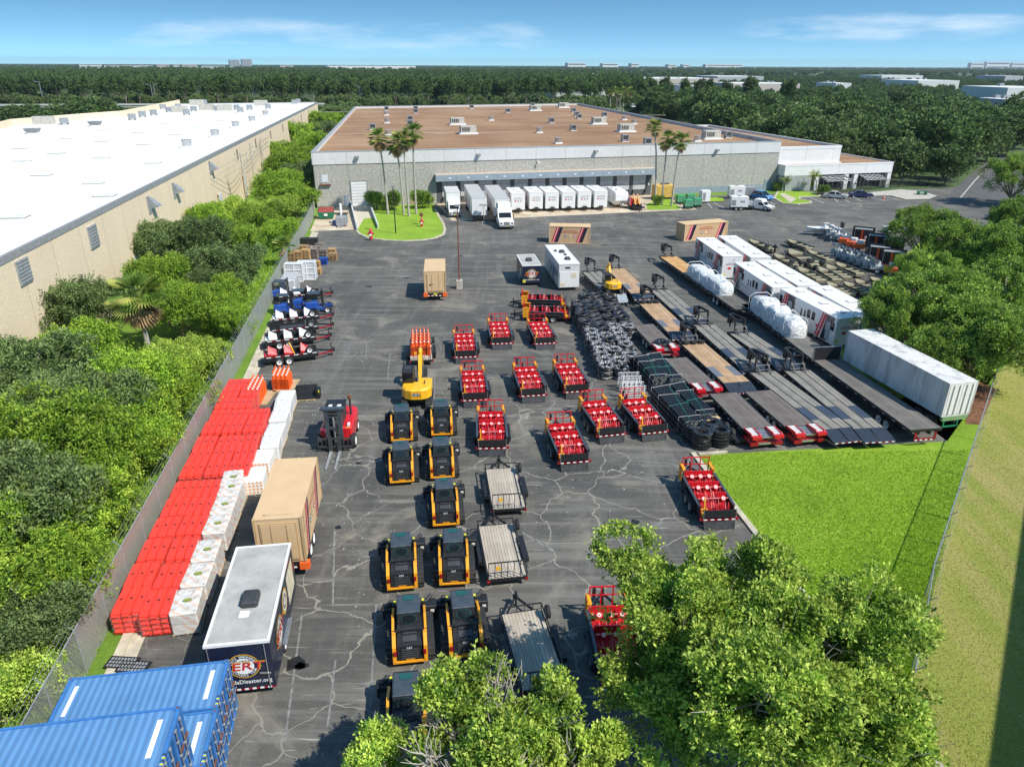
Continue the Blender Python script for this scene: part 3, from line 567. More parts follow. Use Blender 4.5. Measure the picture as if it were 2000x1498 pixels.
    m = M(); m.box(-1.0, 1.0, 1.55, 1.75, .25, .75, BLACK); m.box(-.98, -.9, 1.3, 2.0, .05, .7, BLACK); m.box(.9, .98, 1.3, 2.0, .05, .7, BLACK); m.box(-.98, .98, 1.75, 2.05, .05, .12, BLACK)
    for x in (-.75, -.55, .55, .75): m.box(x - .04, x + .04, 1.2, 1.6, .5, 1.1, DARK)
    m.cbox(.62, 1.3, .95, 1.55, .35, 1.05, BLACK); m.cbox(-1.3, -.7, 1.1, 1.6, .35, .95, BLACK); m.box(1.02, 1.2, .93, .95, .7, .85, WHITE); m.cyl((-1.1, 1.3, .95), (-.8, 1.5, 1.15), .1, DARK, 8); m.cyl((.8, 1.4, 1.0), (1.1, 1.6, 1.2), .1, DARK, 8); m.build('bucket', t)
    for s in (-1, 1): m = M(); m.box(s * .68 - .06, s * .68 + .06, 1.32, 1.46, 1.1, 1.14, YSTK); m.build('sticker', t)
    m = M(); m.box(.8, .95, 1.16, 1.2, .95, .97, WHITE); m.box(-.05, .08, -.5, -.46, 1.5, 1.58, WHITE); m.build('tag', t)
    m = M(); m.cyl((-.98, 1.15, .8), (-.98, 1.22, .8), .08, WHITE, 8); m.build('work_light', t)
    return t
SK = [((786, 862), 'first'), ((864, 851), 0), ((786, 944), 0), ((865, 935), 0), ((872, 1028), 0), ((787, 1153), 0), ((888, 1144), 0), ((803, 1297), 0), ((912, 1286), 0), ((797, 1478), 0)]
SL = ['yellow track loader at the left, directly below the yellow excavator', 'yellow track loader at the right of the excavator, top of the right file', 'yellow track loader second in the left file, tan dust behind its rear', 'yellow track loader second from the top of the right file',
      'yellow track loader alone in its row, left of the upper wood-decked trailer', 'yellow track loader third in the left file, beside a wide gap of asphalt', 'yellow track loader in the right file, left of the lower wood-decked trailer', 'yellow track loader fully visible at the lower left, just above the leafy tree', 'yellow track loader whose rear is hidden by the leafy tree top', 'yellow track loader at the bottom, cab roof beside the tree leaves']
for i, (p, _) in enumerate(SK):
    x, y = G(p[0], p[1] + 4, .1); a = R_(7.5 + [0, -1, 1, 0, 0, 1, -2, 1, 1, 0][i])
    inst('skid', skid, (x - 1.8 * math.sin(a), y + 1.8 * math.cos(a)), a, SL[i], 'yellow track loaders parked in two files')
# ---- red sand-bagging trailers: black fold-up sides, red seats in three rows ----
def pump_tr(side=False):
    t = T('seat_trailer', '', 'trailer')
    m = M(); m.box(-1.0, 1.0, -2.45, 2.45, .45, .58, DRED); m.bar((-.8, 2.4, .5), (0, 3.7, .5), .1, .12, BLACK); m.bar((.8, 2.4, .5), (0, 3.7, .5), .1, .12, BLACK); m.cyl((0, 3.4, .1), (0, 3.4, 1.0), .06, BLACK); m.build('frame', t)
    for s in (-1, 1):
        m = M(); x0, x1 = sorted((s * 1.0, s * 1.05)); m.box(x0, x1, -1.9, 1.75, .55, 1.12, BLACK)
        for k in range(5): m.box(*sorted((s * 1.05, s * 1.08)), -1.8 + k * .85, -1.72 + k * .85, .55, 1.14, DARK)
        m.box(*sorted((s * .98, s * 1.12)), -1.9, 1.75, 1.10, 1.16, CABG); w = m.build('side_panel', t)
        m = M(); m.box(*sorted((s * 1.0, s * 1.06)), 1.8, 2.45, .5, 1.5, YEL); m.box(*sorted((s * .84, s * 1.06)), 1.72, 2.5, 1.42, 1.50, YEL); m.box(*sorted((s * 1.06, s * 1.08)), 2.1, 2.14, .5, 1.45, GOLD); m.build('yellow_corner', t)
        for y in (-.75, .1): wheelpart(t, (s * 1.26, y, .38), .38, -s * .22, GREY)
        m = M(); m.box(*sorted((s * 1.06, s * 1.34)), -1.3, .65, .80, .84, BLACK); m.box(*sorted((s * 1.06, s * 1.34)), -1.34, -1.3, .45, .84, BLACK); m.box(*sorted((s * 1.06, s * 1.34)), .65, .69, .45, .84, BLACK); m.build('mudguard', t)
    m = M(); zt = 1.95
    for x in (-.86, -.29, .29, .86): m.bar((x, 2.42, .6), (x, 2.42, zt), .06, .06, RED)
    m.bar((-.88, 2.42, zt), (.88, 2.42, zt), .06, .06, RED); m.bar((-.88, 2.42, 1.45), (.88, 2.42, 1.45), .05, .05, RED); m.build('front_guard', t)
    m = M(); m.cyl((-.62, 2.52, 1.3), (-.62, 2.52, 1.75), .09, BLACK); m.build('jack', t)
    for r, (y, full) in enumerate(((1.35, 1), (.05, 1), (-1.2, 0))):
        m = M(); m.box(-.9, .9, y - .42, y + .42, .58, .80, RED)
        m.box(-.9, .9, y + .36, y + .42, .8, 1.35, RED) if full else (m.box(.35, .9, y + .36, y + .42, .8, 1.35, RED), m.box(-.9, -.35, y + .36, y + .42, .8, 1.25, RED))
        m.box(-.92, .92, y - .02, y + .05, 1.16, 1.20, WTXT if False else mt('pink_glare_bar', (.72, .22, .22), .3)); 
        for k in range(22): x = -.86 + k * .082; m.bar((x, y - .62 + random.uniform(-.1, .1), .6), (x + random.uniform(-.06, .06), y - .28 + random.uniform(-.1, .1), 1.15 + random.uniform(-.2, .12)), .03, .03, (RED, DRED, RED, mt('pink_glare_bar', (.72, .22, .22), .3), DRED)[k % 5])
        for k in range(5): m.box(-.8 + k * .36, -.72 + k * .36, y + .06, y + .34, .8, 1.05 + .1 * (k % 2), DRED if k % 2 else RED)
        b = m.build('seat_row', t)
        for x in ((-.55, 0, .55) if full else (-.6, .6)):
            m = M(); m.cyl((x, y - .04, 1.19), (x, y - .08, 1.24), .15, RED, 12); disc(m, (x, y - .08, 1.24), (1, 0, 0), (0, .8, .6), .088, WTXT, off=.012, n=14); disc(m, (x + .01, y - .09, 1.24), (1, 0, 0), (0, .8, .6), .045, RED, off=.024, n=10); m.build('reel', b)
    m = M()
    for k in range(34): x = random.uniform(-.8, .8); y = random.uniform(-2.35, -1.6); m.bar((x, y, .58), (x + random.uniform(-.1, .1), y + random.uniform(-.1, .1), random.uniform(.8, 1.2)), .04, .04, RED)
    m.box(-.7, .7, -2.3, -1.65, .58, .72, RED); m.build('rear_tools', t)
    m = M(); m.bar((-.8, -2.15, .6), (-.8, -1.95, 1.75), .07, .07, YEX); m.bar((-1.02, -2.1, 1.05), (-.6, -2.1, 1.05), .06, .06, YEX); m.box(-.95, -.72, -2.35, -2.0, .6, .85, YEX); m.build('yellow_winch', t)
    m = M(); m.box(-.98, .98, -2.52, -2.46, .72, 1.22, BLACK)
    for k in range(9): m.box(-.9 + k * .2, -.885 + k * .2, -2.535, -2.52, .76, 1.18, DARK)
    m.box(-.98, -.95, -2.54, -2.45, .7, 1.24, SILV); m.box(.95, .98, -2.54, -2.45, .7, 1.24, SILV); g = m.build('tailgate', t)
    m = M(); stripes(m, -.95, .95, -2.55, .56, 9, .08); m.build('reflective_tape', g)
    m = M(); m.add([(-.95, -2.56, .5), (.95, -2.56, .5), (.92, -2.74, .04), (-.92, -2.74, .04), (-.95, -2.52, .46), (.95, -2.52, .46), (.92, -2.70, .0), (-.92, -2.70, .0)], [(0, 3, 2, 1), (4, 5, 6, 7), (0, 1, 5, 4), (2, 3, 7, 6), (1, 2, 6, 5), (3, 0, 4, 7)], mt('ramp_flap', (.05, .052, .055), .4, var=.5)); m.build('ramp', t)
    for s in (-1, 1): m = M(); m.box(s * 1.06 - .1, s * 1.06 + .1, -2.5, -2.35, .5, .66, DRED); m.build('tail_light', t)
    return t
PTR = [((910.5, 711), 6, 'red seat trailer at the left of the upper row, right of the cone trailer'), ((981, 684), 6, 'red seat trailer in the middle of the upper row of three'), ((1065.6, 684), 8, 'red seat trailer at the right of the upper row, nearest the sideways red trailers'),
       ((929, 797), 6, 'red seat trailer at the left of the second row, near the yellow excavator'), ((1042.5, 788), 8, 'red seat trailer in the middle of the second row'), ((1128, 780), 9, 'red seat trailer at the right of the second row, left of the white racks'),
       ((962, 893), 3, 'red seat trailer alone beside the second pair of track loaders'), ((1123, 921), 9, 'red seat trailer at the left of the third row, lowest of its three'), ((1196, 867), 12, 'red seat trailer between its two neighbours, left of the pipe bundles'),
       ((1279, 862), 12, 'red seat trailer beside the black pipe bundles'), ((1405, 1035), 4, 'red seat trailer beside the kerb of the bright lawn'), ((1222, 1372), 3, 'red seat trailer mostly hidden beneath the big foreground tree')]
for p, a, l in PTR:
    x, y = G(*p); a = R_(a); inst('pump', pump_tr, (x - 2.75 * math.sin(a), y + 2.75 * math.cos(a)), a, l, 'red seat trailers on the asphalt')
for p, a, l in (((1005, 622), 86, 'red seat trailer parked sideways, tongue to the left, in front of its twin'), ((1003, 598), 86, 'red seat trailer parked sideways behind its twin, by the dark show trailer')):
    x, y = G(*p); a = R_(a); inst('pump', pump_tr, (x + 3.4 * math.sin(a), y - 3.4 * math.cos(a)), a, l, 'red seat trailers parked sideways')
# ---- wood-decked utility trailers ----
def util_tr():
    t = T('utility_trailer', '', 'trailer')
    m = M(); m.box(-1.0, 1.0, -2.35, 2.35, .5, .56, PL_P); m.build('deck', t)
    m = M(); m.box(-1.06, -1.0, -2.4, 2.4, .42, .56, BLACK); m.box(1.0, 1.06, -2.4, 2.4, .42, .56, BLACK); m.box(-1.06, 1.06, -2.42, -2.36, .4, .56, BLACK); m.box(-1.06, 1.06, 2.36, 2.42, .4, .56, BLACK)
    m.bar((-.7, 2.4, .48), (0, 3.6, .48), .09, .1, BLACK); m.bar((.7, 2.4, .48), (0, 3.6, .48), .09, .1, BLACK); m.cyl((0, 3.45, .05), (0, 3.45, .95), .05, BLACK); m.box(-.12, .12, 3.5, 3.7, .42, .58, BLACK); m.build('frame', t)
    m = M()
    for s in (-1, 1):
        m.bar((s * 1.03, -2.4, .92), (s * 1.03, 2.4, .92), .05, .05, BLACK)
        for k in range(6): y = -2.38 + k * .952; m.bar((s * 1.03, y, .5), (s * 1.03, y, .92), .04, .04, BLACK)
    m.bar((-1.03, 2.4, .92), (1.03, 2.4, .92), .05, .05, BLACK)
    for k in range(4): m.bar((-.6 + k * .4, 2.4, .5), (-.6 + k * .4, 2.4, .92), .03, .03, BLACK)
    m.build('side_rail', t)
    m = M(); A = lambda x, u: (x, -2.42 - u * .12, .56 + u * 1.15)
    m.bar(A(-1, 1), A(1, 1), .05, .05, BLACK); m.bar(A(-1, 0), A(1, 0), .05, .05, BLACK)
    for k in range(7): x = -1 + k / 3; m.bar(A(x, 0), A(x, 1), .035, .035, BLACK)
    m.build('ramp_gate', t); m = M(); m.box(-.62, -.38, -2.51, -2.49, 1.2, 1.42, YEX); m.build('warning_plate', t)
    for s in (-1, 1):
        for y in (-.45, .35): wheelpart(t, (s * 1.33, y, .35), .35, -s * .2, GREY)
        m = M(); m.box(*sorted((s * 1.08, s * 1.36)), -.95, .85, .74, .78, BLACK); m.box(*sorted((s * 1.08, s * 1.36)), -1.15, -.95, .5, .76, BLACK); m.build('mudguard', t)
        m = M(); m.box(s * 1.0 - .08, s * 1.0 + .08, -2.5, -2.42, .4, .54, DRED); m.build('tail_light', t)
    m = M(); wheel(m, (0, 0, 0), .33, .2, GREY, 'x'); o = m.build('spare_wheel', t); o.location = (1.08, 1.7, .95)
    return t
for p, a, l in (((1004, 1011), 7, 'wood-decked trailer with black rail gate, the upper of two empty ones'), ((1003, 1148), 9, 'wood-decked trailer with black rail gate, below its twin'), ((1078, 1365), 12, 'wood-decked trailer half covered by the leafy tree top'), ((830, 716), 7, 'black rail trailer loaded with pink and orange traffic cones')):
    x, y = G(*p); a = R_(a); inst('util', util_tr, (x - 2.5 * math.sin(a) - .3, y + 2.5 * math.cos(a)), a, l, 'black railed utility trailers')
    CONE_TR = (x - 2.5 * math.sin(a) - .3, y + 2.5 * math.cos(a), a)
def cone():
    t = T('traffic_cone', '', 'cone'); m = M(); m.box(-.17, .17, -.17, .17, 0, .03, ORG); m.build('base', t)
    m = M(); m.cyl((0, 0, .03), (0, 0, .33), .14, ORG, 9, .1); m.cyl((0, 0, .33), (0, 0, .46), .1, WTXT, 9, .083); m.cyl((0, 0, .46), (0, 0, .58), .083, ORG, 9, .062); m.cyl((0, 0, .58), (0, 0, .66), .062, WTXT, 9, .05); m.cyl((0, 0, .66), (0, 0, .9), .05, ORG, 9, .025); m.build('body', t); return t
def conestack():
    t = T('cone_stack', '', 'cones'); m = M(); m.cyl((0, 0, 0), (0, 0, 1.0), .13, ORG, 9, .1); 
    for k in range(12): m.box(-.17, .17, -.17, .17, k * .085, k * .085 + .02, ORG)
    m.build('base', t); m = M(); m.cyl((0, 0, 1.0), (0, 0, 1.25), .11, ORG, 9, .08); m.cyl((0, 0, 1.25), (0, 0, 1.38), .085, WTXT, 9, .07); m.cyl((0, 0, 1.38), (0, 0, 1.65), .07, ORG, 9, .025); m.build('top_cone', t); return t
cx, cy, ca = CONE_TR; k = 0
for j in range(5):
    for i in range(5):
        lx, ly = -.75 + i * .36, 1.9 - j * .75 + (i % 2) * .1
        k += 1; x = cx + lx * math.cos(ca) - ly * math.sin(ca); y = cy + lx * math.sin(ca) + ly * math.cos(ca)
        inst('cstack', conestack, (x, y, .56), ca + random.uniform(-.2, .2), 'nested orange cones on the railed trailer, %s across in row %s' % (od(i), od(j)), 'cone stacks on the railed trailer')
# ---- excavators ----
def excav():
    t = T('excavator', '', 'excavator')
    for s in (-1, 1):
        m = M(); pr = []
        for k in range(9): a = math.radians(90 + 180 * k / 8); pr.append((-1.25 + .33 * math.cos(a), .33 + .33 * math.sin(a)))
        for k in range(9): a = math.radians(-90 + 180 * k / 8); pr.append((1.25 + .33 * math.cos(a), .33 + .33 * math.sin(a)))
        x0, x1 = sorted((s * .68, s * 1.13)); m.prism(pr, x0, x1, RUB, 'x')
        for k in range(16): m.box(x0, x1, -1.2 + k * .155, -1.12 + k * .155, .65, .69, DARK)
        m.build('track', t)
    m = M(); m.box(-.7, .7, -.8, .8, .3, .7, BLACK); m.cyl((0, 0, .6), (0, 0, .85), .55, BLACK, 14); m.build('undercarriage', t)
    m = M(); pl = [(-1.12, .1), (-1.12, -.75), (-.85, -1.2), (-.4, -1.42), (.4, -1.42), (.85, -1.2), (1.12, -.75), (1.12, .9), (.3, .95), (.1, .1)]
    m.prism(pl, .85, 1.55, YEX); p2 = [(x * .97, y * .97) for x, y in pl]
    m.add([(x, y, 1.55) for x, y in pl] + [(x * .9, y * .9, 1.68) for x, y in pl], [(i, (i + 1) % 10, 10 + (i + 1) % 10, 10 + i) for i in range(10)] + [tuple(range(10, 20))], YEX)
    h = m.build('engine_housing', t)
    m = M(); m.box(-.3, .28, -1.435, -1.42, 1.12, 1.38, DARK); text(m, 'CAT', (-.02, -1.44, 1.25), (1, 0, 0), (0, 0, 1), .3, WTXT, off=.012); m.build('logo', h)
    for x0, x1 in ((-.38, .38),): m = M(); m.box(x0 - .04, x1 + .04, -1.428, -1.42, 1.08, 1.42, YEL); m.build('rear_panel', h)
    m = M(); m.box(.62, .95, -1.02, -.95, 1.0, 1.4, GOLD); m.build('side_grille', h)
    m = M(); m.cyl((.6, -.3, 1.68), (.6, -.3, 1.95), .05, DARK, 8); m.build('exhaust', h)
    m = M(); m.prism([(-.15, 1.5), (-.2, 2.6), (0, 2.72), (1.05, 2.72), (1.4, 2.0), (1.35, 1.0), (-.1, 1.0)], -1.1, -.25, BLACK, 'x'); c = m.build('cab', t)
    m = M(); m.box(-1.115, -1.1, .1, 1.1, 1.7, 2.5, GLASS); m.box(-1.0, -.35, -.215, -.2, 1.85, 2.45, GLASS); m.box(-.95, -.4, .2, .8, 2.72, 2.74, DARK); m.build('window', c)
    m = M(); m.prism([(.7, 1.2), (1.2, 1.35), (2.3, 3.25), (2.75, 3.45), (3.35, 3.05), (3.3, 2.85), (2.8, 3.1), (2.55, 3.0), (1.6, 1.3), (1.1, 1.0)], .0, .28, YEX, 'x'); m.build('boom', t)
    m = M(); m.prism([(3.05, 3.3), (3.4, 3.2), (3.75, 1.4), (3.55, 1.4)], .02, .26, YEX, 'x'); m.cyl((.14, 2.6, 3.5), (.14, 3.3, 3.35), .06, SILV, 8); m.cyl((.14, 1.9, 3.35), (.14, 2.6, 3.5), .09, YEX, 8); m.build('stick', t)
    m = M(); m.cyl((.33, 1.0, 1.2), (.33, 2.0, 2.3), .07, BLACK, 8); m.cyl((-.05, 1.0, 1.2), (-.05, 2.0, 2.3), .07, BLACK, 8); m.build('boom_cylinder', t)
    m = M(); m.add([(-.25, 3.3, 1.4), (.55, 3.3, 1.4), (.55, 4.0, 1.35), (-.25, 4.0, 1.35), (-.25, 3.2, .7), (.55, 3.2, .7), (.55, 3.9, .55), (-.25, 3.9, .55)], [(0, 3, 2, 1), (4, 5, 6, 7), (0, 1, 5, 4), (2, 3, 7, 6), (1, 2, 6, 5), (3, 0, 4, 7)], DARK); m.build('bucket', t)
    return t
x, y = G(813, 797); inst('exc', excav, (x, y + 1.2), R_(3), 'yellow excavator with raised boom standing on the asphalt', 'yellow excavators').scale = (1.04, 1.04, 1.02)
ex2 = G(1196, 574, .95)
e2 = inst('exc', excav, (ex2[0], ex2[1] + .6, .95), R_(9), 'yellow excavator loaded on a gooseneck flatbed near the ramps', 'yellow excavators'); e2.scale = (.82, .82, .82)
# ---- red forklift ----
t = T('forklift', 'red forklift with a black mast and long forks pointing at the camera', 'forklift', (*G(662, 868), 0), R_(184)); FL = t
fx, fy = G(664, 880); t.location = (fx - .1, fy + 1.5, 0)
m = M(); m.cbox(-1.05, -.35, -1.9, 1.0, .55, 1.55, RED, .12); m.cbox(.35, 1.05, -1.9, 1.0, .55, 1.3, RED, .12); m.cbox(-1.0, 1.0, -2.3, -1.5, .5, 1.6, RED, .2); m.box(-.35, .35, -1.9, .9, .5, 1.0, DARK); m.build('body', t)
m = M(); m.prism([(-1.0, 1.0), (-1.1, 2.5), (.5, 2.5), (.8, 1.7), (.75, 1.0)], -.45, .7, DARK, 'x'); m.box(-.5, .75, -1.15, .6, 2.5, 2.58, BLACK); c = m.build('cab', t)
m = M(); m.box(-.35, .6, .6, .62, 1.3, 2.3, GLASS); m.build('window', c); m = M(); m.box(-.3, -.05, -.3, .1, 2.58, 2.62, WHITE); m.box(.25, .5, -.3, .1, 2.58, 2.62, WHITE); m.cyl((.1, -.1, 2.58), (.1, -.1, 2.68), .15, DARK, 12); m.build('roof_marks', c)
m = M(); m.cyl((-.75, -.9, 1.5), (-.75, -.9, 2.75), .07, DARK, 8); m.cyl((-.75, -.9, 2.75), (-.75, -.9, 3.0), .12, RUST, 8); m.build('exhaust', t)
m = M()
for x in (-.42, .42): m.box(x - .12, x + .12, 1.25, 1.5, .15, 3.1, CABG); m.box(x - .07, x + .07, 1.2, 1.25, .2, 3.0, BLACK)
m.box(-.75, .75, 1.2, 1.55, 3.05, 3.2, CABG); m.box(-.5, .5, 1.25, 1.45, 1.6, 1.75, DARK); m.cyl((0, 1.3, .3), (0, 1.3, 2.4), .07, SILV, 8); m.build('mast', t)
m = M(); m.box(-1.1, 1.1, 1.55, 1.62, .95, 1.05, DARK); m.box(-1.1, 1.1, 1.55, 1.62, .35, .47, DARK)
for k in range(9): x = -1.08 + k * .27; m.box(x - .03, x + .03, 1.55, 1.6, .4, 1.0, DARK)
m.build('carriage', t)
for x in (-.28, .28):
    m = M(); m.box(x - .12, x + .12, 1.62, 1.72, .08, 1.2, DARK); m.add([(x - .1, 1.7, .06), (x + .1, 1.7, .06), (x + .06, 3.9, .05), (x - .06, 3.9, .05), (x - .1, 1.7, .14), (x + .1, 1.7, .14), (x + .06, 3.9, .08), (x - .06, 3.9, .08)], [(0, 3, 2, 1), (4, 5, 6, 7), (0, 1, 5, 4), (2, 3, 7, 6), (1, 2, 6, 5), (3, 0, 4, 7)], GREY); m.build('fork', t)
for s in (-1, 1): wheelpart(t, (s * 1.22, .9, .5), .5, -s * .32, RIM); wheelpart(t, (s * 1.08, -1.4, .42), .42, -s * .28, RIM)
m = M(); m.box(-.95, -.6, .6, .95, 1.3, 1.5, YSTK); m.box(-.9, -.75, .6, .9, 1.5, 1.7, WHITE); m.build('light_box', t)
t.scale = (1.1, 1.08, 1.05); t.location.x -= .25
# ---- black skid attachment on a pallet ----
x, y = G(600, 778); t = T('loader_bucket', 'black loader bucket lying on a wooden pallet', 'bucket', (x, y), R_(10)); m = M()
for k in range(5): m.box(-.75, .75, -.6 + k * .25, -.5 + k * .25, .08, .12, WOODN)
for x in (-.7, 0, .6): m.box(x, x + .1, -.6, .6, 0, .08, WOODN)
m.build('pallet', t); m = M(); m.prism([(-.5, .15), (.55, .15), (.75, .9), (.55, 1.0), (.35, .35), (-.5, .25)], -.85, .85, BLACK, 'x'); m.box(-.85, -.78, -.5, .6, .15, .85, BLACK); m.box(.78, .85, -.5, .6, .15, .85, BLACK); m.box(.9, 1.1, -.3, .5, .1, .8, BLACK); m.box(.95, 1.05, -.35, -.3, .6, .8, YSTK); m.build('bucket_shell', t)
# ================= flatbeds =================
def gneck(t, y0, L, z=1.0):
    m = M(); m.box(-1.1, 1.1, y0, y0 + .7, z - .25, z - .02, BLACK)
    for s in (-1, 1):
        m.bar((s * .5, y0 + .25, z), (s * .5, y0 + .45, z + 1.25), .16, .16, BLACK); m.bar((s * .5, y0 + .4, z + 1.25), (s * .22, y0 + 2.2, z + 1.2), .15, .2, BLACK)
        m.bar((s * .5, y0 - .5, z + .04), (s * .5, y0 + .4, z + .75), .1, .1, BLACK)
    m.box(-.3, .3, y0 + 2.05, y0 + 2.35, z + .35, z + 1.3, BLACK); m.cyl((0, y0 + 2.2, z - .1), (0, y0 + 2.2, z + .4), .09, DARK); m.bar((-.55, y0 + .5, z + 1.2), (.55, y0 + .5, z + 1.2), .12, .12, BLACK)
    m.build('gooseneck', t)
    m = M()
    for a, b in (((-.62, .15), (.62, .15)), ((-.62, .6), (.62, .6)), ((-.62, .15), (-.62, .6)), ((.62, .15), (.62, .6))): m.bar((a[0], y0 + .1, z + a[1]), (b[0], y0 + .1, z + b[1]), .05, .06, SILV)
    m.build('toolbox_frame', t)
    for s in (-1, 1): m = M(); m.bar((s * .75, y0 + .3, .02), (s * .75, y0 + .3, z - .25), .1, .1, DARK); m.build('landing_leg', t)
def flatbed(label, q, kind, deck, group, h=1.0, Wd=2.45, L=None, ax=2, loc=None):
    nl, nr, fr_, fl_ = [Vector(G(*p, h)) for p in q]
    a = math.atan2(-(((fl_ - nl) + (fr_ - nr))).x, ((fl_ - nl) + (fr_ - nr)).y); c = (nl + nr) / 2
    if Wd is None: Wd = (nr - nl).length
    L = L or ((fl_ - nl).length + (fr_ - nr).length) / 2; w = Wd / 2
    t = T('flatbed_trailer', label, 'flatbed trailer', (c.x, c.y), a, group)
    m = M(); m.box(-w + .07, w - .07, 0, L, h - .06, h, deck)
    if deck is PL_G:
        for s in (-1, 1): m.box(s * .42 - .04, s * .42 + .04, .01, L - .01, h - .02, h + .006, BLACK)
    m.build('deck', t)
    m = M(); m.box(-w, -w + .07, 0, L, h - .2, h + .012, BLACK); m.box(w - .07, w, 0, L, h - .2, h + .012, BLACK); m.box(-w + .07, w - .07, -.03, -.005, h - .2, h + .01, BLACK); m.box(-w + .07, w - .07, L + .005, L + .06, h - .2, h + .01, BLACK)
    for s in (-1, 1): m.box(s * .45 - .09, s * .45 + .09, .1, L - .1, h - .5, h - .08, BLACK)
    n = int(L / .6)
    for k in range(n): m.box(-w - .05, -w, .3 + k * .6, .38 + k * .6, h - .14, h - .02, DARK); m.box(w, w + .05, .3 + k * .6, .38 + k * .6, h - .14, h - .02, DARK)
    m.build('frame', t)
    m = M()
    for k in range(int(L / 1.2)): y = .5 + k * 1.2; m.box(-w - .012, -w - .001, y, y + .25, h - .19, h - .15, WTXT); m.box(-w - .012, -w - .001, y + .25, y + .5, h - .19, h - .15, DRED)
    m.build('reflective_tape', t)
    yw = L * .2 if kind != 'red' else 1.6
    for s in (-1, 1):
        for k in range(ax): wheelpart(t, (s * (w - .12), yw + k * .95, .42), .42 if h < 1.2 else .5, -s * .3, RIM)
    if kind == 'red':
        for k in range(6): m = M(); m.box(-w + .15, w - .15, -.18 - k * .2, -.04 - k * .2, h - .09 - k * .015, h - .02 - k * .015, SILV if k else SILV); m.build('beaver_rung', t)
        for s in (-1, 1):
            m = M(); x0, x1 = sorted((s * (w - .75), s * (w - .05)))
            for x in (x0, x1 - .07): m.prism([(.05, h + .02), (.05, h + .14), (-1.15, h + .22), (-1.35, h + .08), (-1.35, h - .1), (-1.1, h - .06)], x, x + .07, RED, 'x')
            for k in range(5): m.box(x0 + .07, x1 - .07, -.15 - k * .24, -.06 - k * .24, h + .04, h + .13, WHITE)
            m.box(x0 + .02, x1 + .03, -1.45, -1.2, h - .12, h + .12, RED); m.build('folding_ramp', t)
        m = M(); m.box(-w, w, -1.3, -.05, .42, .55, DRED); m.box(-.6, .3, -1.35, -1.28, .42, .56, SILV)
        for s in (-1, 1): m.box(s * (w - .3) - .3, s * (w - .3) + .3, -1.4, -1.3, .36, .6, DRED)
        m.build('rear_bumper', t)
    if kind == 'plate' or kind == 'platered':
        for s in (-1, 1):
            m = M(); x0, x1 = sorted((s * .04, s * (w - .02))); m.add([(x0, -.05, h - .04), (x1, -.05, h - .04), (x1, -1.5, h - .35), (x0, -1.5, h - .35), (x0, -.05, h + .02), (x1, -.05, h + .02), (x1, -1.5, h - .29), (x0, -1.5, h - .29)], [(0, 1, 2, 3), (4, 7, 6, 5), (0, 4, 5, 1), (2, 6, 7, 3), (1, 5, 6, 2), (0, 3, 7, 4)], mt('ramp_plate', (.045, .055, .075), .35, .3))
            for i in range(4):
                for j in range(4): xx = x0 + .15 + i * .28; yy = -.2 - j * .33; zz = h + .02 + (yy + .05) * .213; m.add([(xx, yy, zz + .008), (xx + .07, yy, zz + .008), (xx + .07, yy + .05, zz + .018), (xx, yy + .05, zz + .018)], [(0, 1, 2, 3)], BLACK)
            m.build('ramp', t)
        m = M(); stripes(m, -w + .1, w - .1, -1.52, h - .38, 9, .07); m.build('rear_bumper', t)
    if kind == 'silver':
        for s in (-1, 1):
            m = M(); x0, x1 = sorted((s * .05, s * (w - .05))); m.add([(x0, -.05, h), (x1, -.05, h), (x1, -1.1, .35), (x0, -1.1, .35), (x0, -.15, h + .06), (x1, -.15, h + .06), (x1, -1.2, .4), (x0, -1.2, .4)], [(0, 1, 2, 3), (4, 7, 6, 5), (0, 4, 5, 1), (2, 6, 7, 3), (1, 5, 6, 2), (0, 3, 7, 4)], SILV)
            m.build('ramp', t)
    if deck is not PL_D and kind != 'semi' and kind != 'load':
        for s in (-1, 1): m = M(); x0, x1 = sorted((s * .5, s * (w - .08))); m.box(x0, x1, yw - .6, yw + 1.5, h + .001, h + .02, mt('navy_plate', (.06, .08, .12), .45, .2) if deck is PL_G else mt('grey_plate', (.16, .17, .20), .5)); m.build('wheel_plate', t)
    return t, L, a, c
GR = 'flatbed trailers parked in the right-hand rows'
GP = lambda l, q, d, **k: flatbed(l, q, 'plate', d, GR, **k)
flatbed('dark-decked flatbed with red ramps, nearest the wrapped black coils by the lawn', ((1449.6, 840), (1514.4, 834), (1444.8, 765.6), (1380, 770.4)), 'red', PL_D, GR)
flatbed('dark-decked flatbed with red ramps, second along the lawn edge', ((1531, 835), (1596, 829), (1511.5, 761), (1450.4, 766.4)), 'red', PL_D, GR)
flatbed('dark-decked flatbed with red ramps beside the pipe bundles', ((1345, 751), (1399, 747.6), (1344, 697), (1292.4, 702)), 'red', PL_D, GR, Wd=2.3)
flatbed('dark-decked flatbed with red ramps farthest from the lawn, beside the coil stacks', ((1272, 674.4), (1316.4, 672), (1279, 633), (1232.4, 634.8)), 'red', PL_D, GR, Wd=2.25)
flatbed('low black drop trailer half hidden under the dark-decked flatbeds at the lawn', ((1425, 862), (1480, 858), (1385, 772), (1345, 775)), 'none', BLACK, GR, h=.45, Wd=1.2, L=6)
def spare3(t, L, h=1.0):
    for k in range(3): m = M(); m.cyl((-.75 + k * .75, L - .45, h + .02), (-.75 + k * .75, L - .4, h + .24), .38, RUB, 16); m.cyl((-.75 + k * .75, L - .4, h + .24), (-.75 + k * .75, L - .4, h + .26), .2, DARK, 12); m.build('spare_wheel', t)
t, L, a, c = GP('gooseneck flatbed with a fresh orange plank deck, nearest of the orange-decked ones', ((1413.6, 748.8), (1464, 744), (1371.6, 666), (1328.4, 669.6)), PL_T); spare3(t, L); gneck(t, L, L)
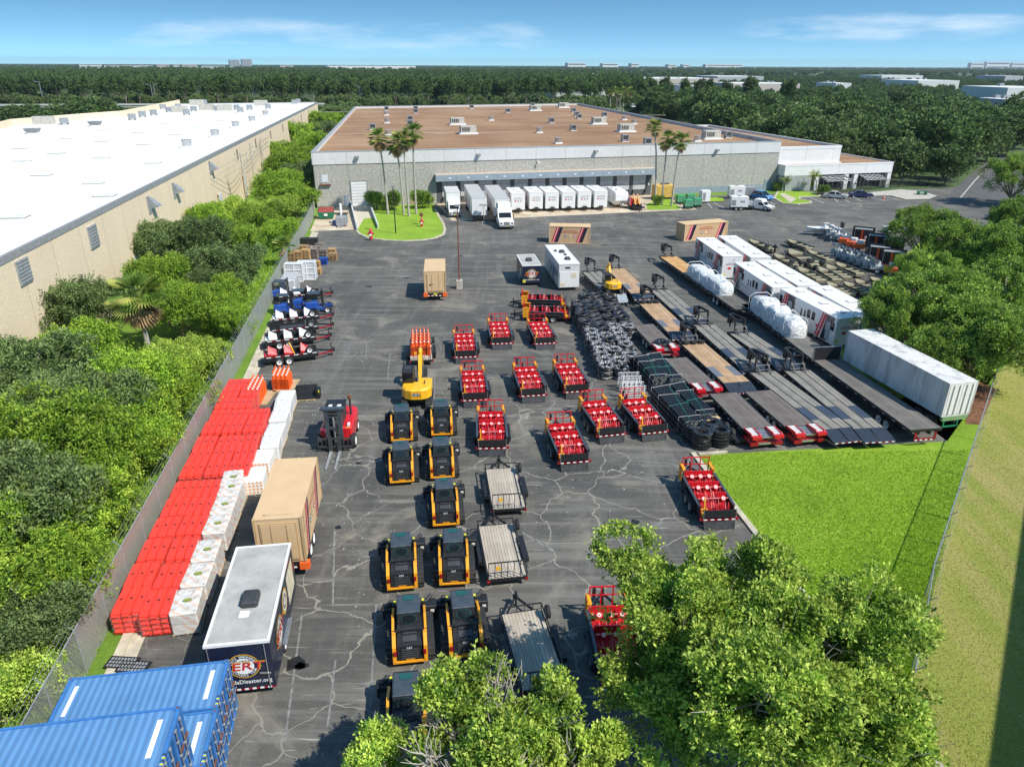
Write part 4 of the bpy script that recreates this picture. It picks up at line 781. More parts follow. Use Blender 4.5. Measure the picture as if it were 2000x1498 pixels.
t, L, a, c = GP('gooseneck flatbed with an orange plank deck, middle of the orange-decked ones', ((1304.8, 648.7), (1345, 645), (1285, 589), (1246.8, 590)), PL_T); spare3(t, L); gneck(t, L, L)
t, L, a, c = GP('gooseneck flatbed with a worn tan deck, right of the loaded excavator', ((1234.3, 573.8), (1268, 571), (1217, 523.6), (1187, 524.7)), PL_T); gneck(t, L, L)
t, L, a, c = flatbed('grey-decked gooseneck flatbed carrying a yellow excavator', ((1183, 577), (1222, 574), (1171, 530), (1139, 532)), 'silver', PL_G, GR); gneck(t, L, L)
t, L, a, c = GP('grey-decked gooseneck flatbed right of the middle orange deck', ((1335.7, 625), (1375, 622), (1304.8, 565), (1273, 567)), PL_G); gneck(t, L, L)
t, L, a, c = GP('grey-decked gooseneck flatbed right of the nearest orange deck', ((1442.9, 711.8), (1480, 706), (1394.4, 633), (1354.7, 635.4)), PL_G); gneck(t, L, L)
t, L, a, c = GP('grey-decked gooseneck flatbed left of the second white-wrapped load', ((1503.7, 704), (1545, 702), (1467, 650), (1426.7, 651.6)), PL_G); gneck(t, L, L)
t, L, a, c = GP('long grey-decked flatbed reaching the lawn, right of the dark red-ramped decks', ((1610, 838), (1661, 835), (1514, 726), (1464.7, 727.4)), PL_G); gneck(t, L, L)
t, L, a, c = GP('long grey-decked flatbed reaching the lawn, left of the full-length semi flatbed', ((1668.8, 838), (1724.7, 834), (1583, 723.5), (1532, 724.8)), PL_G); gneck(t, L, L)
t, L, a, c = flatbed('full-length semi flatbed beside the long white container', ((1775, 840.5), (1843, 835), (1645, 701), (1583, 704)), 'semi', m_planks('weathered_dark_planks', (.13, .12, .11), (.20, .185, .165), 4.5), GR, h=1.35, Wd=2.55); m = M(); m.box(-1.27, 1.27, L + .07, L + .13, 1.35, 2.5, BLACK); m.box(-1.3, -1.25, L + .03, L + .16, 1.2, 2.55, SILV); m.box(1.25, 1.3, L + .03, L + .16, 1.2, 2.55, SILV); m.box(-1.27, 1.27, L + .05, L + .15, 2.5, 2.55, SILV); m.build('headboard', t)
m = M(); m.box(-.8, .8, -.1, -.04, .55, .65, DRED); m.box(-.85, -.7, -.1, -.04, .55, 1.1, DRED); m.box(.7, .85, -.1, -.04, .55, 1.1, DRED); stripes(m, -.8, .8, -.12, .5, 8, .08); m.build('rear_bumper', t)
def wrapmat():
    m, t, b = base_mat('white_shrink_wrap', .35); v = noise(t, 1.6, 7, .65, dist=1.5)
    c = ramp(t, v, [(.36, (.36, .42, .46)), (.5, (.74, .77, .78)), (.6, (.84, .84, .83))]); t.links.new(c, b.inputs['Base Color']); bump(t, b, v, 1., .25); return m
WRAP = wrapmat()
def cargo(label, x, y, z, rz, L, W_, H, nlob):
    t = T('wrapped_cargo', label, 'wrapped load', (x, y, z), rz, 'white-wrapped loads on the flatbeds'); m = M(); ns, nr = 26, 16; vs = []; lob = [random.uniform(.86, 1.06) for _ in range(40)]
    for i in range(ns + 1):
        u = i / ns; f = math.sin(min(1, min(u, 1 - u) * 7) * math.pi / 2) ** .5; g = .86 + .14 * abs(math.cos(math.pi * u * nlob)) if nlob else 1
        for j in range(nr):
            a = math.pi * (j / (nr - 1)); cx_, sz = math.cos(a), math.sin(a); cx_ = math.copysign(abs(cx_) ** .55, cx_); sz = sz ** .5 if sz > 0 else 0
            k = g * (.6 + .4 * f) * random.uniform(.95, 1.04); vs.append((cx_ * W_ / 2 * k, (u - .5) * L, H * sz * k * lob[i // 2] if sz > .01 else 0))
    fs = [(i * nr + j, i * nr + j + 1, (i + 1) * nr + j + 1, (i + 1) * nr + j) for i in range(ns) for j in range(nr - 1)] + [tuple(range(nr - 1, -1, -1)), tuple(ns * nr + j for j in range(nr))]
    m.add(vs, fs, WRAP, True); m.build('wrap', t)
    for u in (-.42, -.2, .02, .24, .44): m = M(); m.tube([(-W_ / 2 - .06, u * L, 0), (-W_ / 2 - .03, u * L + .1, H * .8), (-W_ * .3, u * L + .1, H * 1.03), (W_ * .3, u * L + .1, H * 1.03), (W_ / 2 + .03, u * L + .1, H * .8), (W_ / 2 + .06, u * L, 0)], .03, WTXT, 4); m.build('strap', t)
    return t
def onbed(a, b, h): A, B = Vector(G(*a, h)), Vector(G(*b, h)); return A, B, yaw(A, B), (A + B) / 2, (B - A).length
t, L, a, c = flatbed('gooseneck flatbed with orange planks ahead of its white-wrapped load', ((1432, 605), (1481, 602), (1326, 500), (1285, 503)), 'load', m_planks('loaded_deck', (.10, .09, .085), (.16, .15, .13), 5), GR, Wd=2.5, h=1.1); gneck(t, L, L, 1.1)
m = M(); m.box(-1.15, 1.15, L * .60, L - .02, 1.1, 1.115, PL_O); m.build('fresh_planks', t)
p = c + Vector((-math.sin(a), math.cos(a))) * L * .42; cargo('lumpy white shrink-wrapped load on the flatbed with orange planks', p.x, p.y, 1.1, a, L * .42, 2.3, 1.55, 3)
t, L, a, c = flatbed('dark-decked flatbed under the white-wrapped load nearest the white container', ((1583.6, 702), (1636, 697), (1492, 592), (1446, 595)), 'load', m_planks('loaded_deck2', (.13, .125, .115), (.20, .19, .17), 5), GR, Wd=2.5, h=1.1)
p = c + Vector((-math.sin(a), math.cos(a))) * L * .62; cargo('lumpy white shrink-wrapped load nearest the white container', p.x, p.y, 1.1, a, L * .60, 2.35, 1.75, 4)
# ================= logos and boxes =================
def sert_logo(m, c, xd, yd, R):
    disc(m, c, xd, yd, R, GOLD, off=.006); disc(m, c, xd, yd, R * .93, NAVY, off=.010); disc(m, c, xd, yd, R * .66, WTXT, off=.014)
    arc_text(m, 'STATE EMERGENCY', c, xd, yd, R * .79, R * .24, WTXT, 90, 10.5, .018); arc_text(m, 'RESPONSE TEAM', c, xd, yd, R * .79, R * .24, WTXT, -90, 11, .018)
    x, y = Vector(xd).normalized(), Vector(yd).normalized(); C_ = Vector(c); n = x.cross(y)
    text(m, 'FLORIDA', C_ + y * R * .42, x, y, R * .24, NAVY, off=.02); 
    text(m, 'SERT', C_ + y * R * -.02, x + y * 0, y + x * .18, R * 1.02, GOLD, fit=R * 2.66, off=.026); text(m, 'SERT', C_ + y * R * -.02, x, y + x * .18, R * .86, STR, fit=R * 2.5, off=.034)
    for s in (-1, 1): q = C_ + x * s * R * .98 - y * s * .1 * R; m.quad([q + n * .02 + x * R * .14, q + n * .02 - x * R * .14, q + n * .02 - y * s * R * -.25], GOLD)
def seal(m, c, xd, yd, R, mat, in_=None): disc(m, c, xd, yd, R, mat, off=.008, n=18); disc(m, c, xd, yd, R * .72, in_ or WTXT, off=.013, n=18); disc(m, c, xd, yd, R * .4, mat, off=.018, n=12)
def enclosed(label, cpt, rz, Wd, L, z0, H, body, roof, group=None, name='cargo_trailer'):
    t = T(name, label, 'trailer', cpt, rz, group); w = Wd / 2
    m = M(); m.box(-w, w, 0, L, z0, H - .06, body); b = m.build('box_body', t)
    m = M(); m.box(-w + .08, w - .08, .08, L - .08, H - .06, H, roof); m.build('roof', t)
    m = M()
    for x0, x1, y0, y1 in ((-w - .03, -w + .08, -.03, L + .03), (w - .08, w + .03, -.03, L + .03), (-w + .08, w - .08, -.03, .08), (-w + .08, w - .08, L - .08, L + .03)): m.box(x0, x1, y0, y1, H - .1, H + .03, WHITE)
    m.build('roof_trim', t)
    for s in (-1, 1):
        for k in (0, 1): wheelpart(t, (s * (w + .02), L * .38 + k * .85, .36), .36, -s * .22, RIM)
        m = M(); m.box(*sorted((s * (w + .001), s * (w + .2))), L * .38 - .45, L * .38 + 1.3, .72, .77, SILV); m.build('mudguard', t)
    m = M(); m.bar((-.6, L, z0 - .1), (0, L + 1.2, z0 - .1), .1, .1, BLACK); m.bar((.6, L, z0 - .1), (0, L + 1.2, z0 - .1), .1, .1, BLACK); m.cyl((0, L + 1.0, .05), (0, L + 1.0, .9), .05, BLACK); m.build('tongue', t)
    return t, b
def ac(t, x, y, z, mat=DARK, s=1.0): m = M(); m.cbox(x - .35 * s, x + .35 * s, y - .45 * s, y + .45 * s, z, z + .3 * s, mat, .08 * s); m.build('air_conditioner', t)
# near dark show trailer
X = (1, 0, 0); Z = (0, 0, 1)
n0 = Vector(G(399, 1262, 3)); n1 = Vector(G(523, 1251, 3)); c = (n0 + n1) / 2; GROOF = mt('membrane_grey', (.42, .42, .395), .8, var=.22, scale=.8, dirt=.5)
t, b = enclosed('navy show trailer with grey roof and round emblem, near the blue containers', (c.x, c.y), R_(8.3), 2.6, 6.7, .4, 3.0, NAVY, GROOF, 'navy show trailers')
m = M(); sert_logo(m, (.12, -.012, 1.75), X, Z, .66); text(m, 'FloridaDisaster.org', (.12, -.012, .88), X, Z, .3, WTXT, fit=2.1); m.build('emblem', b)
m = M(); stripes(m, -1.28, 1.28, -.02, .42, 16, .09); m.build('reflective_tape', b)
m = M()
for x in (-1.2, 1.08): m.cyl((x, -.06, .5), (x, -.06, 2.85), .025, SILV, 6)
m.bar((.75, -.08, 1.35), (1.2, -.08, 1.3), .05, .06, SILV); m.build('door_bar', b)
m = M(); sert_logo(m, (1.312, 1.9, 1.75), (0, 1, 0), Z, .72); seal(m, (1.312, 3.6, 2.0), (0, 1, 0), Z, .62, GOLD); seal(m, (1.312, 3.6, 2.0), (0, 1, 0), Z, .52, WTXT, NAVY); m.box(1.301, 1.31, 4.6, 6.2, .9, 2.5, CREAM); m.build('side_emblem', b)
ac(t, .12, 2.6, 3.0, DARK, 1.05); m = M(); m.cbox(-.25, .2, 1.55, 1.95, 3.0, 3.06, WHITE); m.build('roof_hatch', t)
# far dark show trailer
n0 = Vector(G(1019.5, 519.5, 2.6)); n1 = Vector(G(1058, 517, 2.6)); c = (n0 + n1) / 2
t, b = enclosed('navy show trailer with round emblem, beside the white motor home trailer', (c.x, c.y), R_(7.5), 2.3, 5.4, .35, 2.6, NAVY, GROOF, 'navy show trailers')
m = M(); sert_logo(m, (0, -.012, 1.5), X, Z, .62); text(m, 'FloridaDisaster.org', (0, -.012, .78), X, Z, .2, WTXT, fit=1.8); m.box(-1.1, -.75, -.02, -.002, .45, .8, YSTK); m.build('emblem', b)
m = M(); sert_logo(m, (-1.163, 3.4, 1.5), (0, -1, 0), Z, .6); seal(m, (-1.163, 1.6, 1.4), (0, -1, 0), Z, .5, SILV); m.build('side_emblem', b); ac(t, 0, 2.3, 2.6)
# white toy-hauler
n0 = Vector(G(1093, 516, 3.3)); n1 = Vector(G(1132, 515.5, 3.3)); c = (n0 + n1) / 2; Lr = (Vector(G(1064, 479, 3.3)) - n0).length
t, b = enclosed('white camping trailer with grey tail ramp, right of the navy show trailer', (c.x, c.y), R_(7.5), 2.5, Lr, .4, 3.3, mt('camper_white', (.66, .67, .66), .4, var=.1), WHITE, None, 'camping_trailer')
m = M(); m.box(-1.15, 1.15, -.06, -.01, .45, 2.35, WHITE); m.box(-1.1, -.5, -.075, -.06, .6, 1.0, CREAM); m.box(.3, .8, -.075, -.06, 1.6, 2.25, CREAM); m.build('tail_ramp', b); m = M(); m.box(-.5, .1, -.03, -.01, 2.75, 2.95, DARK); m.build('rear_marking', b)
for y in (1.0, 2.3, 4.6, 6.2): m = M(); m.box(-1.275, -1.25, y, y + .55, 1.5, 2.3, GLASS); m.build('window', b)
m = M(); m.box(-1.28, -1.25, 3.3, 3.95, .6, 2.4, GREY); m.build('door', b)
for y in (2.2, 5.8): ac(t, .2, y, 3.3, DARK, .9)
ac(t, -.5, 6.5, 3.3, BLACK, .5); ac(t, .35, 4.4, 3.3, BLACK, .5)
# tan container trailers
def tan_tr(label, n0, n1, rz, L, H, grp):
    c = (Vector(n0) + Vector(n1)) / 2; t = T('container_trailer', label, 'container trailer', (c.x, c.y), rz, grp)
    m = M(); m.box(-1.19, 1.19, .02, L, 1.0, H - .03, TAN); m.box(-1.22, 1.22, 0, L + .02, H - .06, H, TAN); b = m.build('container', t)
    for x in (-1.24, 1.12):
        for y in (-.03, L - .1):
            m = M(); m.box(x, x + .12, y, y + .12, .98, H + .01, TAND); m.build('corner_post', b)
    m = M(); m.cbox(-.95, .95, -.03, .02, 1.15, H - .25, TAND, .02); m.box(-.85, .85, -.05, -.03, 1.25, H - .35, TAN)
    for x in (-.35, .45): m.box(x - .02, x + .02, -.075, -.05, 1.25, H - .35, TAND)
    d = m.build('door', b); m = M(); m.cyl((-.5, -.05, 2.0), (-.5, -.12, 2.0), .09, DARK, 10); m.bar((-.3, -.07, 1.9), (-.2, -.07, 2.1), .04, .04, DARK); m.build('handle', d)
    m = M(); sc = TAND; text(m, 'MGUU 202947 2', (0, .35, H + .0), X, (0, 1, 0), .22, sc, off=.006); text(m, 'MGUU 202947', (1.224, -.0 + .55, H - .8), (0, 0, -1), (0, 1, 0), .16, DARK, off=.006); m.build('container_number', b)
    for s in (-1, 1):
        m = M(); x = s * 1.195; n = (0, 1, 0) if s > 0 else (0, -1, 0)
        for i, (mat, wd) in enumerate(((STR, .28), (WTXT, .06), (STR, .1), (NAVY, .34))):
            for y0 in (.7, L - 2.2):
                yy = y0 + [0, .28, .34, .46][i]; m.add([(x + s * .008, yy, 1.05), (x + s * .008, yy + wd, 1.05), (x + s * .008, yy + wd + .75, H - .12), (x + s * .008, yy + .75, H - .12)], [(0, 1, 2, 3)], mat)
        for k, mat in enumerate((NAVY, GOLD, STR)): seal(m, (x, L * .38 + k * .7, 2.1), n, Z, .25, mat)
        text(m, 'FLORIDA DIVISION OF', (x, L * .5, 2.9), n, Z, .2, STR, fit=2.2); text(m, 'EMERGENCY MANAGEMENT', (x, L * .5, 2.65), n, Z, .2, STR, fit=2.6); m.build('side_graphics', b)
    m = M(); m.box(-1.0, 1.0, .1, L + .3, .7, .97, BLACK); m.box(-1.05, 1.05, .02, .1, .55, .97, BLACK); m.bar((0, L, .8), (0, L + 1.6, .7), .3, .2, BLACK); stripes(m, -.9, .9, .0, .6, 8, .1); m.box(-.2, .2, -.02, 0, .75, .92, YSTK); m.build('chassis', t)
    for s in (-1, 1):
        for k in (0, 1): wheelpart(t, (s * 1.16, 1.7 + k * 1.05, .5), .5, -s * .35, RIM)
        m = M(); m.box(*sorted((s * .85, s * 1.35)), -.12, .25, .55, .95, ORG); m.build('buoy_block' if False else 'corner_buffer', t)
    return t
tan_tr('tan container on a trailer with orange corner buffers, beside the navy show trailer', G(492, 1017, 3.7), G(588, 1012, 3.7), R_(6.5), 6.2, 3.75, 'tan containers on trailers')
tan_tr('tan container on a trailer, door towards us, left of the rusty light pole', G(829, 531, 3.5), G(868, 530, 3.5), R_(5), 5.8, 3.5, 'tan containers on trailers')
def crate(p0, p1, label):
    A, B = Vector(G(*p0)), Vector(G(*p1)); L = (B - A).length; t = T('tan_container', label, 'container', (A.x, A.y), math.atan2((B - A).y, (B - A).x), 'tan containers on the ground'); H = 2.6
    m = M(); m.box(.05, L - .05, .05, 2.4, 0.05, H - .05, mt('crate_panel', (.60, .40, .22), .6, var=.1)); m.box(0, L, 0, 2.44, H - .12, H, TAN); m.box(0, L, 0, 2.44, 0, .12, TAN)
    for x in (0, L - .14):
        for y in (0, 2.3): m.box(x, x + .14, y, y + .14, .12, H - .12, TAN)
    b = m.build('container_body', t); m = M()
    for y0 in (.35, L - 2.15):
        for i, (mat, wd) in enumerate(((STR, .22), (WTXT, .08), (STR, .2), (NAVY, .5))): yy = y0 + [0, .22, .30, .50][i]; m.add([(yy, .04, .15), (yy + wd, .04, .15), (yy + wd + .75, .04, H - .15), (yy + .75, .04, H - .15)], [(0, 1, 2, 3)], mat)
    for k, mat in enumerate((NAVY, GOLD, STR)): seal(m, (L * .40 + k * .75, .04, 1.15), X, Z, .23, mat)
    text(m, 'FLORIDA DIVISION OF', (L * .5, .03, 1.95), X, Z, .2, STR, fit=2.0); text(m, 'EMERGENCY MANAGEMENT', (L * .5, .03, 1.7), X, Z, .2, STR, fit=2.6); m.build('side_graphics', b)
crate((1072, 475), (1152, 477), 'tan container with red and navy diagonal stripes, in front of the docked white trailers'); crate((1335.5, 472), (1419, 465), 'tan container with red and navy stripes, behind the first white bunk trailer')
# ================= white bunk trailers =================
def bunk(nl, nr, fr_, fl_, label, detail=True, H=3.1):
    P = [Vector(G(*p, H)) for p in (nl, nr, fr_, fl_)]; a = (yaw(P[0], P[3]) + yaw(P[1], P[2])) / 2; c = (P[0] + P[1]) / 2; L = max(10.2, ((P[3] - P[0]).length + (P[2] - P[1]).length) / 2); w = 1.28
    t = T('bunk_trailer', label, 'trailer', (c.x, c.y), a, 'white bunk trailers in two rows'); m = M(); m.box(-w, w, 0, L, .38, H - .03, WHITE); b = m.build('box_body', t)
    m = M(); m.box(-w - .02, w + .02, -.02, L + .02, H - .03, H + .02, WHITE); m.build('roof', t)
    for y in (L * .16, L * .45, L * .86): m = M(); m.cbox(-.2, .55, y - .3, y + .3, H + .02, H + .12, WHITE, .02); m.box(-.22, .57, y - .36, y - .3, H + .02, H + .09, GREY); m.build('roof_vent', t)
    x = -w; yd = (0, -1, 0)
    for y in (.25, L * .34, L * .42, L * .70, L * .77, L - .7): m = M(); m.box(x - .02, x, y, y + .55, 1.75, 2.55, GLASS); m.build('window', b)
    for y in (L * .50, L * .56): m = M(); m.box(x - .02, x, y, y + .22, 1.55, 2.3, GLASS); m.build('window', b)
    for y in (.45, L - 3.0):
        m = M(); 
        for i, (mat, wd) in enumerate(((NAVY, 1.25), (STR, .42), (WTXT, .07), (STR, .26))):
            yy = y + [0, 1.25, 1.67, 1.74][i]; m.add([(x - .008, yy, .45), (x - .008, yy - .55 * 1.6, H - .1), (x - .008, yy + wd - .55 * 1.6, H - .1), (x - .008, yy + wd, .45)] if False else [(x - .008, yy + .75, .45), (x - .008, yy - .1, H - .1), (x - .008, yy - .1 + wd, H - .1), (x - .008, yy + wd * .8 + .75, .45)], [(0, 1, 2, 3)], mat)
        m.build('stripes', b)
        m = M(); m.box(x - .025, x - .01, y + .4, y + 1.05, .6, 2.35, mt('bunk_door', (.36, .38, .42), .5)); d = m.build('door', b); m = M(); m.tube([(x - .05, y + .4, .7), (x - .05, y + .4, 2.3), (x - .05, y + .5, 2.4), (x - .05, y + .95, 2.4), (x - .05, y + 1.05, 2.3), (x - .05, y + 1.05, 1.5)], .02, WTXT, 4); m.build('grab_rail', d)
    m = M(); text(m, 'FLORIDA DIVISION OF', (x, L * .64, 1.35), yd, Z, .14, GREY, fit=1.9); text(m, 'EMERGENCY MANAGEMENT', (x, L * .64, 1.2), yd, Z, .14, GREY, fit=1.9); disc(m, (x, L * .29, 1.45), yd, Z, .22, STR, ry=.13, n=14); seal(m, (x, L * .24, 1.2), yd, Z, .14, GREY)
    text(m, 'FLORIDA DIVISION OF', (.1, -.005, 2.25), X, Z, .16, GREY, fit=1.5); text(m, 'EMERGENCY MANAGEMENT', (.1, -.005, 2.08), X, Z, .16, STR, fit=1.8); disc(m, (-.35, -.0, 1.6), X, Z, .26, STR, ry=.15, n=16); seal(m, (.3, 0, 1.6), X, Z, .16, GREY); seal(m, (.75, 0, 1.6), X, Z, .16, GREY)
    m.box(.0, .3, -.015, -.0, 2.62, 2.68, GREY); m.box(-1.1, -.75, -.02, 0, .65, .9, YSTK); m.build('lettering', b)
    for s in (-1, 1):
        for k in (0, 1): wheelpart(t, (s * (w - .02), L * .30 + k * .9, .4), .4, -s * .25, GREY)
    m = M(); m.bar((-.5, L, .5), (0, L + 1.3, .5), .12, .12, BLACK); m.bar((.5, L, .5), (0, L + 1.3, .5), .12, .12, BLACK); m.build('tongue', t)
bunk((1638.4, 621.7), (1681.7, 621), (1577.5, 566.6), (1532.7, 568.8), 'white bunk trailer nearest the old white container, front row')
bunk((1510.8, 563.2), (1552.8, 560.4), (1475.8, 511.4), (1432.4, 512.8), 'white bunk trailer in the middle of the front row')
bunk((1414.2, 503), (1450.6, 500), (1396, 463.8), (1358, 465), 'white bunk trailer at the far end of the front row, beside the orange deck')
bunk((1468.8, 504), (1505, 503), (1438, 460), (1401.6, 461), 'white bunk trailer at the far end of the back row, by the tan container')
bunk((1561, 560), (1601.8, 556), (1513.6, 507), (1477, 510), 'white bunk trailer in the middle of the back row, beside the olive boats')
bunk((1690, 620), (1733, 618), (1620, 557.6), (1578, 560), 'white bunk trailer at the near end of the back row, its end under the tree')
# old white container on a chassis
P = [Vector(G(*p, 4.0)) for p in ((1853.9, 748.7), (1914.5, 745.6), (1709, 643.7), (1659.7, 647.6))]; c = (P[0] + P[1]) / 2; a = (yaw(P[0], P[3]) + yaw(P[1], P[2])) / 2
t = T('shipping_container', 'long old white container on a chassis, streaked with grime, beside the grass', 'container', (c.x, c.y), a)
def m_dirty():
    m, t_, b = base_mat('grimy_white', .55); v = noise(t_, 1, 5, .65, vec=scaled(t_, (1.4, 1.6, .16)))
    cc = mixc(t_, ramp(t_, v, [(.48, 0.), (.72, .75)]), (.70, .70, .70), (.26, .26, .24)); cc = mixc(t_, ramp(t_, noise(t_, .6, 5, .7), [(.5, 0.), (.7, .35)]), cc, (.36, .33, .28)); t_.links.new(cc, b.inputs['Base Color'])
    w = nd(t_, 'ShaderNodeTexWave', bands_direction='Y', Scale=.9); t_.links.new(t_.nodes.new('ShaderNodeTexCoord').outputs['Object'], w.inputs['Vector']); bump(t_, b, w.outputs['Fac'], .5, .06); return m
GW = m_dirty(); LW = 11.6; m = M(); m.box(-1.2, 1.2, .03, LW - .03, 1.35, 3.95, GW); b = m.build('container_body', t)
m = M(); m.box(-1.22, 1.22, 0, LW, 3.9, 4.0, GW); m.box(-1.22, 1.22, 0, LW, 1.3, 1.42, GW)
for x in (-1.23, 1.11):
    for y in (-.01, LW - .12): m.box(x, x + .12, y, y + .13, 1.42, 3.9, GW)
m.build('edge_rail', b)
for s in (-1, 1):
    m = M(); m.box(*sorted((s * .02, s * 1.08)), -.01, .03, 1.45, 3.88, WHITE); d = m.build('door', b); m = M()
    for x in (.3, .8): m.cyl((s * x, -.05, 1.45), (s * x, -.05, 3.85), .025, GREY, 6)
    m.build('lock_rod', d)
m = M(); m.box(-.5, .5, .1, LW, .9, 1.28, BLACK); m.box(-1.1, 1.1, -.02, .2, .95, 1.28, mt('green_bumper', (.20, .34, .16), .6)); m.box(-.9, -.8, .0, .1, .45, .95, GREENP); m.box(.3, .4, 0, .1, .45, .95, GREENP); m.box(-.95, .5, 0, .1, .4, .5, GREENP); m.build('chassis', t)
for s in (-1, 1):
    for k in (0, 1): wheelpart(t, (s * 1.18, 1.2 + k * 1.2, .5), .5, -s * .5, GREY)
# ================= blue containers =================
def m_blue():
    m, t_, b = base_mat('blue_container', .5); cc = ramp(t_, noise(t_, .7, 5), [(.3, (.09, .22, .43)), (.7, (.12, .28, .52))])
    cc = mixc(t_, ramp(t_, noise(t_, 1, 6, .7, vec=scaled(t_, (12, 1.2, 3))), [(.45, 0.), (.75, .4)]), cc, (.16, .34, .60))
    w = nd(t_, 'ShaderNodeTexWave', bands_direction='X', Scale=1.15); t_.links.new(t_.nodes.new('ShaderNodeTexCoord').outputs['Object'], w.inputs['Vector'])
    cc = mixc(t_, ramp(t_, w.outputs['Fac'], [(0, .35), (.2, 0.)]), cc, (.05, .15, .34)); t_.links.new(cc, b.inputs['Base Color']); bump(t_, b, w.outputs['Fac'], .6, .05); return m
BL = m_blue(); BLE = mt('blue_frame', (.05, .19, .48), .5, dirt=.3); BLD = mt('blue_door', (.015, .12, .36), .45, dirt=.5)
def bcont(label, c, rz, z, L=6.06):   # origin: right end, far corner
    t = T('shipping_container', label, 'container', (c[0], c[1], z), rz, 'stack of blue containers'); H = 2.6
    m = M(); m.box(-L + .06, -.12, -2.40, -.04, .1, H - .05, BL); b = m.build('container_body', t)
    m = M()
    for y in (-.08, -2.44):
        m.box(-L, 0, y, y + .08, 0, .14, BLE); m.box(-L, 0, y, y + .08, H - .14, H, BLE)
        for x in (-L, -.15): m.box(x, x + .15, y - .01, y + .1, .14, H - .14, BLE)
    for x in (-L, -.12): m.box(x, x + .12, -2.36, -.08, 0, .14, BLE); m.box(x, x + .12, -2.36, -.08, H - .14, H, BLE)
    m.build('frame', b)
    for x in (-L - .01, -.17):
        for y in (-.15, -2.46):
            m = M(); m.box(x, x + .18, y, y + .17, H - .12, H + .012, BLE); m.box(x + .05, x + .13, y + .05, y + .12, H + .012, H + .02, RUST); m.build('corner_casting', b)
    for k in (0, 1):
        m = M(); y = -1.2 * k - .06; m.box(-.1, -.04, y - 1.12, y - .02, .14, H - .14, BLD)
        for j in range(4): m.box(-.04, -.02, y - 1.0 + j * .26, y - .88 + j * .26, .25, H - .25, BLE)
        d = m.build('door', b); m = M()
        for yy in (y - .3, y - .82):
            m.cyl((.02, yy, .1), (.02, yy, H - .08), .022, SILV, 6)
            for zz in (.2, .75, 1.3, 1.9, 2.4): m.box(-.03, .05, yy - .06, yy + .06, zz, zz + .06, GALV)
            m.bar((.06, yy, 1.1), (.06, yy + .4, 1.05), .03, .04, GALV); m.box(.01, .06, yy - .02, yy + .3, 1.4, 1.5, RUST)
        m.build('lock_rod', d)
    m = M(); m.box(-.62, -.45, -1.9, -.45, H - .045, H - .03, WTXT); m.build('roof_number', b); m = M(); m.box(-L + .35, -L + .5, -1.9, -.45, H - .045, H - .03, WTXT)
    m.build('roof_number', b)
    m = M(); 
    for k in range(5): m.box(-.09, .003, -1.9 - k * .12, -1.84 - k * .12, H - .1, H + .003, DARK if k % 2 == 0 else YSTK)
    m.build('hazard_stripes', b)
c0 = Vector(G(447, 1288, 2.6)); ra = R_(9.5); dn = Vector((math.sin(ra), -math.cos(ra)))
bcont('blue container on the ground, farthest of the stack, whole roof in view', c0, ra, 0)
c1 = c0 + dn * 2.52; bcont('blue container on the ground with another blue one stacked on it', c1 + Vector((.05, 0)), ra, 0)
c2 = Vector(G(353, 1378, 5.2)); bcont('blue container stacked on top, set back to the left', c2, ra, 2.6)
# ================= red barrier stacks =================
BRED = mt('barrier_red', (.80, .055, .035), .38, coat=.25, var=.1, dirt=.06); BHOLE = mt('barrier_hole', (.10, .01, .008), .8)
def m_film():
    m, t, b = base_mat('clear_wrap', .25); b.inputs['Base Color'].default_value = (.85, .85, .85, 1)
    v = noise(t, 1, 5, .7, vec=scaled(t, (3, 3, 14)), dist=1); tr = t.nodes.new('ShaderNodeBsdfTransparent'); mx_ = t.nodes.new('ShaderNodeMixShader')
    t.links.new(ramp(t, v, [(.45, .0), (.62, .12), (.75, .4)]), mx_.inputs[0]); t.links.new(tr.outputs[0], mx_.inputs[1]); t.links.new(b.outputs[0], mx_.inputs[2]); t.links.new(mx_.outputs[0], t.nodes['Material Output'].inputs[0]); return m
FILM = m_film()
def barrier_mesh(top):
    m = M(); w, L, h = .226, .975, (.34 if top else .30)
    pr = [(-w, 0), (w, 0), (w, h - .09), (w - .06, h), (-w + .06, h), (-w, h - .09)]
    n = 7; vs = []
    for k in range(n):
        y = -L + 2 * L * k / (n - 1); f = .93 if k in (0, n - 1) else 1; d = -.05 if k in (0, n - 1) else 0
        vs += [(a * f, y, b + (d if b > .15 else 0)) for a, b in pr]
    fs = [(i * 6 + j, i * 6 + (j + 1) % 6, (i + 1) * 6 + (j + 1) % 6, (i + 1) * 6 + j) for i in range(n - 1) for j in range(6)] + [(5, 4, 3, 2, 1, 0), tuple((n - 1) * 6 + j for j in range(6))]
    m.add(vs, fs, BRED)
    for e in (-1, 1): m.cyl((-.13, e * (L - .02), .14), (.13, e * (L - .02), .14), .075, BRED, 8)
    if top:
        hx = [(math.cos(2 * math.pi * i / 10) * .075, math.sin(2 * math.pi * i / 10) * .075 * (1.0)) for i in range(10)]
        m.add([(x, y + .05, h + .004) for x, y in hx], [tuple(range(10))], BHOLE); m.add([(x * .5 + .05, y * .5 - .02, h + .005) for x, y in hx], [tuple(range(10))], BHOLE)
        m.box(-.03, .03, .03, .07, h + .004, h + .03, BRED)
    return m
BT = barrier_mesh(True).build('barrier'); BM = barrier_mesh(False).build('barrier'); BT_, BM_ = BT.data, BM.data
bpy.data.objects.remove(BT); bpy.data.objects.remove(BM)
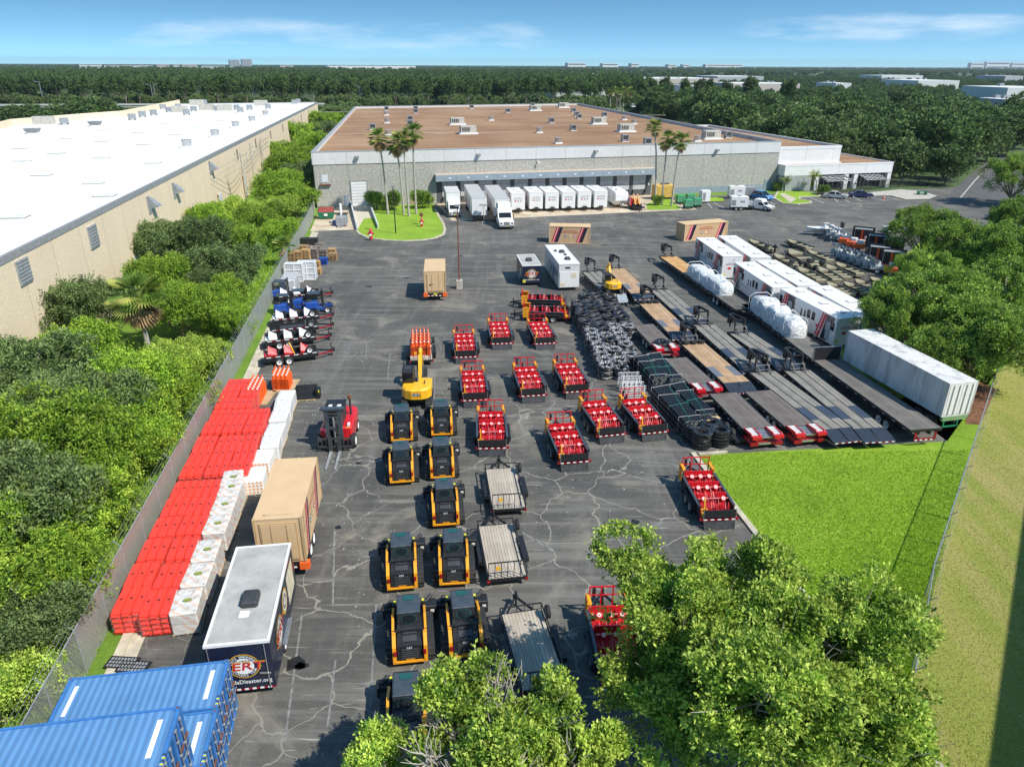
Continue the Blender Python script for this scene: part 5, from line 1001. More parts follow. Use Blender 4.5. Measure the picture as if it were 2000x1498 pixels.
fm = M(); fm.add([(x, y, z) for z in (.15, 1.12) for x, y in ((-.71, -1.01), (.71, -1.01), (.71, 1.01), (-.71, 1.01))], [(0, 1, 5, 4), (1, 2, 6, 5), (2, 3, 7, 6), (3, 0, 4, 7)], FILM); FILMO = fm.build('wrap'); FILM_ = FILMO.data; bpy.data.objects.remove(FILMO)
pm = M()
for k in range(4): pm.box(-.66, .66, -.9 + k * .5, -.75 + k * .5, .08, .12, WOODN)
for x in (-.62, 0, .56): pm.box(x, x + .08, -.9, .9, .0, .08, WOODN)
PO = pm.build('pallet'); PAL_ = PO.data; bpy.data.objects.remove(PO)
def child(name, me, par, loc=(0, 0, 0), rz=0): o = bpy.data.objects.new(name, me); C.objects.link(o); o.parent = par; o.location = loc; o.rotation_euler.z = rz; return o
HY = [1168, 1116, 1069, 1023, 985.6, 951, 911, 884, 860, 831, 808, 784, 762.7, 746.7]
COLN = ['against the fence', 'in the column next to the fence', 'in the third column from the fence']
for r, y in enumerate(HY):
    xl = 253.4 + 204.2 * (1168 - y) / (1168 - 746.7); b0 = Vector(G(xl, y, 1.42)); ncol = 3 if 6 <= r <= 10 else 2
    for k in range(ncol):
        p = b0 + Vector((math.cos(R_(4)), math.sin(R_(4)))) * (1.42 * k) + Vector((random.uniform(-.05, .05), (-.2 if (k == 1 and r < 2) else 0) + random.uniform(-.06, .06)))
        where = 'nearest the blue containers' if r == 0 else ('farthest from the blue containers' if r == 13 else '%s from the blue containers' % od(r))
        t = T('barrier_stack', 'red barrier stack %s, %s' % (where, COLN[k]), 'barriers', (p.x, p.y), R_(9 + random.uniform(-1.5, 1.5)), 'wrapped stacks of red barriers along the fence')
        child('pallet', PAL_, t)
        full = r < 2 or k == ncol - 1
        for q in range(3):
            for z in range(4):
                if z == 3 or full: child('barrier', BT_ if z == 3 else BM_, t, ((q - 1) * .463, random.uniform(-.02, .02), .12 + z * .30))
        if not full:
            m = M(); m.box(-.66, .66, -.95, .95, .12, 1.0, BRED); m.build('lower_barriers', t)
        if r < 7 or k == ncol - 1: child('wrap', FILM_, t, (0, 0, .22 if False else .1))
# ---- white wrapped pallets of striped boards ----
def m_board():
    m, t, b = base_mat('striped_boards', .5); s = nd(t, 'ShaderNodeTexWave', bands_direction='DIAGONAL', Scale=1.1, Distortion=3.); s.inputs['Detail Scale'].default_value = 2.5; t.links.new(t.nodes.new('ShaderNodeTexCoord').outputs['Object'], s.inputs['Vector'])
    c = mixc(t, ramp(t, s.outputs['Fac'], [(.66, 0.), (.76, .5)]), (.68, .67, .64), (.70, .34, .20)); c = mixc(t, ramp(t, noise(t, 1.3, 4, .6, dist=.6), [(.42, .9), (.54, 0.)]), c, (.60, .61, .60))
    c = mixc(t, ramp(t, noise(t, 1, 5, .6, vec=scaled(t, (1.2, 1.2, 16))), [(.38, .6), (.5, 0.)]), c, (.34, .29, .23)); t.links.new(c, b.inputs['Base Color']); bump(t, b, noise(t, 4, 5, .6), .4, .04); return m
BOARD = m_board(); WHW = mt('white_wrap', (.74, .74, .73), .35, var=.15, scale=4, dirt=.45, bmp=.5)
def m_dots():
    m, t, b = base_mat('orange_dotted_panels', .5); v = nd(t, 'ShaderNodeTexVoronoi', Scale=4.2, Randomness=.1, feature='F1'); t.links.new(t.nodes.new('ShaderNodeTexCoord').outputs['Object'], v.inputs['Vector'])
    c = mixc(t, ramp(t, v.outputs['Distance'], [(.26, 1.), (.32, 0.)]), (.80, .78, .72), (.85, .30, .05)); t.links.new(c, b.inputs['Base Color']); return m
DOTS = m_dots()
def wpal(kind):
    t = T('board_pallet', '', 'pallet load'); child('pallet', PAL_, t)
    H = {'board': 1.35, 'white': 1.15, 'dots': 1.1}[kind]; mat = {'board': BOARD, 'white': WHW, 'dots': DOTS}[kind]
    m = M(); n = 10
    m.cbox(-.62, .62, -.93, .93, .12, H, mat, .07)
    for x in (-.6, .57):
        if kind == 'board': 
            for y in (-.86, .82): m.box(x, x + .035, y, y + .04, .05, H - .05, WOODN)
    m.build('load', t)
    if kind != 'dots':
        m = M(); vs = []; k = 9
        for i in range(k):
            for j in range(k): x = -.6 + 1.2 * i / (k - 1); y = -.87 + 1.74 * j / (k - 1); e = min(i, j, k - 1 - i, k - 1 - j) == 0; vs.append((x, y, H + (.0 if e else .04 + random.uniform(-.02, .03))))
        m.add(vs, [(i * k + j, (i + 1) * k + j, (i + 1) * k + j + 1, i * k + j + 1) for i in range(k - 1) for j in range(k - 1)], WHW if kind == 'white' else BOARD); m.build('top_wrap', t)
        if kind == 'board': m = M(); disc(m, (.1, -.1, H + .09), X, (0, 1, 0), .22, mt('moss_patch', (.25, .30, .05), .8), off=.02, ry=.12, n=10); m.build('stain', t)
    return t
n = 0
for r in range(7):
    y = [1168, 1116, 1069, 1023, 985.6, 951, 925][r]; xl = 253.4 + 204.2 * (1168 - y) / (1168 - 746.7); b0 = Vector(G(xl, y, 1.42)); p = b0 + Vector((math.cos(R_(4)), math.sin(R_(4)))) * (2.78 + (.0 if r else -.05)) + Vector((0, -.25 if r < 3 else 0))
    if r == 6: p = b0 + Vector((2.8, .1))
    if r < 6: inst('pb', lambda: wpal('board'), (p.x, p.y), R_(9 + random.uniform(-3, 3)), 'wrapped pallet of striped boards, %s from the blue containers' % od(r), 'wrapped pallets of striped boards')
WPL = [((1240, 790), 'dots'), ((1195, 790), 'dots')]
for i, (px, py, kind) in enumerate(((497, 925, 'dots'), (512, 890, 'dots'), (528, 862, 'white'), (537, 838, 'white'), (545, 812, 'white'), (552, 790, 'white'), (558, 772, 'white'), (455, 938, 'board'))):
    p = G(px, py, 1.1); nm = {'dots': 'pallet of white panels with orange dots, the %s one' % ('nearer' if i == 0 else 'farther'), 'white': 'white wrapped pallet beside the red barriers, %s towards the cones' % od(i - 2), 'board': 'wrapped pallet of boards tucked in front of the third barrier column'}[kind]
    inst('p' + kind, lambda: wpal(kind), p, R_(9 + random.uniform(-4, 4)), nm, {'dots': 'pallets of orange-dotted panels', 'white': 'white wrapped pallets', 'board': 'wrapped pallets of striped boards'}[kind])
for j, (px, py, nx, ny, w) in enumerate(((512, 775, 3, 6, 'beside the white wrapped pallets'), (560, 752, 4, 4, 'right of the white wrapped pallets, by the black bucket'))):
    b0 = Vector(G(px, py, .1))
    for a_ in range(nx):
        for b_ in range(ny):
            inst('cstack', conestack, (b0.x + (a_ - nx / 2) * .36 - b_ * .05, b0.y + (b_ - ny / 2) * .42, .12), random.uniform(-.2, .2), 'nested orange cones %s, %s across in row %s' % (w.split(',')[0], od(a_), od(b_)), 'nested cone stacks %s' % w)
    m = M(); m.box(-.8, .8, -1.4, 1.2, 0, .12, WOODN); o = m.build('wooden_pallet'); o.location = (b0.x, b0.y, 0); tag(o, 'wooden pallet under the nested cones %s' % w.split(',')[0], 'pallet', 'wooden pallets under the cones')
# ================= trailers with white or red bins by the fence =================
def bin_tr(col, key):
    t = T('bin_trailer', '', 'trailer'); m = M(); m.box(-2.4, 2.3, -.85, .85, .45, .6, BLACK); m.bar((2.3, -.7, .55), (3.9, 0, .5), .1, .12, DRED); m.bar((2.3, .7, .55), (3.9, 0, .5), .1, .12, BLACK); m.cyl((3.6, 0, .05), (3.6, 0, 1.3), .05, BLACK); m.box(3.7, 3.9, -.15, .15, .5, .8, BLACK)
    for y in (-.88, .85): m.box(-2.4, 2.3, y, y + .04, .6, .95, BLACK)
    m.box(-2.95, -2.4, -.85, .85, .08, .14, BLACK); m.build('frame', t)
    m = M(); stripes(m, -2.2, 2.2, -.9, .82, 11, .07); m.build('reflective_tape', t)
    for x in (-1.15, -.3): m = M(); wheel(m, (0, 0, 0), .38, .22, RIM, 'y'); o = m.build('wheel', t); o.location = (x, -1.12, .38); m = M(); wheel(m, (0, 0, 0), .38, -.22, RIM, 'y'); o = m.build('wheel', t); o.location = (x, 1.12, .38)
    m = M(); wheel(m, (0, 0, 0), .36, .2, RIM if col is not BLACK else GREY, 'y'); o = m.build('spare_wheel', t); o.location = (1.6, -.95, 1.15)
    if col is not BLACK:
        for x in (-1.75, -.35, 1.1):
            m = M(); m.add([(x - .28, -.75, .6), (x + .45, -.75, .6), (x + .45, .75, .6), (x - .28, .75, .6), (x - .28, -.75, 1.15), (x + .5, -.75, 1.0), (x + .5, .75, 1.0), (x - .28, .75, 1.15), (x - .18, -.2, 1.75), (x - .05, .1, 1.55)], [(0, 3, 2, 1), (0, 1, 5, 4), (1, 2, 6, 5), (2, 3, 7, 6), (3, 0, 4, 7), (4, 5, 8), (5, 6, 9, 8), (6, 7, 9), (7, 4, 8, 9)], col); m.build('hopper', t)
        m = M(); m.box(-2.35, -2.0, -.7, .5, .6, .95, col); m.build('rear_bin', t)
    else: m = M(); m.box(-1.4, .9, -.7, .7, .6, .75, DARK); m.bar((1.0, -.6, .6), (1.1, -.5, 1.5), .05, .05, SILV); m.bar((1.9, -.6, .6), (1.8, -.5, 1.5), .05, .05, SILV); m.build('tool_tray', t)
    if key == 'red': m = M(); m.bar((.3, -.7, .7), (-.1, -.3, 1.9), .08, .08, YEX); m.box(.3, .6, -.8, -.5, .6, .8, YEX); m.build('yellow_winch', t)
    return t
for px, py, col, key, l in ((548, 713, RED, 'red', 'black trailer with three red hoppers, nearest the red barriers'), (548, 681, WHITE, 'wa', 'black trailer with three white hoppers, second from the red barriers'), (556, 659, BLACK, 'bk', 'empty black trailer between the white-hopper trailers'), (560, 638, WHITE, 'wa', 'black trailer with white hoppers, right behind the empty one'), (567, 592, WHITE, 'wa', 'black trailer with white hoppers, behind the blue forklifts'), ):
    p = G(px, py); o = inst('bin' + key, lambda: bin_tr(col, key), (p[0] + .75, p[1] + 1.1), R_(20), l, 'black trailers with hoppers by the fence')
def bfork():
    t = T('truck_forklift', '', 'forklift'); m = M(); m.cbox(-1.2, .1, -.6, .6, .45, 1.15, BLUE, .1); m.cbox(-1.1, -.5, -.5, .5, 1.15, 1.35, DARK, .06); m.box(.1, 1.5, -.75, -.55, .35, .6, BLUE); m.box(.1, 1.5, .55, .75, .35, .6, BLUE); m.build('body', t)
    m = M(); m.box(.6, .72, -.4, -.28, .2, 2.4, BLACK); m.box(.6, .72, .28, .4, .2, 2.4, BLACK); m.box(.6, .72, -.4, .4, 2.2, 2.35, BLACK); m.box(.75, .85, -.55, .55, .3, .75, DARK); m.build('mast', t)
    for y in (-.3, .3): m = M(); m.box(.85, 2.0, y - .06, y + .06, .25, .31, DARK); m.build('fork', t)
    m = M()
    for x in (-.9, .35):
        for y in (-.5, .5): m.bar((x, y, 1.1), (x + .1, y, 2.1), .06, .06, BLACK)
    m.box(-.85, .5, -.55, .55, 2.05, 2.12, CABG); m.build('overhead_guard', t)
    for x, y, s in ((1.25, -.95, 1), (1.25, .95, -1), (-.95, -.2, 1)): m = M(); wheel(m, (0, 0, 0), .36, s * .24, RIM, 'y'); o = m.build('wheel', t); o.location = (x, y, .36)
    return t
for px, py, l in ((620, 607, 'blue truck-mounted forklift on the right, its mast raised'), (560, 612, 'blue truck-mounted forklift on the left, nearest the fence'), (590, 602, 'blue truck-mounted forklift in the middle, partly hidden'), (553, 583, 'grey-guarded blue forklift behind the left one, against the fence')):
    inst('bfork', bfork, G(px, py), R_(random.uniform(3, 8)), l, 'blue truck-mounted forklifts')
# ---- racks, tank, wooden pallets, dark bins ----
def rack():
    t = T('slatted_crate', '', 'crate'); m = M(); m.box(-1.1, 1.1, -.6, .6, .1, 2.3, mt('rack_panel', (.60, .62, .64), .5)); m.build('panel', t); m = M()
    for x in (-1.1, 0, 1.02): m.box(x, x + .08, -.66, -.6, .05, 2.35, WTXT)
    for z in (.05, .8, 1.5, 2.27): m.box(-1.02, 1.02, -.655, -.601, z, z + .08, WTXT)
    for x in (-1.02, 1.0): m.box(x, x + .05, -.6, .6, 2.3, 2.34, WTXT)
    m.build('frame', t); return t
inst('rack', rack, G(578, 549), R_(3), 'tall white framed crate on the left, in front of the wooden pallets', 'white framed crates'); inst('rack', rack, G(602, 545), R_(3), 'tall white framed crate on the right, in front of the wooden pallets', 'white framed crates')
p = G(566, 572); t = T('storage_tank', 'pale grey ribbed tank against the fence, behind the blue forklifts', 'tank', p, R_(8)); m = M(); m.cbox(-.8, 1.0, -1.5, 1.9, 0, 2.0, mt('pale_grey_tank', (.52, .54, .55), .5), .15)
for k in range(3): m.box(-.82, 1.02, -1.2 + k * 1.0, -1.1 + k * 1.0, .1, 2.03, SILV)
m.build('body', t)
WP = [mt('pallet_wood_a', (.42, .27, .13), .85, var=.4), mt('pallet_wood_b', (.52, .33, .15), .85, var=.35), mt('pallet_wood_c', (.27, .23, .20), .9, var=.35), BLUE]
def palstack(n, mat):
    t = T('pallet_stack', '', 'pallets')
    for k in range(n):
        m = M(); z = k * .145; dx, dy = random.uniform(-.04, .04), random.uniform(-.04, .04)
        for j in range(6): m.box(-.55 + dx, .55 + dx, -.5 + j * .185 + dy, -.39 + j * .185 + dy, z + .105, z + .13, mat)
        for x in (-.53, -.03, .48): m.box(x + dx, x + .05 + dx, -.5 + dy, .53 + dy, z + .02, z + .105, mat)
        m.box(-.55 + dx, .55 + dx, -.5 + dy, -.4 + dy, z, z + .02, mat); m.build('pallet', t)
    return t
PL = [(571, 522, 14, 0, 'left end of the front row'), (586, 521, 15, 1, 'second in the front row'), (600, 520, 16, 1, 'third in the front row'), (618, 524, 7, 1, 'fourth in the front row, low'), (620, 535, 5, 1, 'low, right of the white crates'), (632, 516, 6, 3, 'blue-painted'), (651, 508, 7, 0, 'at the right end'), (575, 505, 10, 2, 'grey, behind the left end'), (595, 503, 12, 0, 'behind the second in the front row'), (614, 503, 9, 2, 'grey, behind the third'), (632, 500, 7, 2, 'grey, behind the blue one'), (649, 497, 6, 1, 'behind the right end'), (600, 492, 6, 2, 'grey, in the back row on the left'), (620, 490, 5, 2, 'grey, in the back row on the right'), (625, 480, 3, 2, 'low and grey beside the dark bins')]
for px, py, n, k, l in PL: t = palstack(n, WP[k]); t.location = (*G(px, py), 0); t.rotation_euler.z = R_(5 + random.uniform(-6, 6)); tag(t, 'stack of wooden pallets, ' + l, 'pallets', 'wooden pallet stacks')
for k in range(3):
    def dbin():
        t = T('dark_bin', '', 'bin'); m = M(); m.cbox(-.5, .5, -.5, .5, .1, 1.1, BLACK, .08); m.box(-.52, .52, -.52, .52, 1.0, 1.06, DARK); m.build('body', t); m = M(); m.cyl((-.3, -.4, .05), (-.3, .4, .05), .05, GREY, 6); m.build('castor', t); return t
    x, y = G(595 + k * 10, 479); inst('dbin', dbin, (x, y), R_(5), 'black bin by the fence, %s from the fence' % ('closest', 'second', 'third')[k], 'black bins by the fence')
# ================= wrapped coils and pipes =================
CK = [mt('coil_black', (.022, .022, .024), .35, coat=.3), mt('coil_dark', (.05, .05, .053), .4)]
def m_coilw():
    m, t, b = base_mat('coil_wrap', .22); v = noise(t, 3.5, 5, .7, dist=2); c = ramp(t, v, [(.40, (.02, .02, .022)), (.52, (.12, .12, .13)), (.62, (.55, .56, .57))]); t.links.new(c, b.inputs['Base Color']); bump(t, b, v, 1, .08); return m
def m_coilw2():
    m, t, b = base_mat('black_film', .15); b.inputs['Base Color'].default_value = (.012, .012, .013, 1); bump(t, b, noise(t, 5, 5, .7, dist=2), 1, .12); b.inputs['Coat Weight'].default_value = .6; return m
CW = m_coilw(); CF = m_coilw2()
def coils(v):
    t = T('coil_stack', '', 'coil stack'); n = [4, 5, 4, 5, 5][v]
    for k in range(n):
        m = M(); mat = [CK[0], CK[0], CW, CW, CF][v] if (k % 2 == 0 or v == 4) else CK[1 if v < 2 else 0]
        tilt = random.uniform(-.12, .12); R0 = .55
        for q in range(3): m.torus((random.uniform(-.06, .06), random.uniform(-.06, .06), .15 + k * .25 + q * .05), R0 + (q - 1) * .12, .07, mat, 20, 6, jit=.04)
        m.torus((0, 0, .17 + k * .25), R0, .19, mat, 20, 7, jit=.035, flat=.7)
        if v in (2, 3):
            for q in range(5): a = q * 1.257 + k; m.torus((math.cos(a) * R0, math.sin(a) * R0, .2 + k * .25), .16, .03, WHW if q % 2 else SILV, 10, 4, axis='x')
        m.build('coil', t)
    return t
A = Vector(G(1140, 590)); B = Vector(G(1222, 757)); d = (B - A).normalized(); nn = Vector((-d.y, d.x)) * -1; L = (B - A).length; nrow = int(L / 1.27); k = 0
for i in range(nrow):
    for j in range(-1 if i > 1 else 0, 3 if i < nrow * .55 else 2):
        if i > nrow - 3 and j > 0: continue
        w = i / nrow; v = random.choice([0, 1]) if w < .45 else random.choice([1, 2, 3, 3] if w < .7 else [2, 3, 3])
        p = A + d * (i * 1.27 + .3) + nn * (j * 1.3 * (1 if nn.x > 0 else -1)) + Vector((random.uniform(-.12, .12), random.uniform(-.12, .12)))
        if i < 6 and j == -1: p.x += .2
        inst('coil%d' % v, lambda: coils(v), (p.x, p.y), random.uniform(0, 6), '%s coil stack, %s from the heap\'s far end, %s' % ('black' if v < 2 else 'silver-wrapped', od(i), ('left edge', 'just inside left edge', 'middle', 'right edge')[j + 1]), 'wrapped coil stacks in the long heap')
for px, py, l in ((1368, 872, 'glossy black wrapped coil stack at the corner of the lawn'), (1404, 868, 'glossy black wrapped coil stack right of the one at the lawn corner'), (1290, 692, 'black coil stack beside the dark-decked flatbed'), (1355, 860, 'low black coil at the asphalt side of the lawn corner'), (1385, 852, 'black coil stack behind the two at the lawn corner')): inst('coil4', lambda: coils(4), G(px, py), random.uniform(0, 6), l, 'glossy black coil stacks')
x, y = G(1380, 838); t = T('cardboard_box', 'open cardboard box lying on the pipes by the black coil stacks', 'box', (x, y, .9), R_(20)); m = M()
for a in ((-.5, .5, -.4, -.38, 0, .35), (-.5, .5, .38, .4, 0, .35), (-.5, -.48, -.38, .38, 0, .35), (.48, .5, -.38, .38, 0, .35), (-.48, .48, -.38, .38, 0, .02)): m.box(*a, WOODN)
m.build('carton', t); m = M(); m.add([(-.5, -.4, .35), (.5, -.4, .35), (.6, -.75, .25), (-.6, -.75, .25)], [(0, 1, 2, 3)], mt('card_flap', (.5, .36, .2), .8)); m.build('flap', t)
m = M(); m.box(-.45, .45, -.35, .35, -.9, -.0, BLACK); m.build('base', t)
PIPE = mt('black_pipe', (.02, .022, .023), .35); PEND = mt('pipe_end', (.30, .33, .32), .4); TEALS = mt('teal_strap', (.05, .42, .33), .4, dirt=0)
def pipes(p0, p1, label, nc=6, nr=5, r=.12):
    A = Vector(G(*p0)); B = Vector(G(*p1)); L = (B - A).length; t = T('pipe_bundle', label, 'pipe bundle', (B.x, B.y), yaw(B, A), 'strapped bundles of black pipe')
    for j in range(nr):
        for i in range(nc - (j % 2)):
            x = (i - (nc - 1) / 2 + (j % 2) * .5) * r * 2.02; z = .15 + r + j * r * 1.76; dy = random.uniform(-.12, .12); m = M()
            m.cyl((x, dy, z), (x, L + dy, z), r, PIPE, 10, caps=False); m.torus((x, dy, z), r * .85, r * .16, PEND, 10, 5, axis='y'); m.cyl((x, dy + .05, z), (x, dy + .06, z), r * .8, CK[0], 10); m.build('pipe', t)
    W_, H = nc * r * 1.03, .15 + 2 * r + (nr - 1) * r * 1.76
    for k, u in enumerate((.12, .4, .7, .92)):
        m = M(); m.tube([(-W_, L * u, .2), (-W_, L * u, H), (W_, L * u + (.3 if k % 2 else 0), H + .02), (W_, L * u, .2)], .011, TEALS if k == 1 else WTXT, 4); m.build('strap', t)
    m = M(); m.tube([(-W_ * .3, .3, H + .03), (W_ * .7, L * .9, H + .03)], .016, TEALS, 4); m.box(-W_, W_, L * .2, L * .2 + .1, 0, .15, WOODN); m.box(-W_, W_, L * .8, L * .8 + .1, 0, .15, WOODN); m.build('long_strap', t)
pipes((1249, 722), (1288, 768), 'bundle of black pipes beside the white racks, farthest left', 6, 6); pipes((1272, 716), (1318, 770), 'bundle of black pipes beside the upper dark flatbed', 6, 6)
pipes((1284, 782), (1352, 856), 'bundle of black pipes nearest the red seat trailers, running to the coil stacks', 7, 6); pipes((1316, 776), (1381, 842), 'bundle of black pipes beside the lower dark flatbeds', 6, 6)
def wrack():
    t = T('ladder_rack', '', 'rack'); m = M()
    for k in range(7): m.box(-.9, .9, -.4 + 0, -.36, .2 + k * .2, .25 + k * .2, WTXT); m.box(-.9, .9, .4, .44, .2 + k * .2, .25 + k * .2, WTXT)
    m.build('rungs', t); m = M()
    for x in (-.7, .7):
        for y in (-.42, .42): m.box(x, x + .06, y - .03, y + .03, 0, 1.5, WTXT)
    for k in range(5): m.cyl((-.8 + k * .4, -.3, .1), (-.7 + k * .4, .3, 1.4), .05, CK[0], 6)
    m.build('posts', t); return t
inst('wrack', wrack, G(1228, 762), R_(5), 'white metal rack, the farther of two by the silver coils', 'white metal racks'); inst('wrack', wrack, G(1236, 782), R_(5), 'white metal rack, the nearer of two, behind a red seat trailer', 'white metal racks')
# ================= boats =================
def boat(motor):
    t = T('jon_boat', '', 'boat'); st_ = [(2.6, .10, .75, .62), (2.3, .5, .72, .45), (1.6, .75, .66, .35), (.4, .86, .6, .32), (-1.0, .88, .58, .32), (-2.4, .82, .58, .34)]; m = M(); vs = []
    for y, w, zt, zb in st_: vs += [(-w, y, zt + .3), (-w * .72, y, zb), (w * .72, y, zb), (w, y, zt + .3), (w - .06, y, zt + .29), (w * .66, y, zb + .05), (-w * .66, y, zb + .05), (-w + .06, y, zt + .29)]
    n = len(st_); m.add(vs, [(i * 8 + j, (i + 1) * 8 + j, (i + 1) * 8 + (j + 1) % 8, i * 8 + (j + 1) % 8) for i in range(n - 1) for j in range(8)] + [tuple(range(7, -1, -1)), tuple((n - 1) * 8 + j for j in range(8))], OLIVE); m.build('hull', t)
    m = M(); m.add([(-.12, 2.55, .98), (.12, 2.55, .98), (.66, 1.3, .86), (-.66, 1.3, .86), (-.12, 2.55, .9), (.12, 2.55, .9), (.66, 1.3, .6), (-.66, 1.3, .6)], [(3, 2, 1, 0), (2, 3, 7, 6)], OLIVEL); m.build('bow_deck', t); m = M(); m.box(-.72, .72, -2.36, 1.9, .50, .56, mt('boat_floor', (.07, .055, .04), .8)); m.build('floor', t)
    for y in (.1, -1.1): m = M(); m.box(-.74, .74, y - .18, y + .18, .40, .72, OLIVEL); m.build('bench', t)
    m = M(); m.box(-.76, .76, -2.35, -1.8, .40, .70, OLIVEL); m.build('stern_deck', t)
    if motor: m = M(); m.cbox(-.18, .18, -2.95, -2.5, .95, 1.45, BLACK, .08); m.box(-.08, .08, -2.8, -2.6, .2, .95, BLACK); m.build('outboard_motor', t); m = M(); m.box(-.4, .1, -1.5, -1.1, .7, 1.15, DARK); m.cyl((.3, -.9, .7), (.3, -.9, 1.4), .04, DARK); m.build('console', t)
    m = M()
    for s in (-1, 1): m.bar((s * .5, -2.3, .26), (s * .4, 1.6, .26), .07, .1, DARK); m.bar((s * .4, 1.6, .26), (0, 3.4, .4), .07, .09, DARK)
    m.bar((-.85, -.9, .3), (.85, -.9, .3), .08, .08, DARK); m.cyl((0, 3.1, .05), (0, 3.1, .8), .04, SILV, 6); m.build('trailer_frame', t)
    for s in (-1, 1): m = M(); wheel(m, (s * 1.0, -.9, .28), .28, -s * .16, GREY); m.build('wheel', t)
    return t
BO = [((1464, 468), (1512, 489), 1, 'olive boat with a black motor beside the back-row bunk trailer end'), ((1539, 468), (1584, 487), 0, 'olive boat with its bow farthest up the lot, pointing at the docks'), ((1541, 487), (1602, 521), 1, 'large olive boat with the tall black outboard'), ((1579, 489), (1624, 510), 0, 'olive boat just left of the solar light carts'), ((1513, 496), (1561, 521), 1, 'olive boat with a motor against the middle bunk trailers'),
      ((1560, 522), (1607, 550), 0, 'olive open boat next to the bunk trailers, lower row'), ((1600, 522), (1638, 549), 0, 'olive open boat second in the lower row'), ((1615, 517), (1656, 544), 0, 'olive open boat third in the lower row'), ((1633, 513), (1683, 537), 0, 'olive open boat fourth in the lower row, by the solar carts'), ((1616, 551), (1663, 577), 0, 'olive open boat in the nearest row, beside the last bunk trailer'), ((1649, 551), (1697, 573), 0, 'tan-decked boat in the middle of the nearest row'), ((1672, 546), (1710, 566), 0, 'tan-decked boat right of the middle one, nearest row'), ((1701, 542), (1742, 560), 0, 'boat half under the tree by the solar carts')]
for a, b, mo, l in BO:
    A, B = Vector(G(*a, .9)), Vector(G(*b, .6)); c = (A + B) / 2; o = inst('boat%d' % mo, lambda: boat(mo), (c.x, c.y), yaw(B, A), l, 'olive boats on trailers'); s = (A - B).length / 5.2; o.scale = (max(1, s * .95), s, 1)
t = T('white_boat', 'white centre-console boat on its trailer, out on the open asphalt', 'boat', G(1607, 459), R_(92)); m = M(); vs = []
st_ = [(2.9, .05, 1.35), (2.3, .6, 1.3), (1.2, .95, 1.2), (-1, 1.05, 1.15), (-2.6, 1.0, 1.15)]
for y, w, zt in st_: vs += [(-w, y, zt), (-w * .5, y, .65), (0, y, .5), (w * .5, y, .65), (w, y, zt)]
m.add(vs, [(i * 5 + j, (i + 1) * 5 + j, (i + 1) * 5 + j + 1, i * 5 + j + 1) for i in range(4) for j in range(4)] + [(4, 3, 2, 1, 0), (20, 21, 22, 23, 24)] + [(i * 5, i * 5 + 4, i * 5 + 9, i * 5 + 5) for i in range(4)], WHITE); m.build('hull', t); m = M(); m.box(-.3, .3, -.6, 0, 1.2, 1.9, WHITE); m.box(-.5, .5, -1.5, -1.1, 1.2, 1.6, WHITE); m.build('console', t); m = M(); m.cbox(-.25, .25, -3.2, -2.65, 1.2, 2.1, BLACK, .1); m.box(-.1, .1, -3.0, -2.8, .3, 1.2, BLACK); m.build('outboard_motor', t)
m = M(); m.bar((-.5, -2.4, .4), (-.5, 2, .4), .08, .1, GREY); m.bar((.5, -2.4, .4), (.5, 2, .4), .08, .1, GREY); m.bar((-.5, 2, .4), (0, 4.2, .4), .08, .1, GREY); m.bar((.5, 2, .4), (0, 4.2, .4), .08, .1, GREY); m.build('trailer_frame', t)
for s in (-1, 1): m = M(); wheel(m, (s * 1.15, -.8, .35), .35, -s * .2, GREY); m.build('wheel', t)
PV = mt('solar_panel', (.05, .08, .16), .15, coat=.5, var=.2, dirt=0)
def solar():
    t = T('solar_light_cart', '', 'solar light cart'); m = M(); m.cbox(-.6, .6, -.8, .8, .5, 1.05, mt('pale_galv', (.50, .54, .55), .45), .05); m.box(-.08, .08, .8, 2.0, .45, .55, GALV); m.build('body', t)
    m = M(); m.cyl((0, -.2, 1.05), (0, -.2, 1.5), .32, mt('pale_galv', (.5, .54, .55)), 12, .15); m.cyl((.3, .4, 1.0), (.3, .4, 1.9), .05, SILV, 6); m.build('mast_base', t)
    m = M(); m.add([(-.75, -.2, 1.5), (.75, -.2, 1.5), (.75, 1.0, 2.05), (-.75, 1.0, 2.05), (-.75, -.22, 1.55), (.75, -.22, 1.55), (.75, .98, 2.1), (-.75, .98, 2.1)], [(0, 3, 2, 1), (4, 5, 6, 7), (0, 1, 5, 4), (1, 2, 6, 5), (2, 3, 7, 6), (3, 0, 4, 7)], SILV); m.add([(-.70, -.17, 1.575), (.70, -.17, 1.575), (.70, .93, 2.08), (-.70, .93, 2.08)], [(0, 1, 2, 3)], PV); m.build('solar_panel', t)
    for s in (-1, 1): m = M(); wheel(m, (s * .85, -.1, .35), .35, -s * .2, RIM); m.build('wheel', t)
    return t
for i, (px, py) in enumerate(((1622, 464), (1632, 469), (1645, 474))): inst('solar', solar, G(px, py), R_(70), 'solar light cart in the short upper row, %s from the white boat' % od(i), 'solar light carts')
for i, (px, py) in enumerate(((1632, 502), (1643, 507), (1655, 511), (1669, 516), (1683, 521), (1696, 526), (1710, 532))): inst('solar', solar, G(px, py), R_(70), 'solar light cart in the lower row of seven, %s from the left' % od(i), 'solar light carts')
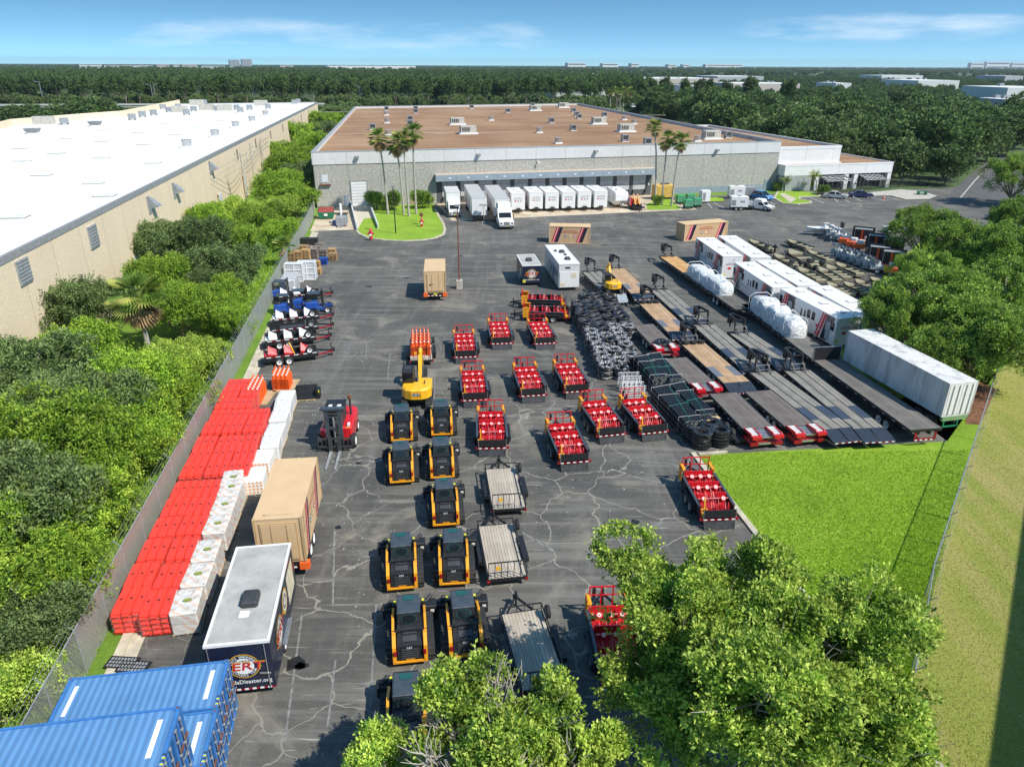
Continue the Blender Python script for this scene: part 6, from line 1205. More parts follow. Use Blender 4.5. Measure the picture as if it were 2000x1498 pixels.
def mboard():
    t = T('message_board', '', 'sign trailer'); m = M(); m.box(-1.5, 1.5, -.1, .1, .9, 3.0, BLACK); 
    for k in range(6): m.box(-1.4 + k * .5, -1.37 + k * .5, -.13, -.1, .95, 2.95, DARK)
    m.build('display', t); m = M(); m.box(-1.2, 1.2, -1.1, -.15, 2.75, 2.82, mt('tray_grey', (.33, .36, .38), .4)); m.box(-1.15, -1.1, -1.05, -1.0, .4, 2.75, SILV); m.box(1.1, 1.15, -1.05, -1.0, .4, 2.75, SILV); m.build('solar_tray', t)
    m = M(); m.box(-.3, .0, -.3, -.14, .6, 2.6, ORG); m.box(-1.2, 1.2, -.7, .3, .35, .55, ORG); m.build('orange_mast', t)
    for s in (-1, 1): m = M(); wheel(m, (s * 1.3, 0, .33), .33, -s * .2, GREY); m.build('wheel', t)
    return t
for i, (px, py, l) in enumerate(((1681, 482, 'black message board with an orange mast, farthest left'), (1708, 496, 'black message board behind the lower left one'), (1737, 505, 'black message board in the far row, right end'), (1712, 520, 'black message board nearest the solar carts'), (1738, 530, 'black message board at the near end, beside the tree'))): inst('mb', mboard, G(px, py), R_(-28), l, 'black and orange message boards')
def pump2():
    t = T('pump_cart', '', 'pump'); m = M(); m.cbox(-.6, .6, -.8, .8, .5, 1.2, ORG, .1); m.build('body', t); m = M(); m.cbox(-.4, .3, -.6, .2, 1.2, 1.7, WHITE, .08); m.box(.3, .5, -.7, .4, .6, 1.6, WHITE); m.build('tank', t)
    for s in (-1, 1): m = M(); wheel(m, (s * .8, 0, .3), .3, -s * .18, GREY); m.build('wheel', t)
    return t
for i, (px, py, l) in enumerate(((1648, 480, 'orange and white pump cart, leftmost of the cluster'), (1662, 486, 'orange and white pump cart, second in the cluster'), (1675, 491, 'orange and white pump cart, third in the cluster'), (1689, 484, 'orange and white pump cart below the first message board'), (1738, 538, 'orange and white pump cart at the end of the solar carts'))): inst('pump2', pump2, G(px, py), R_(60), l, 'orange and white pump carts')
# ================= docked trucks =================
def shower():
    t = T('white_trailer', '', 'trailer'); m = M(); m.box(-1.25, 1.25, 0, 7.2, .55, 3.45, WHITE); b = m.build('box_body', t); m = M(); m.box(-1.27, 1.27, -.02, 7.22, 3.45, 3.5, WHITE); m.build('roof', t)
    for x, y in ((-.2, 6.2), (-.2, 4.4), (.45, 2.2)): m = M(); m.cbox(x - .35, x + .35, y - .25, y + .25, 3.5, 3.62, WHITE, .02); m.box(x - .37, x + .37, y - .32, y - .26, 3.5, 3.58, GREY); m.build('roof_vent', t)
    m = M()
    for k, mat in enumerate((STR, GREY, GREY)): disc(m, (-.5 + k * .5, -.0, 2.1), X, Z, .2 if k == 0 else .15, mat, ry=.12 if k == 0 else .15, n=12)
    text(m, 'FLORIDA DIVISION OF', (0, 0, 2.65), X, Z, .17, GREY, fit=1.4); text(m, 'EMERGENCY MANAGEMENT', (0, 0, 2.45), X, Z, .17, GREY, fit=1.7); m.build('lettering', b)
    m = M(); 
    for y in (1.2, 4.6): m.box(-1.27, -1.25, y, y + .8, .8, 2.7, GREY)
    m.add([(-1.262, 3.0, .6), (-1.262, 3.8, .6), (-1.262, 3.2, 3.3), (-1.262, 2.4, 3.3)], [(0, 1, 2, 3)], NAVY); m.add([(-1.263, 3.9, .6), (-1.263, 4.2, .6), (-1.263, 3.6, 3.3), (-1.263, 3.3, 3.3)], [(0, 1, 2, 3)], STR); m.build('side_doors', b)
    m = M(); m.bar((-.6, 0, .6), (0, -1.2, .6), .12, .12, BLACK); m.bar((.6, 0, .6), (0, -1.2, .6), .12, .12, BLACK); m.cyl((0, -.9, .05), (0, -.9, 1.0), .06, BLACK, 6); m.box(-.35, .35, -.5, -.15, .65, .9, DARK); m.build('tongue', t)
    for s in (-1, 1):
        for k in (0, 1): wheelpart(t, (s * 1.27, 3.6 + k * .95, .4), .4, -s * .25, GREY)
    return t
wr = FW.rz
for i, (px, py) in enumerate(((1012, 416), (1047, 414), (1078, 413.5), (1110, 412.5), (1141, 411.5), (1172.5, 411))):
    inst('shower', shower, G(px, py), R_(8.5), 'white trailer backed to the dock, %s of six right of the semi truck' % od(i), 'white trailers backed to the dock')
def lorry(tractor):
    pass
def cabfront(t, w, z0, zt, y0, hoodL, tall):
    m = M(); m.prism([(y0, z0), (y0, zt * .40), (y0 + .15, zt * .45), (y0 + hoodL, zt * .52), (y0 + hoodL + .55, zt * .80), (y0 + hoodL + .8, zt), (y0 + hoodL + 2.2, zt), (y0 + hoodL + 2.2, z0)], -w, w, WHITE, 'x'); c = m.build('cab', t)
    m = M(); a = (y0 + hoodL + .02, zt * .53); b = (y0 + hoodL + .50, zt * .78); m.add([(-w + .15, a[0] - .02, a[1]), (w - .15, a[0] - .02, a[1]), (w - .2, b[0] - .02, b[1]), (-w + .2, b[0] - .02, b[1])], [(0, 1, 2, 3)], GLASS)
    for s in (-1, 1): m.add([(s * (w + .01), y0 + hoodL + .3, zt * .53), (s * (w + .01), y0 + hoodL + 1.3, zt * .53), (s * (w + .01), y0 + hoodL + 1.3, zt * .75), (s * (w + .01), y0 + hoodL + .65, zt * .75)], [(0, 1, 2, 3)], GLASS)
    m.build('window', c); m = M(); m.box(-w * .4, w * .4, y0 - .02, y0, z0 + .15, zt * .38, SILV); 
    for k in range(5): m.box(-w * .38, w * .38, y0 - .03, y0 - .02, z0 + .2 + k * .14, z0 + .24 + k * .14, DARK)
    m.build('grille', c); m = M(); m.box(-w, w, y0 - .18, y0 - .02, z0 - .05, z0 + .2, SILV if tall else GREY); m.box(-.15, .15, y0 - .2, y0 - .18, z0, z0 + .12, YSTK); m.build('bumper', c)
    for s in (-1, 1): m = M(); m.box(s * w * .75 - .14, s * w * .75 + .14, y0 - .03, y0, zt * .3, zt * .38, GLASS); m.build('headlight', c); m = M(); m.box(s * (w + .25) - .06, s * (w + .25) + .06, y0 + hoodL + .2, y0 + hoodL + .3, zt * .5, zt * .75, BLACK); m.build('mirror', c)
    for s in (-1, 1): wheelpart(t, (s * (w + .02), y0 + .9, .48), .48, -s * .3, GREY)
def trbox(t, w, y0, y1, z0, H, front=WHITE, roof=None):
    m = M(); m.box(-w, w, y0, y1, z0, H - .03, WHITE); b = m.build('box_body', t); m = M(); m.box(-w - .02, w + .02, y0 - .02, y1 + .02, H - .03, H + .02, roof or mt('trailer_roof', (.48, .48, .47), .5)); m.build('roof', t)
    m = M()
    for s in (-1, 1):
        for k, mat in enumerate((STR, GREY, STR)): y = y0 + (y1 - y0) * (.3 + k * .18); m.add([(s * (w + .01), y, z0 + .4), (s * (w + .01), y + 1.0, z0 + .4), (s * (w + .01), y + 1.0, H - .8), (s * (w + .01), y, H - .8)], [(0, 1, 2, 3)], mt('faded_decal', (.35, .16, .17), .6, var=.5, scale=4) if mat is STR else GREY)
    m.build('side_graphics', b); return b
x, y = G(889, 426); t = T('box_truck', 'white box truck backed to the dock, nearest the grass island', 'truck', (x, y), R_(8.5)); cabfront(t, 1.0, .5, 2.5, .1, 1.2, 0); trbox(t, 1.25, 3.4, 10.5, 1.0, 3.9, roof=mt('pale_roof', (.6, .6, .58), .5)); m = M(); m.box(-.4, .4, 3, 10.4, .6, .98, BLACK); m.build('chassis', t)
for s in (-1, 1): wheelpart(t, (s * 1.2, 8.4, .48), .48, -s * .5, GREY)
x, y = G(937, 434); t = T('semi_trailer', 'long white semi-trailer without a tractor, backed to the dock', 'semi-trailer', (x, y), R_(8.5)); trbox(t, 1.3, 0, 15.6, 1.15, 4.05); m = M(); m.box(-.5, .5, .8, 15, .85, 1.14, BLACK); m.build('chassis', t)
for s in (-1, 1):
    m = M(); m.box(s * .8 - .08, s * .8 + .08, 2.4, 2.55, 0, .9, BLACK); m.build('landing_leg', t)
    for k in (0, 1): wheelpart(t, (s * 1.28, 12 + k * 1.25, .5), .5, -s * .5, GREY)
x, y = G(990, 449); t = T('semi_truck', 'white semi truck with a tall roof, coupled to the trailer at the dock', 'semi truck', (x, y), R_(8.5)); cabfront(t, 1.2, .55, 3.0, .1, 1.9, 1); m = M(); m.prism([(2.9, 2.9), (3.2, 3.75), (4.2, 3.85), (4.2, 2.2)], -1.05, 1.05, WHITE, 'x'); m.build('roof_fairing', t); m = M(); m.box(-1.2, 1.2, 4.1, 5.0, .7, 3.7, WHITE); m.box(-.5, .5, 5, 8, .7, 1.0, BLACK); m.build('sleeper', t)
for s in (-1, 1):
    for k in (0, 1): wheelpart(t, (s * 1.22, 6.2 + k * 1.3, .5), .5, -s * .5, GREY)
    m = M(); m.cyl((s * 1.1, 5.1, .8), (s * 1.1, 5.1, 3.9), .07, SILV, 8); m.build('exhaust', t)
t2 = T('semi_trailer', 'long white semi-trailer behind the white semi truck', 'semi-trailer', (x - 5.6 * math.sin(R_(8.5)), y + 5.6 * math.cos(R_(8.5))), R_(8.5)); trbox(t2, 1.3, 0, 15.4, 1.15, 4.05); m = M(); m.box(-.5, .5, 3, 15, .85, 1.14, BLACK); m.build('chassis', t2)
for s in (-1, 1):
    for k in (0, 1): wheelpart(t2, (s * 1.28, 12 + k * 1.25, .5), .5, -s * .5, GREY)
# camper, orange machine and yellow generator
x, y = G(1214, 408); t = T('fifth_wheel_camper', 'white camper with rounded front, right of the six white trailers', 'camper', (x, y), R_(8)); m = M(); m.prism([(.9, .6), (0, 1.5), (.1, 2.6), (.6, 3.0), (6.8, 3.1), (6.8, .6)], -1.2, 1.2, WHITE, 'x'); b = m.build('body', t); m = M(); m.cbox(-.5, .5, 2.5, 3.3, 3.05, 3.35, WHITE, .06); m.cbox(-.8, .3, 4.6, 5.4, 3.05, 3.3, WHITE, .06); m.build('roof_unit', t); m = M(); wheel(m, (0, 0, 0), .35, .2, RIM, 'y'); o = m.build('spare_wheel', t); o.location = (.1, -.4, .95); m = M(); m.box(-1.22, -1.2, 1.5, 2.0, 1.2, 2.4, GREY); m.box(-1.21, -1.2, 3.5, 6, 1.4, 1.5, GREY); m.build('side_marks', b)
for s in (-1, 1): wheelpart(t, (s * 1.22, 4.2, .38), .38, -s * .25, GREY)
x, y = G(1246, 411); t = T('track_machine', 'orange tracked machine on a small black trailer beside the camper', 'machine', (x, y), R_(12)); m = M(); m.box(-1.1, 1.1, -.6, 4.2, .45, .6, BLACK); m.bar((-.5, -.6, .5), (0, -1.9, .5), .12, .12, BLACK); m.bar((.5, -.6, .5), (0, -1.9, .5), .12, .12, BLACK); m.build('trailer_frame', t); m = M(); m.cbox(-.5, .5, 1.2, 3.2, 1.0, 1.9, mt('machine_orange', (.72, .30, .06), .5), .1); m.prism([(.2, 1.0), (.4, 1.0), (2.0, 2.6), (1.8, 2.7)], -.5, -.3, mt('machine_orange', (.72, .3, .06)), 'x'); m.prism([(.2, 1.0), (.4, 1.0), (2.0, 2.6), (1.8, 2.7)], .3, .5, mt('machine_orange', (.72, .3, .06)), 'x'); m.build('body', t)
for s in (-1, 1): m = M(); m.box(*sorted((s * .5, s * .85)), .4, 3.2, .6, 1.0, RUB); m.build('track', t); wheelpart(t, (s * 1.3, 1.6, .36), .36, -s * .2, GREY)
m = M(); m.box(-1.15, -.95, 1.0, 3.8, .6, 2.2, RED); [m.box(-1.17, -1.15, 1.1 + k * .35, 1.2 + k * .35, .7, 2.1, WTXT) for k in range(7)]; m.build('side_ramp', t)
x, y = FWp(FW.hit(1272, 390)[0], -5.2); t = T('generator', 'yellow container generator with a black exhaust, at the end of the dock canopy', 'generator', (x, y), FW.rz); m = M(); m.cbox(-2.0, 2.0, -1.1, 1.1, .5, 2.9, mt('generator_yellow', (.66, .42, .10), .6, var=.12), .05)
for k in range(3): m.box(-1.8 + k * 1.3, -.8 + k * 1.3, -1.12, -1.1, .8, 2.5, mt('generator_panel', (.56, .35, .08), .6))
m.build('body', t); m = M(); m.box(-2, 2, -1.0, 1.0, .1, .5, BLACK); m.build('base', t); m = M(); m.cyl((-.6, 0, 3.0), (1.2, 0, 3.0), .22, BLACK, 8); m.bar((-.8, -.5, 2.9), (-.8, -.5, 3.3), .1, .1, BLACK); m.build('exhaust', t)
# ================= cars and generators on the far lot =================
def car(name, label, loc, rz, col, suv=False, cat='car'):
    t = T(name, label, cat, loc, rz); L = 2.3; w = .9; pm_ = mt('paint_' + '_'.join(str(int(c * 99)) for c in col), col, .25, coat=.8, var=.05, dirt=0)
    H = 1.72 if suv else 1.45; hb = 1.02 if suv else .88
    prof = [(-L, .35), (-L - .02, .62), (-L + .1, hb - .06), (-L + .9, hb), (L - .7, hb), (L, hb - .14), (L + .05, .5), (L - .05, .32)]
    m = M(); m.prism(prof, -w, w, pm_, 'x'); b = m.build('body', t)
    g0, g1, g2, g3 = (-L + .35 if suv else -L + .75, -L + .75 if suv else -L + 1.35, L - 2.0, L - 1.15)
    m = M(); A = [(-w + .04, g0, hb), (w - .04, g0, hb), (w - .04, g3, hb), (-w + .04, g3, hb)]; B = [(-w + .22, g1, H - .06), (w - .22, g1, H - .06), (w - .22, g2, H - .06), (-w + .22, g2, H - .06)]; m.hexa(A + B, GLASS); m.build('window', t)
    m = M(); m.hexa([(x * 1.03, y, z) for x, y, z in B] + [(x * .92, y * .97, H) for x, y, z in B], pm_)
    for s in (-1, 1): m.bar((s * (w - .05), g0, hb), (s * (w - .22), g1, H - .05), .07, .05, pm_); m.bar((s * (w - .05), g3, hb), (s * (w - .22), g2, H - .05), .07, .05, pm_); m.bar((s * (w - .04), 0, hb), (s * (w - .2), -.1, H - .05), .09, .05, pm_)
    m.build('roof', t)
    for s in (-1, 1):
        for y in (-1.4, 1.42): wheelpart(t, (s * (w + .01), y, .34), .34, -s * .22, GALV)
        m = M(); m.box(s * .66 - .16, s * .66 + .16, L - .02, L + .05, .6, .74, WTXT); m.build('headlight', t); m = M(); m.box(s * .68 - .14, s * .68 + .14, -L - .05, -L, .65, .8, DRED); m.build('tail_light', t)
    return t
car('parked_car', 'silver sedan parked in front of the office wing', G(1631, 387.5), R_(-117), (.55, .55, .54)); car('parked_car', 'dark blue sedan parked right of the silver one', G(1680, 385.5), R_(-105), (.02, .03, .12)); car('parked_car', 'bright blue hatchback beside the white work truck', G(1487, 390), R_(-150), (.02, .20, .48), True); car('parked_suv', 'white pickup truck half hidden by the tree at the right', G(1752, 454), R_(98), (.72, .73, .72), True)
for px, py, l in ((1952, 432, 'white car behind the tree at the right edge'), (1975, 425, 'silver car behind the tree at the right edge')): car('parked_car', l, G(px, py), R_(20), (.6, .6, .6), True)
x, y = G(1476, 409); t = T('work_truck', 'white work truck facing us, towing a white generator', 'truck', (x, y), R_(-58 - 180)); t.rotation_euler.z = R_(58 - 180 + 0)
t.rotation_euler.z = R_(150); cabfront(t, 1.0, .5, 2.0, -3.2, 1.1, 0); m = M(); m.box(-1.0, 1.0, .2, 2.6, .7, 1.6, WHITE); m.box(-.8, .8, .4, 2.6, 1.6, 1.65, DARK); m.build('service_bed', t)
for s in (-1, 1): wheelpart(t, (s * 1.0, 1.5, .42), .42, -s * .3, GREY)
t.rotation_euler.z = R_(48)
def gen(w=3.2, h=1.9):
    t = T('generator_trailer', '', 'generator'); m = M(); m.cbox(-w / 2, w / 2, -.8, .8, .65, .65 + h, WHITE, .05); b = m.build('body', t); m = M(); m.box(-w * .45, -w * .2, -.82, -.8, .9, h, GREY); m.box(.1, w * .3, -.82, -.8, 1.5, 1.8, GREY); m.box(-.3, .3, -.4, .4, .65 + h, .75 + h, GREY); m.build('vents', b); m = M(); m.box(-w / 2, w / 2 + 1.3, -.6, .6, .45, .62, BLACK); m.build('chassis', t)
    for x in (-.5, .35):
        for y, s in ((-.95, 1), (.95, -1)): m = M(); wheel(m, (0, 0, 0), .36, s * .2, GREY, 'y'); o = m.build('wheel', t); o.location = (x, y, .36)
    return t
inst('gen', gen, G(1441, 410), R_(-4), 'white generator trailer hitched left of the white work truck', 'white generator trailers'); inst('gen', gen, G(1436, 388), R_(2), 'white generator trailer behind, against the warehouse wall', 'white generator trailers')
x, y = G(1460, 385); t = T('generator', 'grey louvred generator against the warehouse wall, left of the blue hatchback', 'generator', (x, y), R_(10)); m = M(); m.cbox(-1.4, 1.4, -.7, .7, .2, 2.1, GREY, .04); [m.box(-1.3 + k * .3, -1.2 + k * .3, -.72, -.7, .4, 1.9, SILV) for k in range(9)]; m.build('body', t); m = M(); m.box(-1.4, 1.4, -.7, .7, 0, .2, BLACK); m.build('base', t)
x, y = G(1375, 396); t = T('white_cabinet', 'tall white equipment box right of the green bins', 'cabinet', (x, y), R_(10)); m = M(); m.cbox(-.9, .9, -.7, .7, .3, 2.4, WHITE, .04); m.build('body', t); m = M(); m.box(-.7, -.1, -.72, -.7, .5, 2.0, GREY); m.box(-.9, .9, -.6, .6, 0, .3, BLACK); m.build('base', t)
GRN = mt('bin_green', (.01, .34, .12), .4)
def gbin():
    t = T('green_bin', '', 'generator'); m = M(); m.cbox(-.8, .8, -.6, .6, .5, 1.75, GRN, .06); b = m.build('body', t); m = M()
    for k in range(8): m.box(-.75 + k * .2, -.68 + k * .2, -.62, -.6, .6, 1.55, GALV)
    m.build('grille', b); m = M(); m.box(-.8, .8, -.55, .55, .3, .5, BLACK); m.bar((0, -.6, .4), (0, -1.4, .4), .1, .1, BLACK); m.build('chassis', t)
    for s in (-1, 1): m = M(); wheel(m, (s * .9, 0, .32), .32, -s * .18, GREY); m.build('wheel', t)
    return t
for px, py, l in ((1328, 399, 'green generator farthest left, beside the palm trunk'), (1343, 408, 'green generator nearest us, on the left'), (1347, 397, 'green generator in the middle, at the back'), (1360, 405, 'green generator nearest us, on the right')): inst('gbin', gbin, G(px, py), R_(8), l, 'green generators')
inst('cone', cone, G(1726 + 0, 390), 0, 'orange cone on the pavement past the dark blue sedan'); TPL['cone'].scale = (1.2, 1.2, 1.2)
x, y = G(1800, 381); t = T('picnic_table', 'green picnic table on the pavement by the dark trees', 'table', (x, y), R_(-10)); m = M(); m.box(-1, 1, -.4, .4, .7, .76, GREENP); m.build('table_top', t); m = M(); m.box(-1, 1, -.8, -.5, .42, .47, GREENP); m.box(-1, 1, .5, .8, .42, .47, GREENP); m.build('benches', t); m = M(); m.box(-.75, -.68, -.7, .7, 0, .7, GREENP); m.box(.68, .75, -.7, .7, 0, .7, GREENP); m.build('legs', t)
# ---- by the ramp: dumpster, compactor, hydrants ----
x, y = G(638, 427); t = T('dumpster', 'green dumpster full of rusty scrap beside the loading ramp', 'dumpster', (x, y), R_(8)); m = M(); m.add([(-1.2, -.8, .15), (1.2, -.8, .15), (1.2, .9, .15), (-1.2, .9, .15), (-1.4, -1.0, 1.25), (1.4, -1.0, 1.25), (1.4, 1.4, 1.9), (-1.4, 1.4, 1.9)], [(0, 3, 2, 1), (0, 1, 5, 4), (1, 2, 6, 5), (2, 3, 7, 6), (3, 0, 4, 7)], GREENP); m.build('body', t); m = M(); m.add([(-1.32, -.9, 1.2), (1.32, -.9, 1.2), (1.32, 1.3, 1.8), (-1.32, 1.3, 1.8)], [(0, 1, 2, 3)], mt('rusty_scrap', (.32, .06, .05), .8, var=.5, scale=4)); m.build('contents', t); m = M(); m.box(-.3, .3, -1.0, -.93, .6, 1.0, WTXT); m.build('sign', t)
x, y = G(668, 440); t = T('compactor', 'small grey trash compactor with a white flue beside the ramp', 'compactor', (x, y), R_(8)); m = M(); m.cbox(-.9, .9, -1.2, 1.6, .2, 1.5, GALV, .05); m.build('body', t); m = M(); m.cyl((-.1, 1.2, 1.5), (-.1, 1.2, 3.4), .22, WTXT, 10); m.build('flue', t); m = M(); m.cyl((-1.2, -.2, 0), (-1.2, -.2, .9), .3, BLUE, 10); m.box(-.6, .2, -2.2, -1.3, .0, .5, GREY); m.build('drum', t); m = M(); m.box(-1.3, 1.0, 1.0, 2.2, 1.6, 1.7, DARK); m.build('roof_plate', t)
def hydrant():
    t = T('fire_hydrant', '', 'hydrant'); m = M(); m.cyl((0, 0, .1), (0, 0, .85), .13, STR, 10); m.cyl((0, 0, .85), (0, 0, 1.05), .15, STR, 10, .05); m.build('barrel', t); m = M(); m.cyl((-.28, 0, .6), (.28, 0, .6), .08, STR, 8); m.cyl((0, -.26, .5), (0, 0, .5), .1, WTXT, 8); m.build('outlets', t); return t
o = inst('hyd', hydrant, G(725, 470), 0, 'red and white hydrant pipework at the kerb by the ramp', 'fire hydrants'); o.scale = (1.8, 1.8, 1.8); o = inst('hyd', hydrant, G(824, 444), 0, 'red hydrant standing on the grass island lawn', 'fire hydrants'); o.scale = (1.6, 1.6, 1.5)
m = M(); m.cyl((0, 0, 1.5), (0, 0, 2.0), .3, RUST, 8); m.cyl((0, 0, .1), (0, 0, 1.6), .06, RUST, 6); o = m.build('valve_post'); o.location = (*G(824, 440), 0); tag(o, 'rusty valve wheel post behind the lawn hydrant', 'valve')
# ================= poles =================
def lpole(label, p, h, col, base=1.0, heads=((-.6, 0), (.6, 0)), r=.1, arm=True):
    t = T('light_pole', label, 'light pole', G(*p)); m = M(); m.cyl((0, 0, base), (0, 0, h), r, col, 8, r * .7); m.build('pole', t)
    if base > .2: m = M(); m.cbox(-.36, .36, -.36, .36, 0, base, CONC, .03); m.build('base', t)
    for a, b in heads: m = M(); m.cbox(a - .32, a + .32, b - .22, b + .22, h - .02, h + .18, GREY, .03); m.bar((0, 0, h - .05), (a, b, h - .02), .06, .06, col); m.build('lamp_head', t)
    return t
lpole('rusty red light pole on a concrete base, alone in the yard', (897.5, 564), 9.9, RUST, 1.1, ((0, .0),), .09)
lpole('slim black pole on the grass island lawn', (773, 457), 7.4, BLACK, .05, ((0, 0),), .1)
lpole('short silver lamp post by the semi truck nose', (945, 436), 3.0, GALV, .25, ((-.4, 0), (.4, 0)), .06)
WOODP = mt('utility_pole_wood', (.50, .46, .38), .9); WIRE = mt('wire', (.25, .25, .25), .6, dirt=0)
def upole(label, x, y, h, arms=True, r=.22):
    t = T('utility_pole', label, 'utility pole', (x, y), WW.rz + 1.57); m = M(); m.cyl((0, 0, 0), (0, 0, h), r, WOODP, 8, r * .65); m.build('pole', t)
    if arms:
        for z in (h - .5, h - 1.6): m = M(); m.box(-1.1, 1.1, -.06, .06, z, z + .12, WOODP); m.build('crossarm', t)
        m = M(); [m.cyl((x_, 0, z), (x_, 0, z + .3), .05, GREY, 6) for x_ in (-1, 0, 1) for z in (h - .38, h - 1.48)]; m.build('insulators', t)
    return t
UP = []
for i, (bx, by, ty, tx, arms) in enumerate(((327, 470, 380, 314, 0), (486, 415, 298, 466, 1), (503, 388, 280, 492, 0), (520, 355, 270, 514, 1), (580, 282, 230, 576, 0))):
    g = G(bx, by); h = HT(bx, by, ty, tx); h = min(max(h, 8), 11.5); UP.append((g[0], g[1], h)); upole('wooden utility pole along the cream wall, %s from the camera' % od(i), g[0], g[1], h, arms)
m = M()
pts = [(eA.x + 2.5, eA.y - 25, 7.5)] + [(x, y, h - .6) for x, y, h in UP]
for dz in (0, .9, 1.8):
    for a, b in zip(pts, pts[1:]):
        n_ = 10; P = [(a[0] + (b[0] - a[0]) * k / n_, a[1] + (b[1] - a[1]) * k / n_, a[2] + (b[2] - a[2]) * k / n_ - dz - 1.2 * math.sin(math.pi * k / n_) * .5) for k in range(n_ + 1)]; m.tube(P, .03, WIRE, 3)
o = m.build('power_lines'); tag(o, 'thin power lines strung along the cream warehouse wall', 'power lines')
# ================= roof equipment =================
def unit(kind):
    t = T('air_conditioner' if kind < 3 else 'roof_fan', '', 'roof unit')
    if kind == 0: m = M(); m.box(-.75, .75, -.6, .6, .35, 1.5, GALV); m.build('casing', t); m = M(); m.box(-.62, .62, -.62, -.6, .5, 1.35, DARK); m.build('grille', t); m = M(); m.box(-.8, .8, -.7, .7, 0, .12, WTXT); m.box(-.7, -.6, -.5, .5, .12, .35, DARK); m.box(.6, .7, -.5, .5, .12, .35, DARK); m.build('base', t)
    if kind == 1: m = M(); m.cbox(-1.9, 1.9, -1.1, 1.1, .3, 1.9, mt('unit_beige', (.50, .48, .42), .6), .05); m.build('casing', t); m = M(); [m.box(-1.6 + k * .5, -1.25 + k * .5, -1.12, -1.1, .6, 1.6, DARK) for k in range(4)]; m.build('grille', t); m = M(); m.box(-2.3, 2.3, -1.5, 1.5, 0, .3, WTXT); m.build('base', t)
    if kind == 2: m = M(); m.add([(-.8, -.7, .2), (.8, -.7, .2), (.8, .7, .2), (-.8, .7, .2), (-1.2, -1.1, 1.0), (1.2, -1.1, 1.0), (1.2, 1.1, 1.0), (-1.2, 1.1, 1.0)], [(0, 3, 2, 1), (4, 5, 6, 7), (0, 1, 5, 4), (1, 2, 6, 5), (2, 3, 7, 6), (3, 0, 4, 7)], GREY); m.build('casing', t); m = M(); m.box(-.8, .8, -.7, .7, 0, .2, WTXT); m.build('base', t)
    if kind == 3: m = M(); m.cyl((0, 0, .25), (0, 0, 1.25), .68, SILV, 14, .8); m.cyl((0, 0, 1.25), (0, 0, 1.32), .8, GREY, 14, .3); m.build('drum', t); m = M(); m.box(-.8, .8, -.8, .8, 0, .25, WTXT); m.build('base', t)
    return t
BZ = 9.45
BU = [(755, 217, 0), (812, 216, 0), (812, 222, 0), (921, 213, 0), (992, 221, 0), (1045, 217, 1), (1100, 211, 1), (1120, 220, 0), (1040, 209, 0), (1126, 228, 0), (1131, 233, 0), (1180, 229, 0), (801, 237, 0), (801, 246, 0), (728, 254, 0), (893, 244, 1), (914, 262, 1), (1077, 241, 0), (1119, 256, 0), (1169, 243, 1), (1222, 258, 1), (1220, 277, 0), (1264, 284, 0), (1388, 272, 1), (1421, 270, 0), (755, 226, 3), (756, 241, 3), (959, 236, 3), (1053, 260, 3), (1090, 281, 3), (1219, 235, 3), (1238, 243, 3), (1361, 277, 3), (758, 265, 3), (1236, 209, 3)]
for i, (px, py, k) in enumerate(sorted(BU, key=lambda q: q[0])):
    nm = {0: 'small air conditioner', 1: 'large beige air conditioner', 3: 'round silver fan'}[k]; same = [q for q in sorted(BU, key=lambda q: q[0]) if q[2] == k].index((px, py, k))
    o = inst('unit%d' % k, lambda: unit(k), (*G(px, py, BZ), BZ), FW.rz, '%s on the brown roof, %s from its left edge' % (nm, od(same)), 'equipment on the brown roof'); 
WU = [(65, 262, 2), (127, 245, 0), (187, 247, 2), (259, 236, 0), (279, 230, 0), (301, 227, 0), (366, 289, 3), (421, 268, 3), (461, 250, 3), (493, 239, 3), (519, 227, 3), (319, 215, 0), (331, 221, 0), (343, 220, 0), (349, 214, 0), (352, 222, 1), (365, 226, 0), (379, 219, 0), (385, 208, 1), (400, 205, 0), (405, 218, 1), (422, 218, 0), (440, 219, 1), (463, 216, 0), (470, 221, 0), (488, 216, 0), (510, 209, 1), (524, 214, 0), (575, 205, 0), (583, 203, 0), (88, 246, 1)]
for i, (px, py, k) in enumerate(sorted(WU, key=lambda q: q[0])):
    nm = {0: 'small air conditioner', 1: 'large beige air conditioner', 2: 'grey flared hood', 3: 'round silver fan'}[k]; same = [q for q in sorted(WU, key=lambda q: q[0]) if q[2] == k].index((px, py, k))
    o = inst('unit%d' % k, lambda: unit(k), (*G(px, py, 10.72), 10.72), WW.rz + 1.57, '%s on the white roof, %s from its left edge' % (nm, od(same)), 'equipment on the white roof'); o.scale = (1.15, 1.15, 1.15)
SK_ = [(45, 315), (82, 343), (110, 300), (131, 271), (183, 359), (198, 309), (199, 277), (202, 255), (270, 260), (281, 283), (299, 319), (317, 243), (343, 264), (388, 249), (427, 237), (30, 425), (40, 291), (205, 383), (365, 235), (560, 215)]
for i, (px, py) in enumerate(sorted(SK_)):
    def hatch():
        t = T('roof_hatch', '', 'roof hatch'); m = M(); m.cbox(-1.1, 1.1, -.7, .7, 0, .2, mt('hatch_white', (.70, .70, .66), .6), .05); m.build('lid', t); m = M(); m.box(-1.2, 1.2, -.8, .8, 0, .08, GREY); m.build('curb', t); return t
    inst('hatch', hatch, (*G(px, py, 10.72), 10.72), WW.rz + 1.57, 'low white hatch on the white roof, %s from its left edge' % od(i), 'hatches on the white roof')
m = M()
